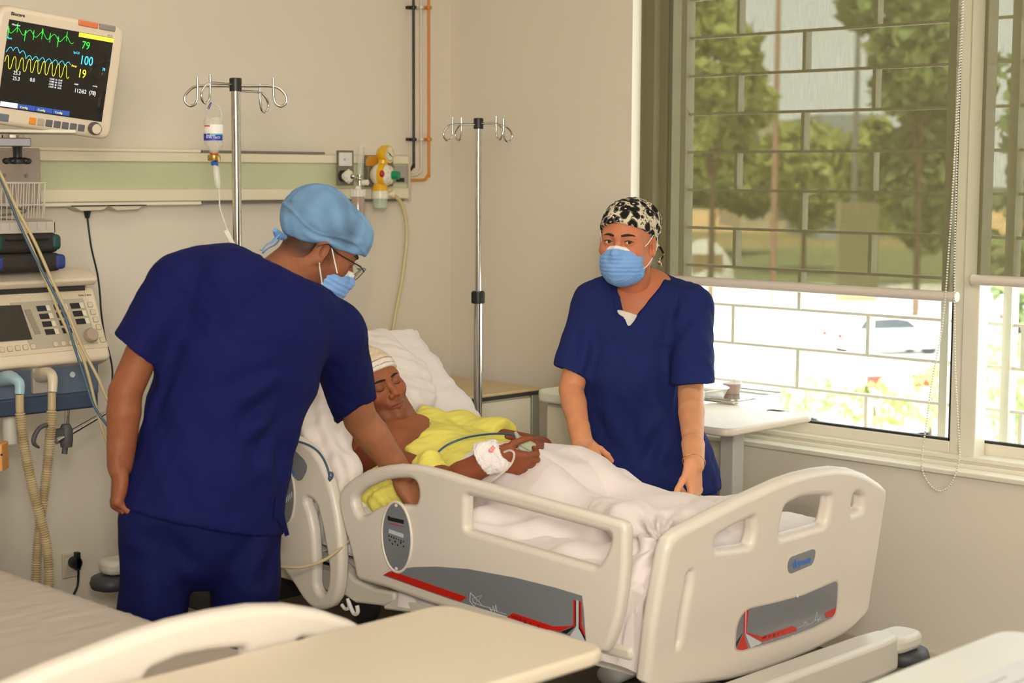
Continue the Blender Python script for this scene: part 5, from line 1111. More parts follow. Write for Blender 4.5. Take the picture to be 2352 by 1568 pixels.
def fingers(F, o, X, Y, Z, curl, s=1., spread=.0, thumb=(.2, .3, .3), k=.006):
    """hand from wrist o: X to the thumb side, Y along the palm, Z the back of the hand; curl: four triples of bends"""
    o = np.array(o, float); Y = nrm(Y); Z = nrm(np.array(Z)-Y*(np.array(Z)@Y)); X = nrm(np.array(X)-Y*(np.array(X)@Y)-Z*(np.array(X)@Z))
    w = lambda x, y, z: o+s*(x*X+y*Y+z*Z)
    base = [(.027, .090), (.009, .095), (-.0095, .091), (-.027, .082)]; ln = [(.043, .026, .021), (.047, .030, .022), (.043, .028, .022), (.034, .021, .019)]; rr = [.0098, .0098, .0092, .0082]; tips = []
    for i, (bx, by) in enumerate(base):
        F.cone(w(bx*.55, .0, 0), w(bx, by, 0), .0135*s, .0115*s, .014*s)
        a = 0; p = w(bx, by, .001); sp = spread*(1.5-i)
        dirx = nrm(Y*math.cos(sp)+X*math.sin(sp)); r = rr[i]*s
        F.ell(p+Z*s*.001, (r*1.12,)*3, None, .006*s)
        for j in range(3):
            a += curl[i][j]; q = p+s*ln[i][j]*(dirx*math.cos(a)-Z*math.sin(a)); r2 = r*(.93 if j < 2 else .80); F.cone(p, q, r, r2, .0035*s if j else .008*s)
            p = q; r = r2
        tips.append((p, nrm(dirx*math.cos(a)-Z*math.sin(a)), nrm(Z*math.cos(a)+dirx*math.sin(a)), r))
    F.ell(w(0, .048, -.002), (.036*s, .046*s, .0125*s), [X, Y, Z], .012*s); F.ell(w(.024, .032, -.010), (.016*s, .030*s, .014*s), [X, Y, Z], .014*s); F.ell(w(-.026, .040, -.008), (.012*s, .034*s, .012*s), [X, Y, Z], .012*s)
    p = w(.020, .018, -.006); a, b, c_ = thumb; d = nrm(X*math.cos(a)*.8+Y*.75-Z*math.sin(b)); r = .0125*s
    for j, l in enumerate((.042, .032, .026)):
        q = p+d*l*s; r2 = r*(.86 if j < 2 else .82); F.cone(p, q, r, r2, .010*s if j == 0 else .004*s); p = q; r = r2; d = nrm(d-X*c_*.55-Z*.25*c_+Y*.15)
    tips.append((p, d, nrm(X+Z*.6-d*(X@d)), r)); return tips
def nails(tips, par, m, s=1.):
    k = M()
    for p, d, n, r in tips:
        n = nrm(n-d*(n@d)); k.ball(p+n*r*.62+d*r*.15, (r*.62, r*.95, r*.42), n=10, ax=(np.cross(n, d), d, n))
    k.obj('nails', m, par, smooth=1)
def limb_cols(P, base, tone=None): 
    C = np.tile(np.array(lin(base)), (len(P), 1)); return C*(1+(wav(P, 38, 2)*.03+wav(P, 150, 5)*.03)[:, None])
def torso_in(P, R, side, h=.009):
    lo = np.min(P, axis=0)-.3; hi = np.max(P, axis=0)+.3; F = Fld(lo, hi, h); F.tube(P, R, side, .03); return F
def cloth(name, F, m, par, disp=None, C=None, relax=2, label=None):
    P, Q = F.mesh(relax)
    if disp is not None: P = P+vnormals(P, Q)*disp(P)[:, None]
    return qobj(name, P, Q, m, par, None if C is None else C(P), label)
m_skin = mat('skin', attr=True, rough=.55, var=.03, vscale=30, bump=.10, bscale=260, spec=.3)
for n_ in ('skin',):
    b_ = MATS[n_].node_tree.nodes['Principled BSDF']; b_.inputs['Subsurface Weight'].default_value = .12; b_.inputs['Subsurface Radius'].default_value = (.012, .004, .002); b_.inputs['Subsurface Scale'].default_value = 1.0
def scrub(n, c): return mat(n, c, rough=.8, bump=.12, bscale=90, var=.05, vscale=5, spec=.15)
def mask_shape(c, A, s, h=.0022, push=0.):
    W = lambda x, y, z: np.array(c)+s*(x*A[0]+y*A[1]+z*A[2]); pts = [W(a, b, d) for a in (-.09, .09) for b in (0, .14) for d in (-.14, .0)]
    F = Fld(np.min(pts, axis=0), np.max(pts, axis=0), h)
    F.ell(W(0, .026, -.064), (.076*s, .085*s, .072*s), A, .01); F.ell(W(0, .072+push, -.070), (.036*s, .044*s, .056*s), A, .03)
    F.cone(W(0, .102, -.016), W(0, .116, -.036), .009*s, .012*s, .02*s)
    F.cut(W(0, .10, -.010), A[2]+A[1]*-.18, .004); F.cut(W(0, .012, -.02), -A[1]-A[2]*.10, .004)
    for q in (-1, 1): F.cut(W(q*.061, .03, -.03), A[0]*q-A[1]*.05+A[2]*.05, .004)
    return F, W
m_mask = mat('mask_cloth', attr=True, rough=.8, bump=.15, bscale=220)
def mask_build(par, c, A, s, seed, blue=(120, 165, 225), label=None, push=0.):
    F, W = mask_shape(c, A, s, push=push); P, Q = F.mesh(2); L = loc(P, c, A, s); N = vnormals(P, Q)
    pl = .0010*np.sin((L[:, 2]*1.0+.02*L[:, 0])*2*math.pi/.0125)*sstep(-.03, -.04, L[:, 2])*sstep(-.105, -.09, L[:, 2]); P = P+N*(pl+.0016*wav(P, 70, seed))[:, None]
    top = sstep(-.0135, -.0120, (L[:, 2]+.010)-.18*(L[:, 1]-.10)); C = np.tile(np.array(lin(blue)), (len(P), 1)); C *= (1+.05*wav(P, 60, seed+1))[:, None]; C = mix3(C, lin((232, 230, 228)), top)
    return qobj('face_mask', P, Q, m_mask, par, C, label), W
# soft bedding helper
def drape(name, f, na, nb, m, par=None, seed=0, amp=.0):
    U, T_ = np.meshgrid(np.linspace(0, 1, na), np.linspace(0, 1, nb), indexing='ij'); P = f(U.ravel(), T_.ravel())
    i = np.arange((na-1)*(nb-1)); a, b = i//(nb-1), i % (nb-1); k = a*nb+b; Q = np.stack([k, k+1, k+nb+1, k+nb], 1); return qobj(name, P, Q, m, par)
# ---------------------------------------------------------------- mattresses and linen
m_lin = mat('white_linen', (224, 215, 211), rough=.85, bump=.10, bscale=160, spec=.2, sheen=.2)
m_lin2 = mat('white_cover', (224, 214, 212), rough=.85, bump=.12, bscale=120, spec=.2, sheen=.2)
HG = V(0, 3.64, .668); BA = math.radians(39)
def deckline(s):
    """path along the top of the mattress from the foot: s metres -> (y, z)"""
    s = np.asarray(s); L0 = 3.64-2.43; r = .10; y = np.where(s < L0, 2.43+s, 3.64+(s-L0)*math.cos(BA)); z = np.where(s < L0, .668, .668+(s-L0)*math.sin(BA))
    w = np.exp(-((s-L0)/r)**2); return y, z+.022*w
def matt(lab, x0, x1, flat, name='mattress', dy=0):
    e = thing(name, lab, 'mattress', ((x0+x1)/2, 3.2+dy, .535), 'hospital mattresses'); S_ = np.linspace(0, 1.98 if flat else 1.835, 60)
    y, z = (2.43+S_*1., .668+0*S_) if flat else deckline(S_)
    ny, nz = np.gradient(y), np.gradient(z); l = np.hypot(ny, nz); ny, nz = -nz/l, ny/l*1.0
    top = [(y[i], z[i]) for i in range(60)]; bot = [(y[i]-ny[i]*.125, z[i]-nz[i]*.125) for i in range(60)][::-1]
    M().prism([V(x0, a+dy, b) for a, b in top+bot], (x1-x0, 0, 0)).obj('foam', mat('mattress_cover', (196, 190, 186), rough=.6), e, bevel=.025, seg=4); return e
matt('mattress under the patient, bent up towards the head', 2.915, 3.765, False)
matt('flat mattress of the bed at the bottom left', 1.05, 1.90, True, dy=-.06)
def sheet(nm, lab, x0, x1, flat, dy, seed, cat='sheet', mm=None, dropn=.12, dropf=.11, s0=-.0, s1=None):
    s1 = s1 or (1.985 if flat else 1.845)
    def f(U, T_):
        S_ = s0+(s1-s0)*U; w = x1-x0; tot = dropn+w+dropf; q = T_*tot; y, z = ((2.43+S_), .668+0*S_) if flat else deckline(S_)
        d = 1e-3; y2, z2 = ((2.43+S_+d), .668+0*S_) if flat else deckline(S_+d); ty, tz = (y2-y), (z2-z); l = np.hypot(ty, tz); ny, nz = -tz/l, ty/l
        r = .03; x = np.clip(x0+(q-dropn), x0-.006, x1+.006); down = np.maximum(dropn-q, 0)+np.maximum(q-dropn-w, 0)
        ed = np.minimum(np.clip(q-dropn, 0, 1), np.clip(dropn+w-q, 0, 1)); rd = .018*np.exp(-ed/.015)
        P = np.stack([x, y+dy, z], 1); off = .010-down-rd*(down <= 0)-.012*(down > 0)
        wr = .0035*wav(np.stack([x*2, S_*7, down*8], 1), 3.0, seed)+.0022*wav(np.stack([x*5, S_*16, down*5], 1), 2.2, seed+4)
        if flat: wr *= .45
        if not flat:
            g = np.exp(-((S_-1.22)/.16)**2); wr += .007*g*np.sin(S_*90+3*np.sin(x*9)); e_ = np.exp(-((x-x0)/.12)**2)+np.exp(-((x-x1)/.10)**2); wr += .0025*e_*wav(np.stack([x*3, S_*7, down*3], 1), 2.2, seed+9)
        off = off+np.abs(wr)*1.2; sx = np.where(down > 0, np.sign(q-dropn-w*.5), 0)
        P[:, 0] += sx*(np.abs(wr)*1.6); P[:, 1] += ny*off; P[:, 2] += nz*off; return P
    return tag(drape(nm, f, 240, 150, mm or m_lin), lab, cat, 'sheets on the two beds')
sheet('bed_sheet', 'white sheet stretched over the patient\'s mattress and raised backrest', 2.915, 3.765, False, 0, 3)
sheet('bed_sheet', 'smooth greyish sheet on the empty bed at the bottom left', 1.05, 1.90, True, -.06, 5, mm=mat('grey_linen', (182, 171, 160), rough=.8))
# pillow under the patient's head
bu = V(0, math.cos(BA), math.sin(BA)); bn = V(0, -math.sin(BA), math.cos(BA)); PC = V(3.30, 3.93, .985)
F = Fld(PC-.36, PC+.36, .006); F.ell(PC-bn*.012, (.31, .20, .062), [V(1, 0, 0), bu, bn], .01); F.box(PC-bn*.012, (.28, .17, .035), [V(1, 0, 0), bu, bn], .03, .05)
hd = V(3.30, 3.80, .965); F.ell(hd+bn*.03, (.10, .11, .09), [V(1, 0, 0), bu, bn], .05, '-')
pw = cloth('pillow', F, m_lin, None, lambda P: .009*wav(P, 14, 2)+.004*wav(P, 30, 6)+.002*wav(P, 60, 9)); tag(pw, 'crumpled white pillow behind the patient\'s bandaged head', 'pillow')
# cover over the patient's legs
def leg(x, y):
    a = 0*x
    for cx in (3.235, 3.415):
        am = np.interp(y, [2.40, 2.48, 2.56, 2.66, 2.8, 2.90, 3.0, 3.08, 3.18, 3.40], [.02, .055, .085, .055, .070, .085, .135, .150, .150, .12]); a = np.maximum(a, am*np.exp(-(np.abs(x-cx)/.10)**2.2))
    br = np.interp(y, [2.4, 2.6, 2.9, 3.0, 3.1, 3.4], [.02, .03, .055, .12, .152, .158]); return np.maximum(a, br*np.exp(-(np.abs(x-3.325)/.215)**4))
def f(U, T_):
    y = 2.402+U*(.823+.06*np.sin(T_*2.6+.4)); q = T_*1.13; xn = 2.905; xf = np.interp(y, [2.38, 2.65, 2.8, 2.95, 3.1, 3.3], [3.50, 3.545, 3.55, 3.53, 3.64, 3.70]); x = xf-T_*(xf-xn+.20); q = T_; down = np.maximum(xn-x, 0); x = np.maximum(x, xn-.006)
    ed = np.exp(-np.maximum(x-xn, 0)/.03); en = sstep(2.40, 2.47, y); z = .670+.010*en+leg(x, y)*en-down-.028*ed
    a = x*.9+y*.55; w1 = np.sin(a*34+2.4*np.sin(y*5.3+x*3)+1.3*np.sin(x*9)); w2 = wav(np.stack([x*8, y*4, down*5], 1), 1.6, 3); w3 = wav(np.stack([x*17, y*11, down*9], 1), 1.5, 8)
    sl = .5+.8*np.exp(-((x-2.98)/.16)**2)+.6*np.exp(-((y-2.5)/.18)**2)
    b = np.abs(np.sin((y*1.0-x*.75)*17+1.5*np.sin(x*6+1)))**3
    hgt = (.009*w1+.015*w2+.006*w3)*sl+.024*b*np.exp(-((x-3.02)/.14)**2)
    hp = np.exp(-(((x-3.55)/.10)**2+((y-2.62)/.14)**2)); hgt += .020*np.exp(-((q-.05)/.03)**2)*sstep(3.15, 2.95, y)+.014*hp
    nt = np.exp(-(((x-3.30)/.05)**2+((y-2.78)/.03)**2)); hgt -= .02*nt
    hgt = np.maximum(hgt, -.010)*sstep(-.01, .03, q)*en+.004; s = np.where(down > 0, 1, 0)
    return np.stack([x-s*np.abs(hgt)*.8, y, z+(1-s)*hgt], 1)
cv = drape('leg_cover', f, 260, 260, m_lin2); tag(cv, 'creased white cover over the patient\'s legs, tucked inside the near side rail', 'blanket')
# the gathered corner of the cover hanging between side rail and footboard
A0 = at(1500, 1215, 3.86); F = Fld(A0-V(.30, .26, .30), A0+V(.36, .40, .20), .0045)
F.tube([at(1625, 1178, 4.10), at(1575, 1200, 4.0), at(1518, 1238, 3.88)], [(.045, .03), (.05, .035), (.026, .026)], RV0, .04)
F.tube([at(1395, 1170, 4.15), at(1450, 1200, 4.02), at(1512, 1240, 3.89)], [(.05, .03), (.05, .04), (.026, .026)], RV0, .05)
F.tube([at(1514, 1240, 3.87), at(1500, 1290, 3.84), at(1488, 1345, 3.82), at(1478, 1388, 3.81)], [(.026, .03), (.048, .045), (.052, .052), (.036, .038)], RV0, .03)
def dp(P):
    kn = at(1516, 1238, 3.84); d = P-kn; r = np.linalg.norm(d, axis=1); an = np.arctan2(d@UV, d@RV); g = .013*np.sin(an*8+r*22)*np.exp(-(r/.13)**2)
    v = (P@RV0); return g+.008*np.sin(v*150+6*np.sin(P[:, 2]*14)+2)*sstep(.72, .62, P[:, 2])+.005*wav(P, 30, 4)-.010*np.exp(-(r/.020)**2)
tag(cloth('cover_corner', F, m_lin2, cv, dp), None)
# crumpled linen showing beside the near edge of the backrest
A0 = at(760, 1060, 4.68); F = Fld(A0-.32, A0+.32, .0055)
F.tube([at(735, 905, 4.86), at(752, 990, 4.74), at(778, 1080, 4.62), at(800, 1170, 4.53), at(812, 1260, 4.50)], [(.05, .03), (.06, .035), (.055, .035), (.04, .025), (.03, .02)], RV0, .03); F.tube([at(700, 930, 4.90), at(700, 970, 4.80), at(730, 1050, 4.68)], [(.03, .03), (.04, .03), (.03, .02)], RV0, .04)
tag(cloth('draw_sheet', F, m_lin, None, lambda P: .008*np.sin((P@RV0)*95+4*np.sin(P[:, 2]*15))+.006*wav(P, 38, 3)), 'rumpled white draw sheet bunched at the near edge of the raised backrest', 'sheet')
# ---------------------------------------------------------------- nurse in the patterned cap, far side of the bed
wo = thing('person', 'person in blue v-neck scrubs, patterned cap and mask, standing by the window, looking at us', 'person', at(1490, 1150, 5.15)*V(1, 1, 0))
SKW = (192, 120, 86); s = .99; hA = fr3(-FV*.92-RV*.36-UV*.09, UV*.97+RV*.03-FV*.1); hc = at(1441, 553, 4.97)
nb = at(1462, 668, 5.10); side = nrm(RV*.98-FV*.12)
Fh, Wd = head_fld(hc, hA, s, 'open', (nb+V(0, 0, -.02), .058))
P, Q = Fh.mesh(2); C = head_cols(P, Q, hc, hA, s, SKW, (180, 90, 80)); parts = [(P, Q, C)]
gz = -FV*1.0-RV*.02
for q in (-1, 1): parts.append(eyeball(hc, hA, s, q, CO-(hc+hA[0]*q*.03)+V(0, 0, -.0), (44, 28, 18)))
SH = [(1470, 662, 5.09, .115, .075), (1472, 700, 5.08, .160, .085), (1462, 760, 5.08, .165, .112), (1445, 850, 5.08, .165, .128), (1458, 960, 5.11, .160, .118), (1490, 1060, 5.14, .178, .125), (1512, 1150, 5.15, .180, .13)]
TP = [at(a, b, c) for a, b, c, _, _ in SH]; TR = [(r, d) for *_, r, d in SH]
f0 = torso_in(TP, [(a*.9, b*.88) for a, b in TR], side); hip = TP[-1]
for q in (-1, 1):
    h0 = hip+side*q*.09; f0.chain([h0, V(h0[0]+.02, h0[1], .48)], [.085, .058], .02)
P, Q = f0.mesh(1); parts.append((P, Q, limb_cols(P, SKW)))
# legs below the knee and feet
LG = []
for q in (-1, 1):
    h0 = hip+side*q*.09; kx = V(h0[0]+.02, h0[1], .48); an = V(h0[0]+.03, h0[1]-.01, .09); f = Fld(np.minimum(kx, an)-.15, np.maximum(kx, an)+.2, .007); f.chain([kx, an], [.058, .038], .02); P, Q = f.mesh(1); parts.append((P, Q, limb_cols(P, SKW))); LG.append((h0, kx, an))
arms = []
def arm(sh, el, wr, mid, hand, base, up=.052, k_=.034, w_=.026, h=.0028, hh=.0019, flat=1.25):
    lo = np.min([sh, el, wr], axis=0)-.09; hi = np.max([sh, el, wr], axis=0)+.09; F = Fld(lo, hi, h)
    m1 = el+(wr-el)*.28; F.chain([sh, el, m1, wr], [up, k_*1.04, k_*1.06, w_*1.02], .004)
    F.tube([wr-(wr-el)*.25, wr+(wr-el)/np.linalg.norm(wr-el)*.012], [(k_*.94, k_*.84), (w_*flat, w_*.82)], hand['X'], .006); P, Q = F.mesh(2)
    parts_ = [(P, Q, limb_cols(P, base))]; o = wr+nrm(wr-el)*.004
    H = Fld(o-.15, o+.15, hh); H.tube([wr-nrm(wr-el)*.03, wr+nrm(wr-el)*.012], [(w_*flat*1.02, w_*.86), (w_*flat, w_*.82)], hand['X'], .005)
    tips = fingers(H, o, hand['X'], hand['Y'], hand['Z'], hand['curl'], hand.get('s', 1.), hand.get('spread', .03), hand.get('thumb', (.2, .3, .3)))
    P, Q = H.mesh(1); C = limb_cols(P, base); tp = np.zeros(len(P))
    for t in tips: tp = np.maximum(tp, np.exp(-(np.linalg.norm(P-t[0], axis=1)/.016)**2))
    C = mix3(C, np.array(lin(base))*np.array([1.12, .82, .78]), tp*.5); parts_.append((P, Q, C)); return parts_, tips
c_ = lambda a, b, c: (a, b, c)
# her right arm (left in the picture) behind the cover, left arm holding it
shR, elR, wrR = at(1358, 702, 5.075), at(1312, 895, 5.0), at(1336, 1012, 4.80)
pR, tR = arm(shR, elR, wrR, None, dict(X=nrm(RV*.75+UV*.4-FV*.3), Y=nrm(-UV*.86+RV*.42-HV*.1), Z=nrm(-HV*.8+RV*.2+UV*.1), curl=[(.5, .6, .4)]*4, thumb=(.3, .4, .3), s=.94), (206, 140, 100), up=.050, k_=.036, w_=.026)
shL, elL, wrL = at(1590, 705, 5.045), at(1586, 905, 4.88), at(1594, 1062, 4.50)
pL, tL = arm(shL, elL, wrL, None, dict(X=nrm(-HV*.75-RV*.65), Y=nrm(-UV+RV*.03), Z=nrm(RV*.85-HV*.5), curl=[(.75, 1.0, .6), (.8, 1.05, .6), (.85, 1.1, .6), (.9, 1.1, .6)], thumb=(.0, .25, .2), s=.92, spread=.0), (208, 146, 106), up=.048, k_=.036, w_=.0235)
parts += pR+pL
P, Q, C = merge(*parts); qobj('body', P, Q, m_skin, wo, C)
nails(tL, wo, mat('nail', (226, 160, 140), rough=.3)); 
# brows
m_brow = mat('brow_dark', (44, 28, 20), rough=.9)
def brows(Fh, c, A, s, par, m, zz=.0175, thick=.0028, arch=.005, tilt=0.):
    for q in (-1, 1):
        k = M(); pts = []
        for t in np.linspace(0, 1, 12):
            x = q*(.011+.038*t); z = zz+arch*math.sin(t*2.6)-.002*t+tilt*q; pts.append(march(Fh, np.array(c)+s*(x*A[0]+.14*A[1]+z*A[2]), -A[1]-A[0]*q*-.0, .12, -.0006))
        k.tube(pts, [thick*.7*s, thick*s, thick*.95*s, thick*.7*s, thick*.3*s], n=8, flat=1.0); k.obj('eyebrow', m, par, smooth=1)
brows(Fh, hc, hA, s, wo, m_brow, thick=.0040)
def lashes(Fh, c, A, s, par, m, z0=.0028, drop=.0, r=.0010, upper=True, w=.0140):
    for q in (-1, 1):
        pts = [march(Fh, np.array(c)+s*((q*.0318+q*w*u)*A[0]+.14*A[1]+(z0-.0015+.0045*(1-u*u)*(1 if upper else -1))*A[2]), -A[1], .12, -.0004) for u in np.linspace(-1, 1, 11)]
        M().tube(pts, [r*.5*s, r*s, r*s, r*.7*s], n=6).obj('eyelashes', m, par, smooth=1)
lashes(Fh, hc, hA, s, wo, m_brow, z0=.0012, r=.0019)
mk, Wm = mask_build(wo, hc+hA[2]*.000, hA, s*1.0, 3)
m_loop = mat('ear_loop', (236, 232, 226), rough=.7)
def loops(W, par, q, ear=(.083, -.018, .012), a=(.060, .062, -.022), b=(.058, .040, -.088), mid=.0):
    M().tube([W(q*a[0], a[1], a[2]), W(q*(a[0]+ear[0])*.52, .030, (a[2]+ear[2])*.5+.000), W(q*(ear[0]+.001), ear[1]+.022, ear[2]+.010), W(q*(ear[0]+.004), ear[1]-.006, ear[2]-.002), W(q*(ear[0]+.002), ear[1]-.006, ear[2]-.035), W(q*(b[0]+ear[0])*.52, .016, -.068), W(q*b[0], b[1], b[2])], .0013, smooth=6, n=8).obj('ear_loop', m_loop, par, smooth=1)
loops(Wm, mk, -1, a=(.055, .070, -.024), b=(.056, .046, -.085))
loops(Wm, mk, 1, a=(.055, .070, -.024), b=(.056, .046, -.085))
# cap
def pattern_mat():
    m = bpy.data.materials.new('patterned_cotton'); m.use_nodes = True; nt = m.node_tree; L = nt.links; b = nt.nodes['Principled BSDF']; b.inputs['Roughness'].default_value = .85; b.inputs['Specular IOR Level'].default_value = .2
    tc = nt.nodes.new('ShaderNodeTexCoord'); nz = nt.nodes.new('ShaderNodeTexNoise'); nz.inputs['Scale'].default_value = 30; nz.inputs['Detail'].default_value = 2
    ad = nt.nodes.new('ShaderNodeVectorMath'); ad.operation = 'MULTIPLY_ADD'; ad.inputs[1].default_value = (.022,)*3
    L.new(tc.outputs['Object'], nz.inputs['Vector']); L.new(nz.outputs['Color'], ad.inputs[0]); L.new(tc.outputs['Object'], ad.inputs[2])
    v = nt.nodes.new('ShaderNodeTexVoronoi'); v.inputs['Scale'].default_value = 32; L.new(ad.outputs[0], v.inputs['Vector'])
    v2 = nt.nodes.new('ShaderNodeTexVoronoi'); v2.inputs['Scale'].default_value = 95; L.new(ad.outputs[0], v2.inputs['Vector'])
    mm = lambda op, a, b_: (lambda n: (setattr(n, 'operation', op), [L.new(x, n.inputs[i]) if hasattr(x, 'links') else setattr(n.inputs[i], 'default_value', x) for i, x in enumerate((a, b_))], n.outputs[0])[2])(nt.nodes.new('ShaderNodeMath'))
    d = v.outputs['Distance']; blob = mm('LESS_THAN', d, .45); core = mm('LESS_THAN', d, .13); ring = mm('MULTIPLY', mm('GREATER_THAN', d, .46), mm('LESS_THAN', d, .51)); dots = mm('LESS_THAN', v2.outputs['Distance'], .36)
    black = mm('MAXIMUM', mm('SUBTRACT', blob, mm('MULTIPLY', core, .9)), mm('MAXIMUM', ring, mm('MULTIPLY', dots, .8)))
    mx = nt.nodes.new('ShaderNodeMix'); mx.data_type = 'RGBA'; mx.inputs['A'].default_value = lin((208, 196, 172))+(1,); mx.inputs['B'].default_value = (.008, .008, .007, 1)
    L.new(black, mx.inputs['Factor']); L.new(mx.outputs['Result'], b.inputs['Base Color']); return m
m_pat = pattern_mat()
W = Wd; F = Fld(hc-.16, hc+.17, .0028)
F.ell(W(0, -.010, .036), (.085*s, .106*s, .092*s), hA, .01); F.ell(W(-.01, -.055, .050), (.075, .065, .072), hA, .03); F.ell(W(0, -.09, .00), (.058, .040, .05), hA, .03)
F.cut(W(0, .085, .054), -hA[2]*.90+hA[1]*.40, .003)
F.cut(W(0, 0, -.045), -hA[2], .004)
cap = cloth('cap', F, m_pat, wo, lambda P: .0022*wav(P, 55, 2)+crease(P, W(.02, .07, .10), W(.075, -.06, .03), .008, .004)+crease(P, W(.06, .05, .06), W(.07, -.09, .02), .008, .003))
kq = at(1500, 560, 4.99)
M().ball(at(1504, 562, 5.0), .010).tube([at(1503, 560, 5.0), at(1512, 563, 5.0), at(1520, 574, 5.0), at(1524, 585, 5.0), at(1519, 595, 5.0)], [.006, .010, .009, .006], smooth=5, flat=.35).tube([at(1521, 590, 5.01), at(1513, 597, 5.0), at(1516, 605, 5.0), at(1523, 611, 5.0)], [.003, .006, .005], smooth=5, flat=.35).obj('cap_tie', m_pat, cap, smooth=1)
# scrub top
m_w = scrub('scrubs_blue', (27, 37, 92))
lo = np.min(TP, axis=0)-.33; hi = np.max(TP, axis=0)+.33; h = .0062
F = Fld(lo, hi, h); F.tube(TP[1:], [(a+.014, b+.014) for a, b in TR][1:], side, .012)
F.cone(at(1368, 690, 5.10), at(1440, 668, 5.13), .052, .055, .04); F.cone(at(1585, 694, 5.09), at(1500, 664, 5.13), .055, .055, .04)
F.tube([at(1490, 1060, 5.13), at(1514, 1118, 5.14)], [(.185, .135), (.190, .15)], side, .03); F.cut(at(1514, 1122, 5.14), -ZV, .004, lo=lo, hi=hi)
def sleeve(F, a, b, r0, r1, hem, inner, k=.03):
    G = F.like(); G.chain([a, b+(b-a)*.3], [r0, r1+(r1-r0)*.3], .01); G.cut(hem[0], hem[1], .004); F.join(G, k); u_ = nrm(b-a); F.cone(b-u_*.012, b+u_*.10, inner*.80, inner*1.0, .003, '-')
hemR = at(1309, 854, 5.012); sleeve(F, at(1366, 696, 5.075), hemR, .064, .056, (hemR, nrm(-UV*.9-RV*.36)), .048)
hemL = at(1592, 882, 4.900); sleeve(F, at(1588, 706, 5.035), hemL, .068, .067, (hemL, nrm(-UV+RV*.03)), .052)
F.tube([at(1462, 600, 5.06), nb+V(0, 0, .0)], [(.064, .064), (.068, .066)], side, .008, '-')
# v-neck: wedge taken out down the front
G = F.like(); n0 = hA[1]; a0, a1, a2 = at(1418, 640, 5.0), at(1534, 635, 5.02), at(1441, 752, 4.98)
nn = nrm(np.cross(a1-a0, a2-a0)); cen = (a0+a1+a2)/3; nn = nn if nn@(-HV) > 0 else -nn
G.D[:] = -.5; G.cut(a0, -np.cross(nn, a2-a0)*np.sign(np.cross(nn, a2-a0)@(cen-a0)), .001); G.cut(a1, -np.cross(nn, a2-a1)*np.sign(np.cross(nn, a2-a1)@(cen-a1)), .001); G.cut(nb-HV*.055, nrm(HV), .002)
F.D = np.maximum(F.D, -G.D)
A2 = lambda x, y, z=4.97: at(x, y, z)
def dpw(P):
    d = .0035*wav(P*np.array([1, 1, .5]), 20, 1)+.0015*wav(P, 55, 5)
    for a, b, w_, p in ((A2(1545, 820), A2(1575, 690), .012, .008), (A2(1540, 850), A2(1562, 1000), .014, .010), (A2(1340, 800), A2(1350, 700), .012, .007), (A2(1555, 980), A2(1500, 1090), .016, .012), (A2(1590, 880), A2(1610, 720), .014, .007), (A2(1380, 930), A2(1440, 1060), .020, .008), (A2(1520, 930), A2(1440, 1090), .02, .007), (A2(1450, 770), A2(1400, 880), .02, .004), (A2(1330, 860), A2(1360, 760), .012, .006)): d += 1.5*crease(P, a, b, w_, p)
    return d
top = cloth('scrub_top', F, m_w, wo, dpw, relax=1)
# neckline facing, pockets
for a, b in (((1426, 668), (1441, 752)), ((1518, 662), (1440, 735))):
    pts = [march(F, at(a[0]+(b[0]-a[0])*t+(-5 if a[0] < 1500 else 5), a[1]+(b[1]-a[1])*t+2, 4.6), HV, .6, -.0005) for t in np.linspace(0, 1, 9)]; M().tube(pts, .0022, n=6).obj('neck_hem', m_w, top, smooth=1)
for q in (((1505, 975), (1558, 966)), ((1545, 820), (1580, 826))):
    pts = [march(F, at(q[0][0]+(q[1][0]-q[0][0])*t, q[0][1]+(q[1][1]-q[0][1])*t, 4.6), HV, .8, -.0003) for t in np.linspace(0, 1, 8)]; M().tube(pts, .0018, n=6).obj('pocket_edge', m_w, top, smooth=1)
us = Fld(at(1441, 730, 5.0)-.10, at(1441, 730, 5.0)+.10, .004); us.tube([at(1443, 715, 5.055), at(1443, 790, 5.055)], [(.060, .085), (.060, .085)], side, .01); us.cut(at(1440, 716, 5.0), UV+RV*.30, .003); cloth('undershirt', us, mat('undershirt_white', (222, 214, 208), rough=.9), wo)
# trousers and shoes
lo = V(hip[0]-.3, hip[1]-.3, .03); hi = V(hip[0]+.3, hip[1]+.3, hip[2]+.08); F = Fld(lo, hi, .009); F.tube([hip+V(0, 0, .02), hip-V(0, 0, .08)], [(.182, .135), (.185, .135)], side, .02)
for h0, kx, an in LG: F.chain([h0-V(0, 0, .05), kx, an+V(0, 0, .02)], [.105, .085, .075], .03)
F.cut(V(0, 0, .10), -ZV, .004); cloth('scrub_trousers', F, m_w, wo, lambda P: .004*wav(P, 18, 4))
for h0, kx, an in LG:
    F = Fld(V(an[0]-.22, an[1]-.15, -.01), V(an[0]+.15, an[1]+.15, .14), .006); F.tube([V(an[0]+.03, an[1], .045), V(an[0]-.13, an[1], .032)], [(.040, .04), (.045, .032)], V(0, 1, 0), .02); F.cut(V(0, 0, 0), -ZV, .002); cloth('shoe', F, mat('shoe_white', (222, 222, 220), rough=.5), wo)
bw = wrL+nrm(wrL-elL)*(-.004); u_, v_, w_ = frame(wrL-elL)
Xh = nrm(-HV*.75-RV*.65); Xh = nrm(Xh-w_*(Xh@w_)); Yh = np.cross(w_, Xh)
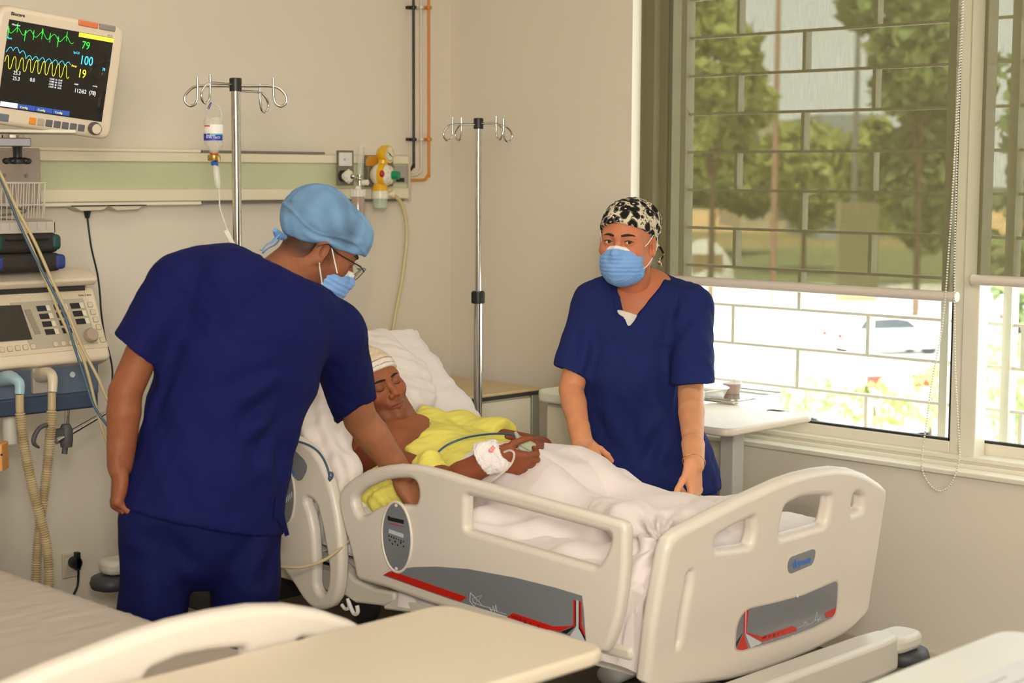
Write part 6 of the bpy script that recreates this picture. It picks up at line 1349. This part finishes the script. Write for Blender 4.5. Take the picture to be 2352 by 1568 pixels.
M().tube([bw+Xh*.0335*math.cos(t)+Yh*.0235*math.sin(t)+w_*(.006*math.cos(t)) for t in np.linspace(0, 6.283, 36, False)], .0011, closed=True, n=6).ball(bw+(-Xh*-.03)+w_*.005, .003, n=8).obj('bracelet', mat('gold', (214, 168, 110), rough=.25, metal=1.), wo, smooth=1)
# ---------------------------------------------------------------- man bending over the near side of the bed
ma = thing('person', 'person in navy scrubs, light blue disposable cap, glasses and mask, bending over the patient', 'person', at(465, 1300, 3.95)*V(1, 1, 0))
SKM = (138, 84, 56)
s = 1.0; hA = fr3(RV*.80-UV*.46+FV*.36, UV*.87+RV*.50+FV*.0); hc = at(735, 562, 4.22)
nb = at(632, 650, 4.13)
Fh, Wd = head_fld(hc, hA, s, 'closed', (nb, .068))
P, Q = Fh.mesh(2); C = head_cols(P, Q, hc, hA, s, SKM, (150, 80, 70), stubble=.35, hair=(38, 28, 24)); parts = [(P, Q, C)]
side = nrm(RV*.93-UV*.16+FV*.34)
SM = [(618, 662, 4.10, .10, .06), (590, 680, 4.08, .195, .095), (570, 760, 4.05, .185, .12), (545, 850, 4.03, .182, .125), (513, 960, 4.00, .172, .122), (482, 1080, 3.97, .168, .128), (461, 1190, 3.96, .180, .130)]
TP = [at(a, b, c) for a, b, c, _, _ in SM]; TR = [(r, d) for *_, r, d in SM]; hip = TP[-1]
f0 = torso_in(TP, [(a*q_, b*q_) for (a, b), q_ in zip(TR, (.6, .6, .72, .84, .86, .86, .86))], side)
LG = []
for q in (-1, 1):
    h0 = hip+side*q*.110; h0 = h0+V(0, 0, -.02); kx = V(h0[0]+.00, h0[1]+.02, .47)+side*q*.012; f0.chain([h0, kx], [.08, .055], .02); LG.append((h0, kx, V(kx[0], kx[1]+.02, .09)))
P, Q = f0.mesh(1); parts.append((P, Q, limb_cols(P, SKM)))
for h0, kx, an in LG:
    f = Fld(np.minimum(kx, an)-.12, np.maximum(kx, an)+.12, .007); f.chain([kx, an], [.06, .04], .02); P, Q = f.mesh(1); parts.append((P, Q, limb_cols(P, SKM)))
shL, elL, wrL = at(386, 675, 3.98), at(288, 900, 3.89), at(276, 1066, 3.88)
pL, tL = arm(shL, elL, wrL, None, dict(X=nrm(FV*.95+RV*.1), Y=nrm(-UV*.98-RV*.10+FV*.04), Z=nrm(-RV*.9-FV*.3), curl=[(.75, 1.0, .7), (.8, 1.05, .7), (.85, 1.1, .7), (.9, 1.1, .7)], thumb=(.1, .3, .3), s=.98), (138, 82, 54), up=.042, k_=.038, w_=.030)
shR, elR, wrR = at(765, 772, 4.18), at(828, 962, 4.36), at(920, 1085, 4.44)
pR, tR = arm(shR, elR, wrR, None, dict(X=nrm(-RV*.6+UV*.1+FV*.7), Y=nrm(-UV*.80+RV*.50+FV*.12), Z=nrm(-FV*.75+RV*.65+UV*.25), curl=[(.35, .5, .4), (.45, .55, .4), (.5, .6, .4), (.6, .6, .4)], thumb=(.2, .4, .3), s=1.0), (154, 100, 70), up=.050, k_=.043, w_=.031)
parts += pL+pR
P, Q, C = merge(*parts); body = qobj('body', P, Q, m_skin, ma, C)
brows(Fh, hc, hA, s, ma, m_brow, thick=.0045, zz=.0165); lashes(Fh, hc, hA, s, ma, m_brow, z0=-.006, r=.0013, upper=False)
# fringe of short hair below the cap
W = Wd
mk, Wm = mask_build(ma, hc-hA[2]*.010+hA[1]*.002, hA, s*1.0, 6, blue=(122, 164, 222))
def hug(F_, W_, A_, q, ya, yb, n=9):
    return [march(F_, W_(q*.135, ya[0]+(yb[0]-ya[0])*t, ya[1]+(yb[1]-ya[1])*t), -A_[0]*q, .13, .0012) for t in np.linspace(0, 1, n)]
for q in (-1, 1):
    M().tube(hug(Fh, Wd, hA, q, (.058, -.040), (.004, .016)), .0017, n=8).obj('ear_loop', m_loop, mk, smooth=1)
    M().tube(hug(Fh, Wd, hA, q, (.044, -.088), (.000, -.040)), .0017, n=8).obj('ear_loop', m_loop, mk, smooth=1)
# glasses
gm = mat('glasses_frame', (24, 22, 22), rough=.3); g = thing('glasses', 'thin dark framed glasses worn by the bending man', 'glasses', W(0, .115, -.004))
gl_ = pane('spectacle_lens', .12, (.97, .98, .95))
for q in (-1, 1):
    o = W(q*.034, .119, -.012); X_ = nrm(hA[0]*math.cos(.12)-hA[1]*q*math.sin(.12)); Z_ = nrm(hA[2]*.97+hA[1]*.22)
    R_ = rounded([o+X_*a+Z_*b for a, b in ((-.028, -.018), (.024, -.021), (.030, .002), (.028, .017), (-.025, .016), (-.029, .0))], .012)
    M().tube(R_, .0011, closed=True, n=6).obj('rim', gm, g, smooth=1); M().prism(R_, np.cross(X_, Z_)*.0012).obj('lens', gl_, g)
    M().tube([o+X_*q*.025+Z_*.008, W(q*.070, .100, .003), W(q*.084, .03, .004), W(q*.0885, -.004, .012), W(q*.086, -.028, -.008)], .0017, smooth=5, n=8).obj('temple', gm, g, smooth=1)
M().tube([W(-.008, .118, -.006), W(0, .121, -.003), W(.008, .118, -.006)], .0011, smooth=4).obj('bridge', gm, g, smooth=1)
# disposable cap
m_bouf = mat('cap_nonwoven', (122, 168, 216), rough=.9, bump=.25, bscale=60, var=.16, vscale=9, attr=True)
F = Fld(hc-.19, hc+.20, .003)
F.ell(W(0, -.012, .042), (.086, .109, .084), hA, .01); F.ell(W(-.0, -.050, .058), (.080, .080, .080), hA, .04); F.ell(W(0, .045, .050), (.074, .070, .066), hA, .03)
F.cut(W(.0, .095, .030), -hA[2]*.97+hA[1]*.26, .003)
for q in (-1, 1): F.ell(W(q*.088, -.008, -.030), (.020, .030, .046), hA, .006, '-')
def dcap(P):
    L = loc(P, hc, hA, 1.); d = .0022*wav(P, 28, 4)+.0012*wav(P, 75, 8)
    d += .004*np.exp(-((L[:, 0]-.030-.10*np.abs(L[:, 1]+.0)*.3)/.005)**2)*(L[:, 2] > .06)
    d += .0030*np.exp(-((L[:, 2]-.035-.35*L[:, 1]*0-.012*np.sin(L[:, 1]*30))/.004)**2); d += crease(P, W(.09, .06, .02), W(.08, -.09, .00), .006, .004)+crease(P, W(.09, .09, .04), W(.09, -.02, .012), .005, .004)+crease(P, W(.07, .085, .06), W(.088, .02, .04), .005, .003); return d
def ccap(P):
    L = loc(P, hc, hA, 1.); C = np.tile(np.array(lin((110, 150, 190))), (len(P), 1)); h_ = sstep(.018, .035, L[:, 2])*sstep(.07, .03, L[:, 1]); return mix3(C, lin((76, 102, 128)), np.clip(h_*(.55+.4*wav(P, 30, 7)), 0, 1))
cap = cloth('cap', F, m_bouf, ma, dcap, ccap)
M().tube([at(655, 545, 4.16), at(640, 540, 4.14), at(632, 528, 4.12)], [.007, .011, .006], smooth=4).tube([at(640, 540, 4.13), at(625, 555, 4.12), at(612, 562, 4.12), at(602, 574, 4.11), at(596, 572, 4.11)], [.008, .006, .004, .005, .002], smooth=5, flat=.4).tube([at(645, 543, 4.13), at(634, 560, 4.13), at(616, 570, 4.13), at(604, 580, 4.12)], [.006, .006, .004, .006], smooth=5, flat=.4).obj('cap_tie', mat('tie_cloth', (104, 150, 200), rough=.9), cap, smooth=1)
# tunic
m_m = scrub('scrubs_navy', (15, 20, 76)); lo = np.min(TP, axis=0)-.36; hi = np.max(TP, axis=0)+.36; F = Fld(lo, hi, .0065)
F.tube(TP[1:], [(a+.016, b+.016) for a, b in TR][1:], side, .012)
F.cone(at(440, 652, 4.02), at(590, 630, 4.10), .072, .062, .05); F.cone(at(742, 745, 4.18), at(640, 668, 4.14), .072, .060, .05); F.ell(at(560, 660, 4.02), (.13, .08, .10), None, .05)
F.tube([at(482, 1080, 3.97), at(458, 1205, 3.955)], [(.180, .142), (.196, .150)], side, .03)
hemc = at(462, 1192, 3.955); F.cut(hemc, nrm(-UV*.95-RV*.22), .004, lo=lo, hi=hi)
hemL = at(316, 808, 3.930); sleeve(F, at(405, 662, 3.99), hemL, .074, .066, (hemL, nrm(-UV*.74-RV*.60)), .054)
hemR = at(817, 945, 4.345); sleeve(F, at(772, 768, 4.19), hemR, .080, .062, (hemR, nrm(-UV*.80+RV*.48)), .054)
F.tube([nb-(Wd(0, -.03, -.05)-nb)*.45, Wd(0, -.022, -.045)], [(.060, .058), (.085, .08)], hA[0], .010, '-')
F.cut(at(650, 612, 4.10), nrm(UV*.90+RV*.42), .008, lo=at(655, 640, 4.12)-.16, hi=at(655, 600, 4.12)+.14)
def dpm(P):
    d = .0035*wav(P*np.array([1, 1, .6]), 16, 2)+.0016*wav(P, 50, 5); A2 = lambda x, y, z=3.9: at(x, y, z)
    for a, b, w_, p in ((A2(700, 900), A2(560, 1010), .016, .009), (A2(690, 860), A2(520, 930), .016, .007), (A2(700, 940), A2(600, 1100), .018, .008), (A2(655, 1000), A2(640, 1180), .018, .007), (A2(720, 780), A2(735, 900), .014, .009), (A2(770, 705), A2(705, 775), .006, .003), (A2(350, 980), A2(420, 1130), .02, .005), (A2(440, 1000), A2(470, 1170), .02, .004), (A2(360, 840), A2(330, 1000), .014, .005), (A2(780, 860), A2(800, 940), .012, .006)): d += 1.7*crease(P, a, b, w_, p)
    return d
tun = cloth('tunic', F, m_m, ma, dpm, relax=1)
M().prism([at(634, 1140, 3.93), at(648, 1165, 3.95), at(664, 1228, 3.99), at(655, 1232, 3.98), at(640, 1195, 3.94), at(628, 1190, 3.92)], FV*.006).obj('tunic_flap', m_m, tun)
# trousers, shoes
m_m2 = scrub('scrubs_navy_trousers', (14, 19, 72)); F = Fld(V(hip[0]-.36, hip[1]-.36, .03), V(hip[0]+.36, hip[1]+.36, hip[2]+.08), .0085)
F.tube([hip+V(0, 0, .03), hip-V(0, 0, .04)], [(.180, .135), (.190, .132)], side, .02)
for h0, kx, an in LG: F.tube([h0-V(0, 0, .0), h0-V(0, 0, .12), kx, an], [(.092, .115), (.083, .112), (.084, .095), (.080, .085)], side, .010)
F.cut(V(0, 0, .09), -ZV, .004)
def dpt(P):
    d = .004*wav(P, 17, 4)
    for a, b, w_, p in ((at(320, 1190, 3.85), at(420, 1290, 3.85), .014, .010), (at(310, 1230, 3.85), at(440, 1330, 3.85), .016, .010), (at(640, 1230, 3.9), at(560, 1330, 3.9), .018, .008), (at(620, 1330, 3.88), at(640, 1240, 3.88), .012, .006), (at(360, 1260, 3.85), at(340, 1400, 3.85), .02, .007)): d += 1.6*crease(P, a, b, w_, p)
    return d
cloth('scrub_trousers', F, m_m2, ma, dpt)
for h0, kx, an in LG:
    F = Fld(V(an[0]-.12, an[1]-.14, -.01), V(an[0]+.22, an[1]+.24, .14), .006); F.tube([V(an[0]-.01, an[1]-.03, .045), V(an[0]+.07, an[1]+.14, .032)], [(.042, .042), (.046, .032)], V(1, -.5, 0), .02); F.cut(V(0, 0, 0), -ZV, .002); cloth('shoe', F, mat('shoe_white', (222, 222, 220)), ma)
# ---------------------------------------------------------------- the patient
SKP = (152, 92, 60); pt = thing('person', 'person with closed eyes and bandaged head in a yellow gown, lying in the bed', 'person', (3.33, 3.3, .80))
s = .97; hA = fr3(-FV*.80+RV*.50+UV*.10, UV*.88-RV*.47+FV*.06); hc = at(862, 886, 4.97)
nb = at(945, 1008, 4.95)
Fh, Wd = head_fld(hc, hA, s, 'closed', (nb, .062)); W = Wd
P, Q = Fh.mesh(2); C = head_cols(P, Q, hc, hA, s, SKP, (158, 70, 58), stubble=.26); parts = [(P, Q, C)]
SHO = V(3.31, 3.665, .795)
TP = [V(3.31, 3.70, .775), V(3.315, 3.62, .765), V(3.32, 3.52, .755), V(3.33, 3.37, .750), V(3.33, 3.20, .738), V(3.33, 3.08, .735)]; TR = [(.10, .055), (.175, .080), (.168, .088), (.150, .080), (.160, .076), (.15, .075)]; sd = V(1, 0, 0)
f0 = Fld(V(3.0, 2.98, .62), V(3.68, 3.84, 1.0), .0045); f0.tube(TP, TR, sd, .03); f0.cone(V(3.12, 3.64, .79), V(3.31, 3.70, .81), .062, .055, .05); f0.cone(V(3.50, 3.64, .79), V(3.31, 3.70, .81), .062, .055, .05)
f0.chain([V(3.14, 3.655, .828), V(3.30, 3.66, .836)], [.010, .009], .015); f0.cone(nb, V(3.31, 3.68, .80), .060, .065, .04)
for q in (-1, 1): f0.cone(Wd(q*.050, -.01, -.06), V(3.315+q*.012, 3.655, .836), .012, .010, .025)
P, Q = f0.mesh(2); C = limb_cols(P, (150, 90, 58)); parts.append((P, Q, C))
for q in (-1, 1):
    a, b, c = V(3.33+q*.09, 3.12, .735), V(3.33+q*.085, 2.90, .702), V(3.31+q*.055, 2.60, .698); f = Fld(V(3.33+q*.09-.13, 2.40, .64), V(3.33+q*.09+.13, 3.25, .92), .008); f.chain([a, b, c], [.068, .042, .028], .02); f.cone(c+V(0, 0, 0), c+V(q*.02, -.03, .030), .028, .020, .02); P, Q = f.mesh(1); parts.append((P, Q, limb_cols(P, SKP)))
# near arm: bare shoulder, forearm rising to the taped wrist; far arm coming from behind
shR, elR, wrR = V(3.115, 3.645, .775), at(1035, 1108, 4.42), at(1132, 1052, 4.385)
HR = dict(X=nrm(UV*.75-HV*.55+RV*.1), Y=nrm(RV*.93-UV*.22+HV*.18), Z=nrm(-HV*.8-UV*.25+RV*.1), curl=[(.55, 1.0, .4), (.6, 1.0, .4), (.6, 1.05, .4), (.65, 1.05, .4)], thumb=(.25, .2, .4), s=.90, spread=.05)
pR, tR = arm(shR, elR, wrR, None, HR, (132, 70, 42), up=.058, k_=.038, w_=.028)
shL, elL, wrL = V(3.50, 3.64, .795), V(3.50, 3.30, .795), at(1228, 1035, 4.60)
HL = dict(X=nrm(UV*.85+HV*.1), Y=nrm(-RV*.90-UV*.10-HV*.36), Z=nrm(UV*.35+HV*.9), curl=[(.15, .35, .2), (.5, .9, .4), (.6, .9, .4), (.6, .9, .4)], thumb=(.5, .1, .2), s=.96, spread=.10)
pL, tL = arm(shL, elL, wrL, None, HL, (126, 66, 40), up=.050, k_=.036, w_=.027)
parts += pR+pL; P, Q, C = merge(*parts); qobj('body', P, Q, m_skin, pt, C)
nails(tR[:4], pt, mat('nail_tan', (196, 132, 104), rough=.3))
m_bb = mat('brow_black', (20, 14, 12), rough=.9)
brows(Fh, hc, hA, s, pt, m_bb, thick=.0036, zz=.0155, arch=.004); lashes(Fh, hc, hA, s, pt, m_bb, z0=-.0060, r=.0014, upper=False)
# bandage
m_band = mat('gauze', attr=True, rough=.95, bump=.35, bscale=420)
F = Fld(hc-.15, hc+.17, .0028); F.ell(W(0, -.008, .034), (.083*s, .105*s, .094*s), hA, .01); F.ell(W(.02, -.03, .085), (.05, .06, .05), hA, .04); F.cut(W(0, .09, .050), -hA[2]*.93+hA[1]*.34+hA[0]*.05, .003)
nB = nrm(-hA[2]*.93+hA[1]*.34+hA[0]*.05)
def cb(P):
    d = -(P-W(0, .09, .050))@nB; C = np.tile(np.array(lin((226, 204, 176))), (len(P), 1)); C = mix3(C, lin((238, 228, 216)), sstep(.030, .026, d))
    for dd in (.0135, .030): C = mix3(C, lin((70, 84, 120)), np.exp(-((d-dd-.001*wav(P, 40, 2))/.0011)**2))
    return C*(1+.06*wav(P, 300, 5)+.05*wav(P, 80, 3))[:, None]
cloth('head_bandage', F, m_band, pt, lambda P: .0014*wav(P, 60, 3)+crease(P, W(.05, .07, .09), W(-.05, .07, .08), .008, .003)+.0018*np.exp(-((-(P-W(0, .09, .05))@nB-.004)/.003)**2), cb)
# yellow gown
m_gown = mat('gown_yellow', (224, 214, 104), rough=.8, bump=.12, bscale=110, var=.04, vscale=6, spec=.2)
F = Fld(V(2.90, 2.95, .62), V(3.74, 3.86, 1.04), .0045); F.tube(TP[1:], [(a+.014, b+.014) for a, b in TR][1:], sd, .03)
F.cone(V(3.50, 3.64, .80), V(3.36, 3.69, .815), .070, .058, .04); G = F.like(); G.chain([V(3.50, 3.645, .795), V(3.512, 3.42, .805)], [.068, .060], .03); G.cut(V(3.51, 3.455, .8), V(0, -1, 0), .003); F.join(G, .03)
F.chain([V(3.08, 3.50, .715), V(3.04, 3.44, .728), V(3.04, 3.38, .720)], [.045, .060, .050], .04); F.chain([V(2.985, 3.47, .705), V(2.975, 3.38, .708)], [.045, .045], .03); F.cone(at(985, 1075, 4.50), at(1050, 1120, 4.42), .045, .03, .04)
F.ell(at(868, 972, 4.86), (.155, .20, .125), [RV, FV, UV], .006, '-'); F.cone(V(3.11, 3.68, .80), at(872, 1050, 4.66), .085, .088, .01, '-')
G = F.like(); G.cone(at(990, 955, 5.02), at(1000, 985, 4.98), .030, .018, .01); G.cone(at(975, 945, 5.03), at(990, 955, 5.02), .02, .028, .01); F.join(G, .03); F.tube([nb-UV*.03, Wd(0, -.02, -.06)], [(.068, .066), (.075, .07)], hA[0], .008, '-')
F.cut(V(3.3, 3.245, .8), V(0, -1, 0), .004)
def dpg(P):
    d = .004*wav(P, 20, 3)+.002*wav(P, 48, 6); nr = sstep(3.12, 3.02, P[:, 0]); d += nr*(.007*np.sin(P[:, 1]*85+5*np.sin(P[:, 2]*25))+.004*wav(P, 50, 2))
    for a, b, w_, p in ((at(1000, 985, 4.9), at(1160, 1010, 4.8), .012, .006), (at(960, 1030, 4.7), at(1090, 1060, 4.6), .012, .005), (at(1010, 960, 5.0), at(1080, 1000, 4.85), .012, .006), (at(1050, 975, 4.9), at(1150, 985, 4.85), .01, .005)): d += crease(P, a, b, w_, p)
    return d
cloth('gown', F, m_gown, pt, dpg)
# taped cannula on the near hand, drip tubing, finger clip and its lead
u = nrm(wrR-elR); c = at(1128, 1046, 4.37)
F = Fld(c-.10, c+.10, .0028); F.tube([at(1108, 1052, 4.385)-u*.0, at(1150, 1046, 4.38)], [(.044, .035), (.046, .030)], UV, .01); F.cut(at(1100, 1052, 4.38), -u, .002); F.cut(at(1160, 1046, 4.38), u, .002)
cd = cloth('wrist_dressing', F, mat('tape_white', (232, 226, 226), rough=.8, bump=.4, bscale=140), pt, lambda P: .0026*wav(P, 75, 3)+.0018*wav(P, 170, 5)+crease(P, at(1110, 1020, 4.34), at(1150, 1068, 4.34), .004, .003))
q = at(1128, 1034, 4.332); M().ball(q, (.008, .006, .006), n=10).cone(q, q+RV*.008+UV*.01, .004, .005).obj('cannula_port', mat('port_pink', (240, 150, 150), rough=.4), cd, smooth=1)
e = thing('infusion_line', 'clear infusion tube looping from the patient\'s taped wrist over the cover', 'tube', at(1150, 1060, 4.33))
M().tube([at(a, b, c_) for a, b, c_ in ((1158, 1038, 4.34), (1172, 1034, 4.32), (1181, 1042, 4.31), (1176, 1062, 4.31), (1160, 1080, 4.31), (1138, 1098, 4.32), (1118, 1112, 4.34), (1100, 1130, 4.36))], .0030, smooth=6, n=10).obj('tubing', sheer('tube_clear', (226, 212, 200), .35, rough=.2), e, smooth=1)
fc = at(1208, 1020, 4.46); e = thing('finger_clip', 'grey green pulse clip on the patient\'s finger', 'finger clip', fc); X_ = nrm(RV*.86-UV*.45); Y_ = nrm(UV*.86+RV*.45); Z_ = np.cross(X_, Y_)
mc = mat('clip_green', (156, 162, 132), rough=.45)
M().box(fc, (.026, .014, .013), ax=(X_, Y_, Z_)).obj('upper_jaw', mc, e, bevel=.006, seg=4); M().box(fc-Y_*.016+X_*.004, (.020, .006, .013), ax=(X_, Y_, Z_)).obj('lower_jaw', mc, e, bevel=.004, seg=3); M().cone(fc-X_*.024+Y_*.004, fc-X_*.042+Y_*.016, .008, .004).obj('cable_boot', mc, e, smooth=.7)
e = thing('pulse_lead', 'dark blue lead arching over the yellow gown to the finger clip', 'cable', at(990, 1060, 4.6))
M().tube([at(a, b, c_) for a, b, c_ in ((1186, 1000, 4.46), (1160, 996, 4.50), (1120, 997, 4.56), (1070, 1005, 4.60), (1030, 1020, 4.60), (1008, 1036, 4.58), (994, 1052, 4.56), (986, 1066, 4.55), (980, 1090, 4.54), (975, 1120, 4.52))], .0030, smooth=6, n=10).obj('lead', mat('lead_navy', (44, 84, 120), rough=.4), e, smooth=1)
e = thing('pulse_lead', 'blue lead hanging in a loop over the head end rail beside the man', 'cable', at(760, 1090, 4.45))
M().tube([at(a, b, c_) for a, b, c_ in ((640, 1000, 4.5), (672, 1010, 4.50), (705, 1020, 4.48), (728, 1034, 4.47), (744, 1055, 4.46), (754, 1080, 4.45), (757, 1098, 4.45))], .0030, smooth=6, n=10).ball(at(758, 1098, 4.45), .006).tube([at(756, 1085, 4.45), at(763, 1086, 4.45), at(763, 1096, 4.45), at(756, 1104, 4.45)], .003, smooth=4).obj('lead', m_bl, e, smooth=1)
e = thing('drain_tube', 'pale tube sagging from the rail near the man\'s hip towards the bed', 'tube', at(700, 1300, 4.3))
M().tube([at(a, b, c_) for a, b, c_ in ((640, 1300, 4.2), (665, 1303, 4.26), (700, 1301, 4.32), (740, 1288, 4.38), (775, 1265, 4.42), (812, 1232, 4.46))], .0042, smooth=6, n=10).obj('tubing', sheer('tube_amber', (206, 190, 150), .2, rough=.3), e, smooth=1)
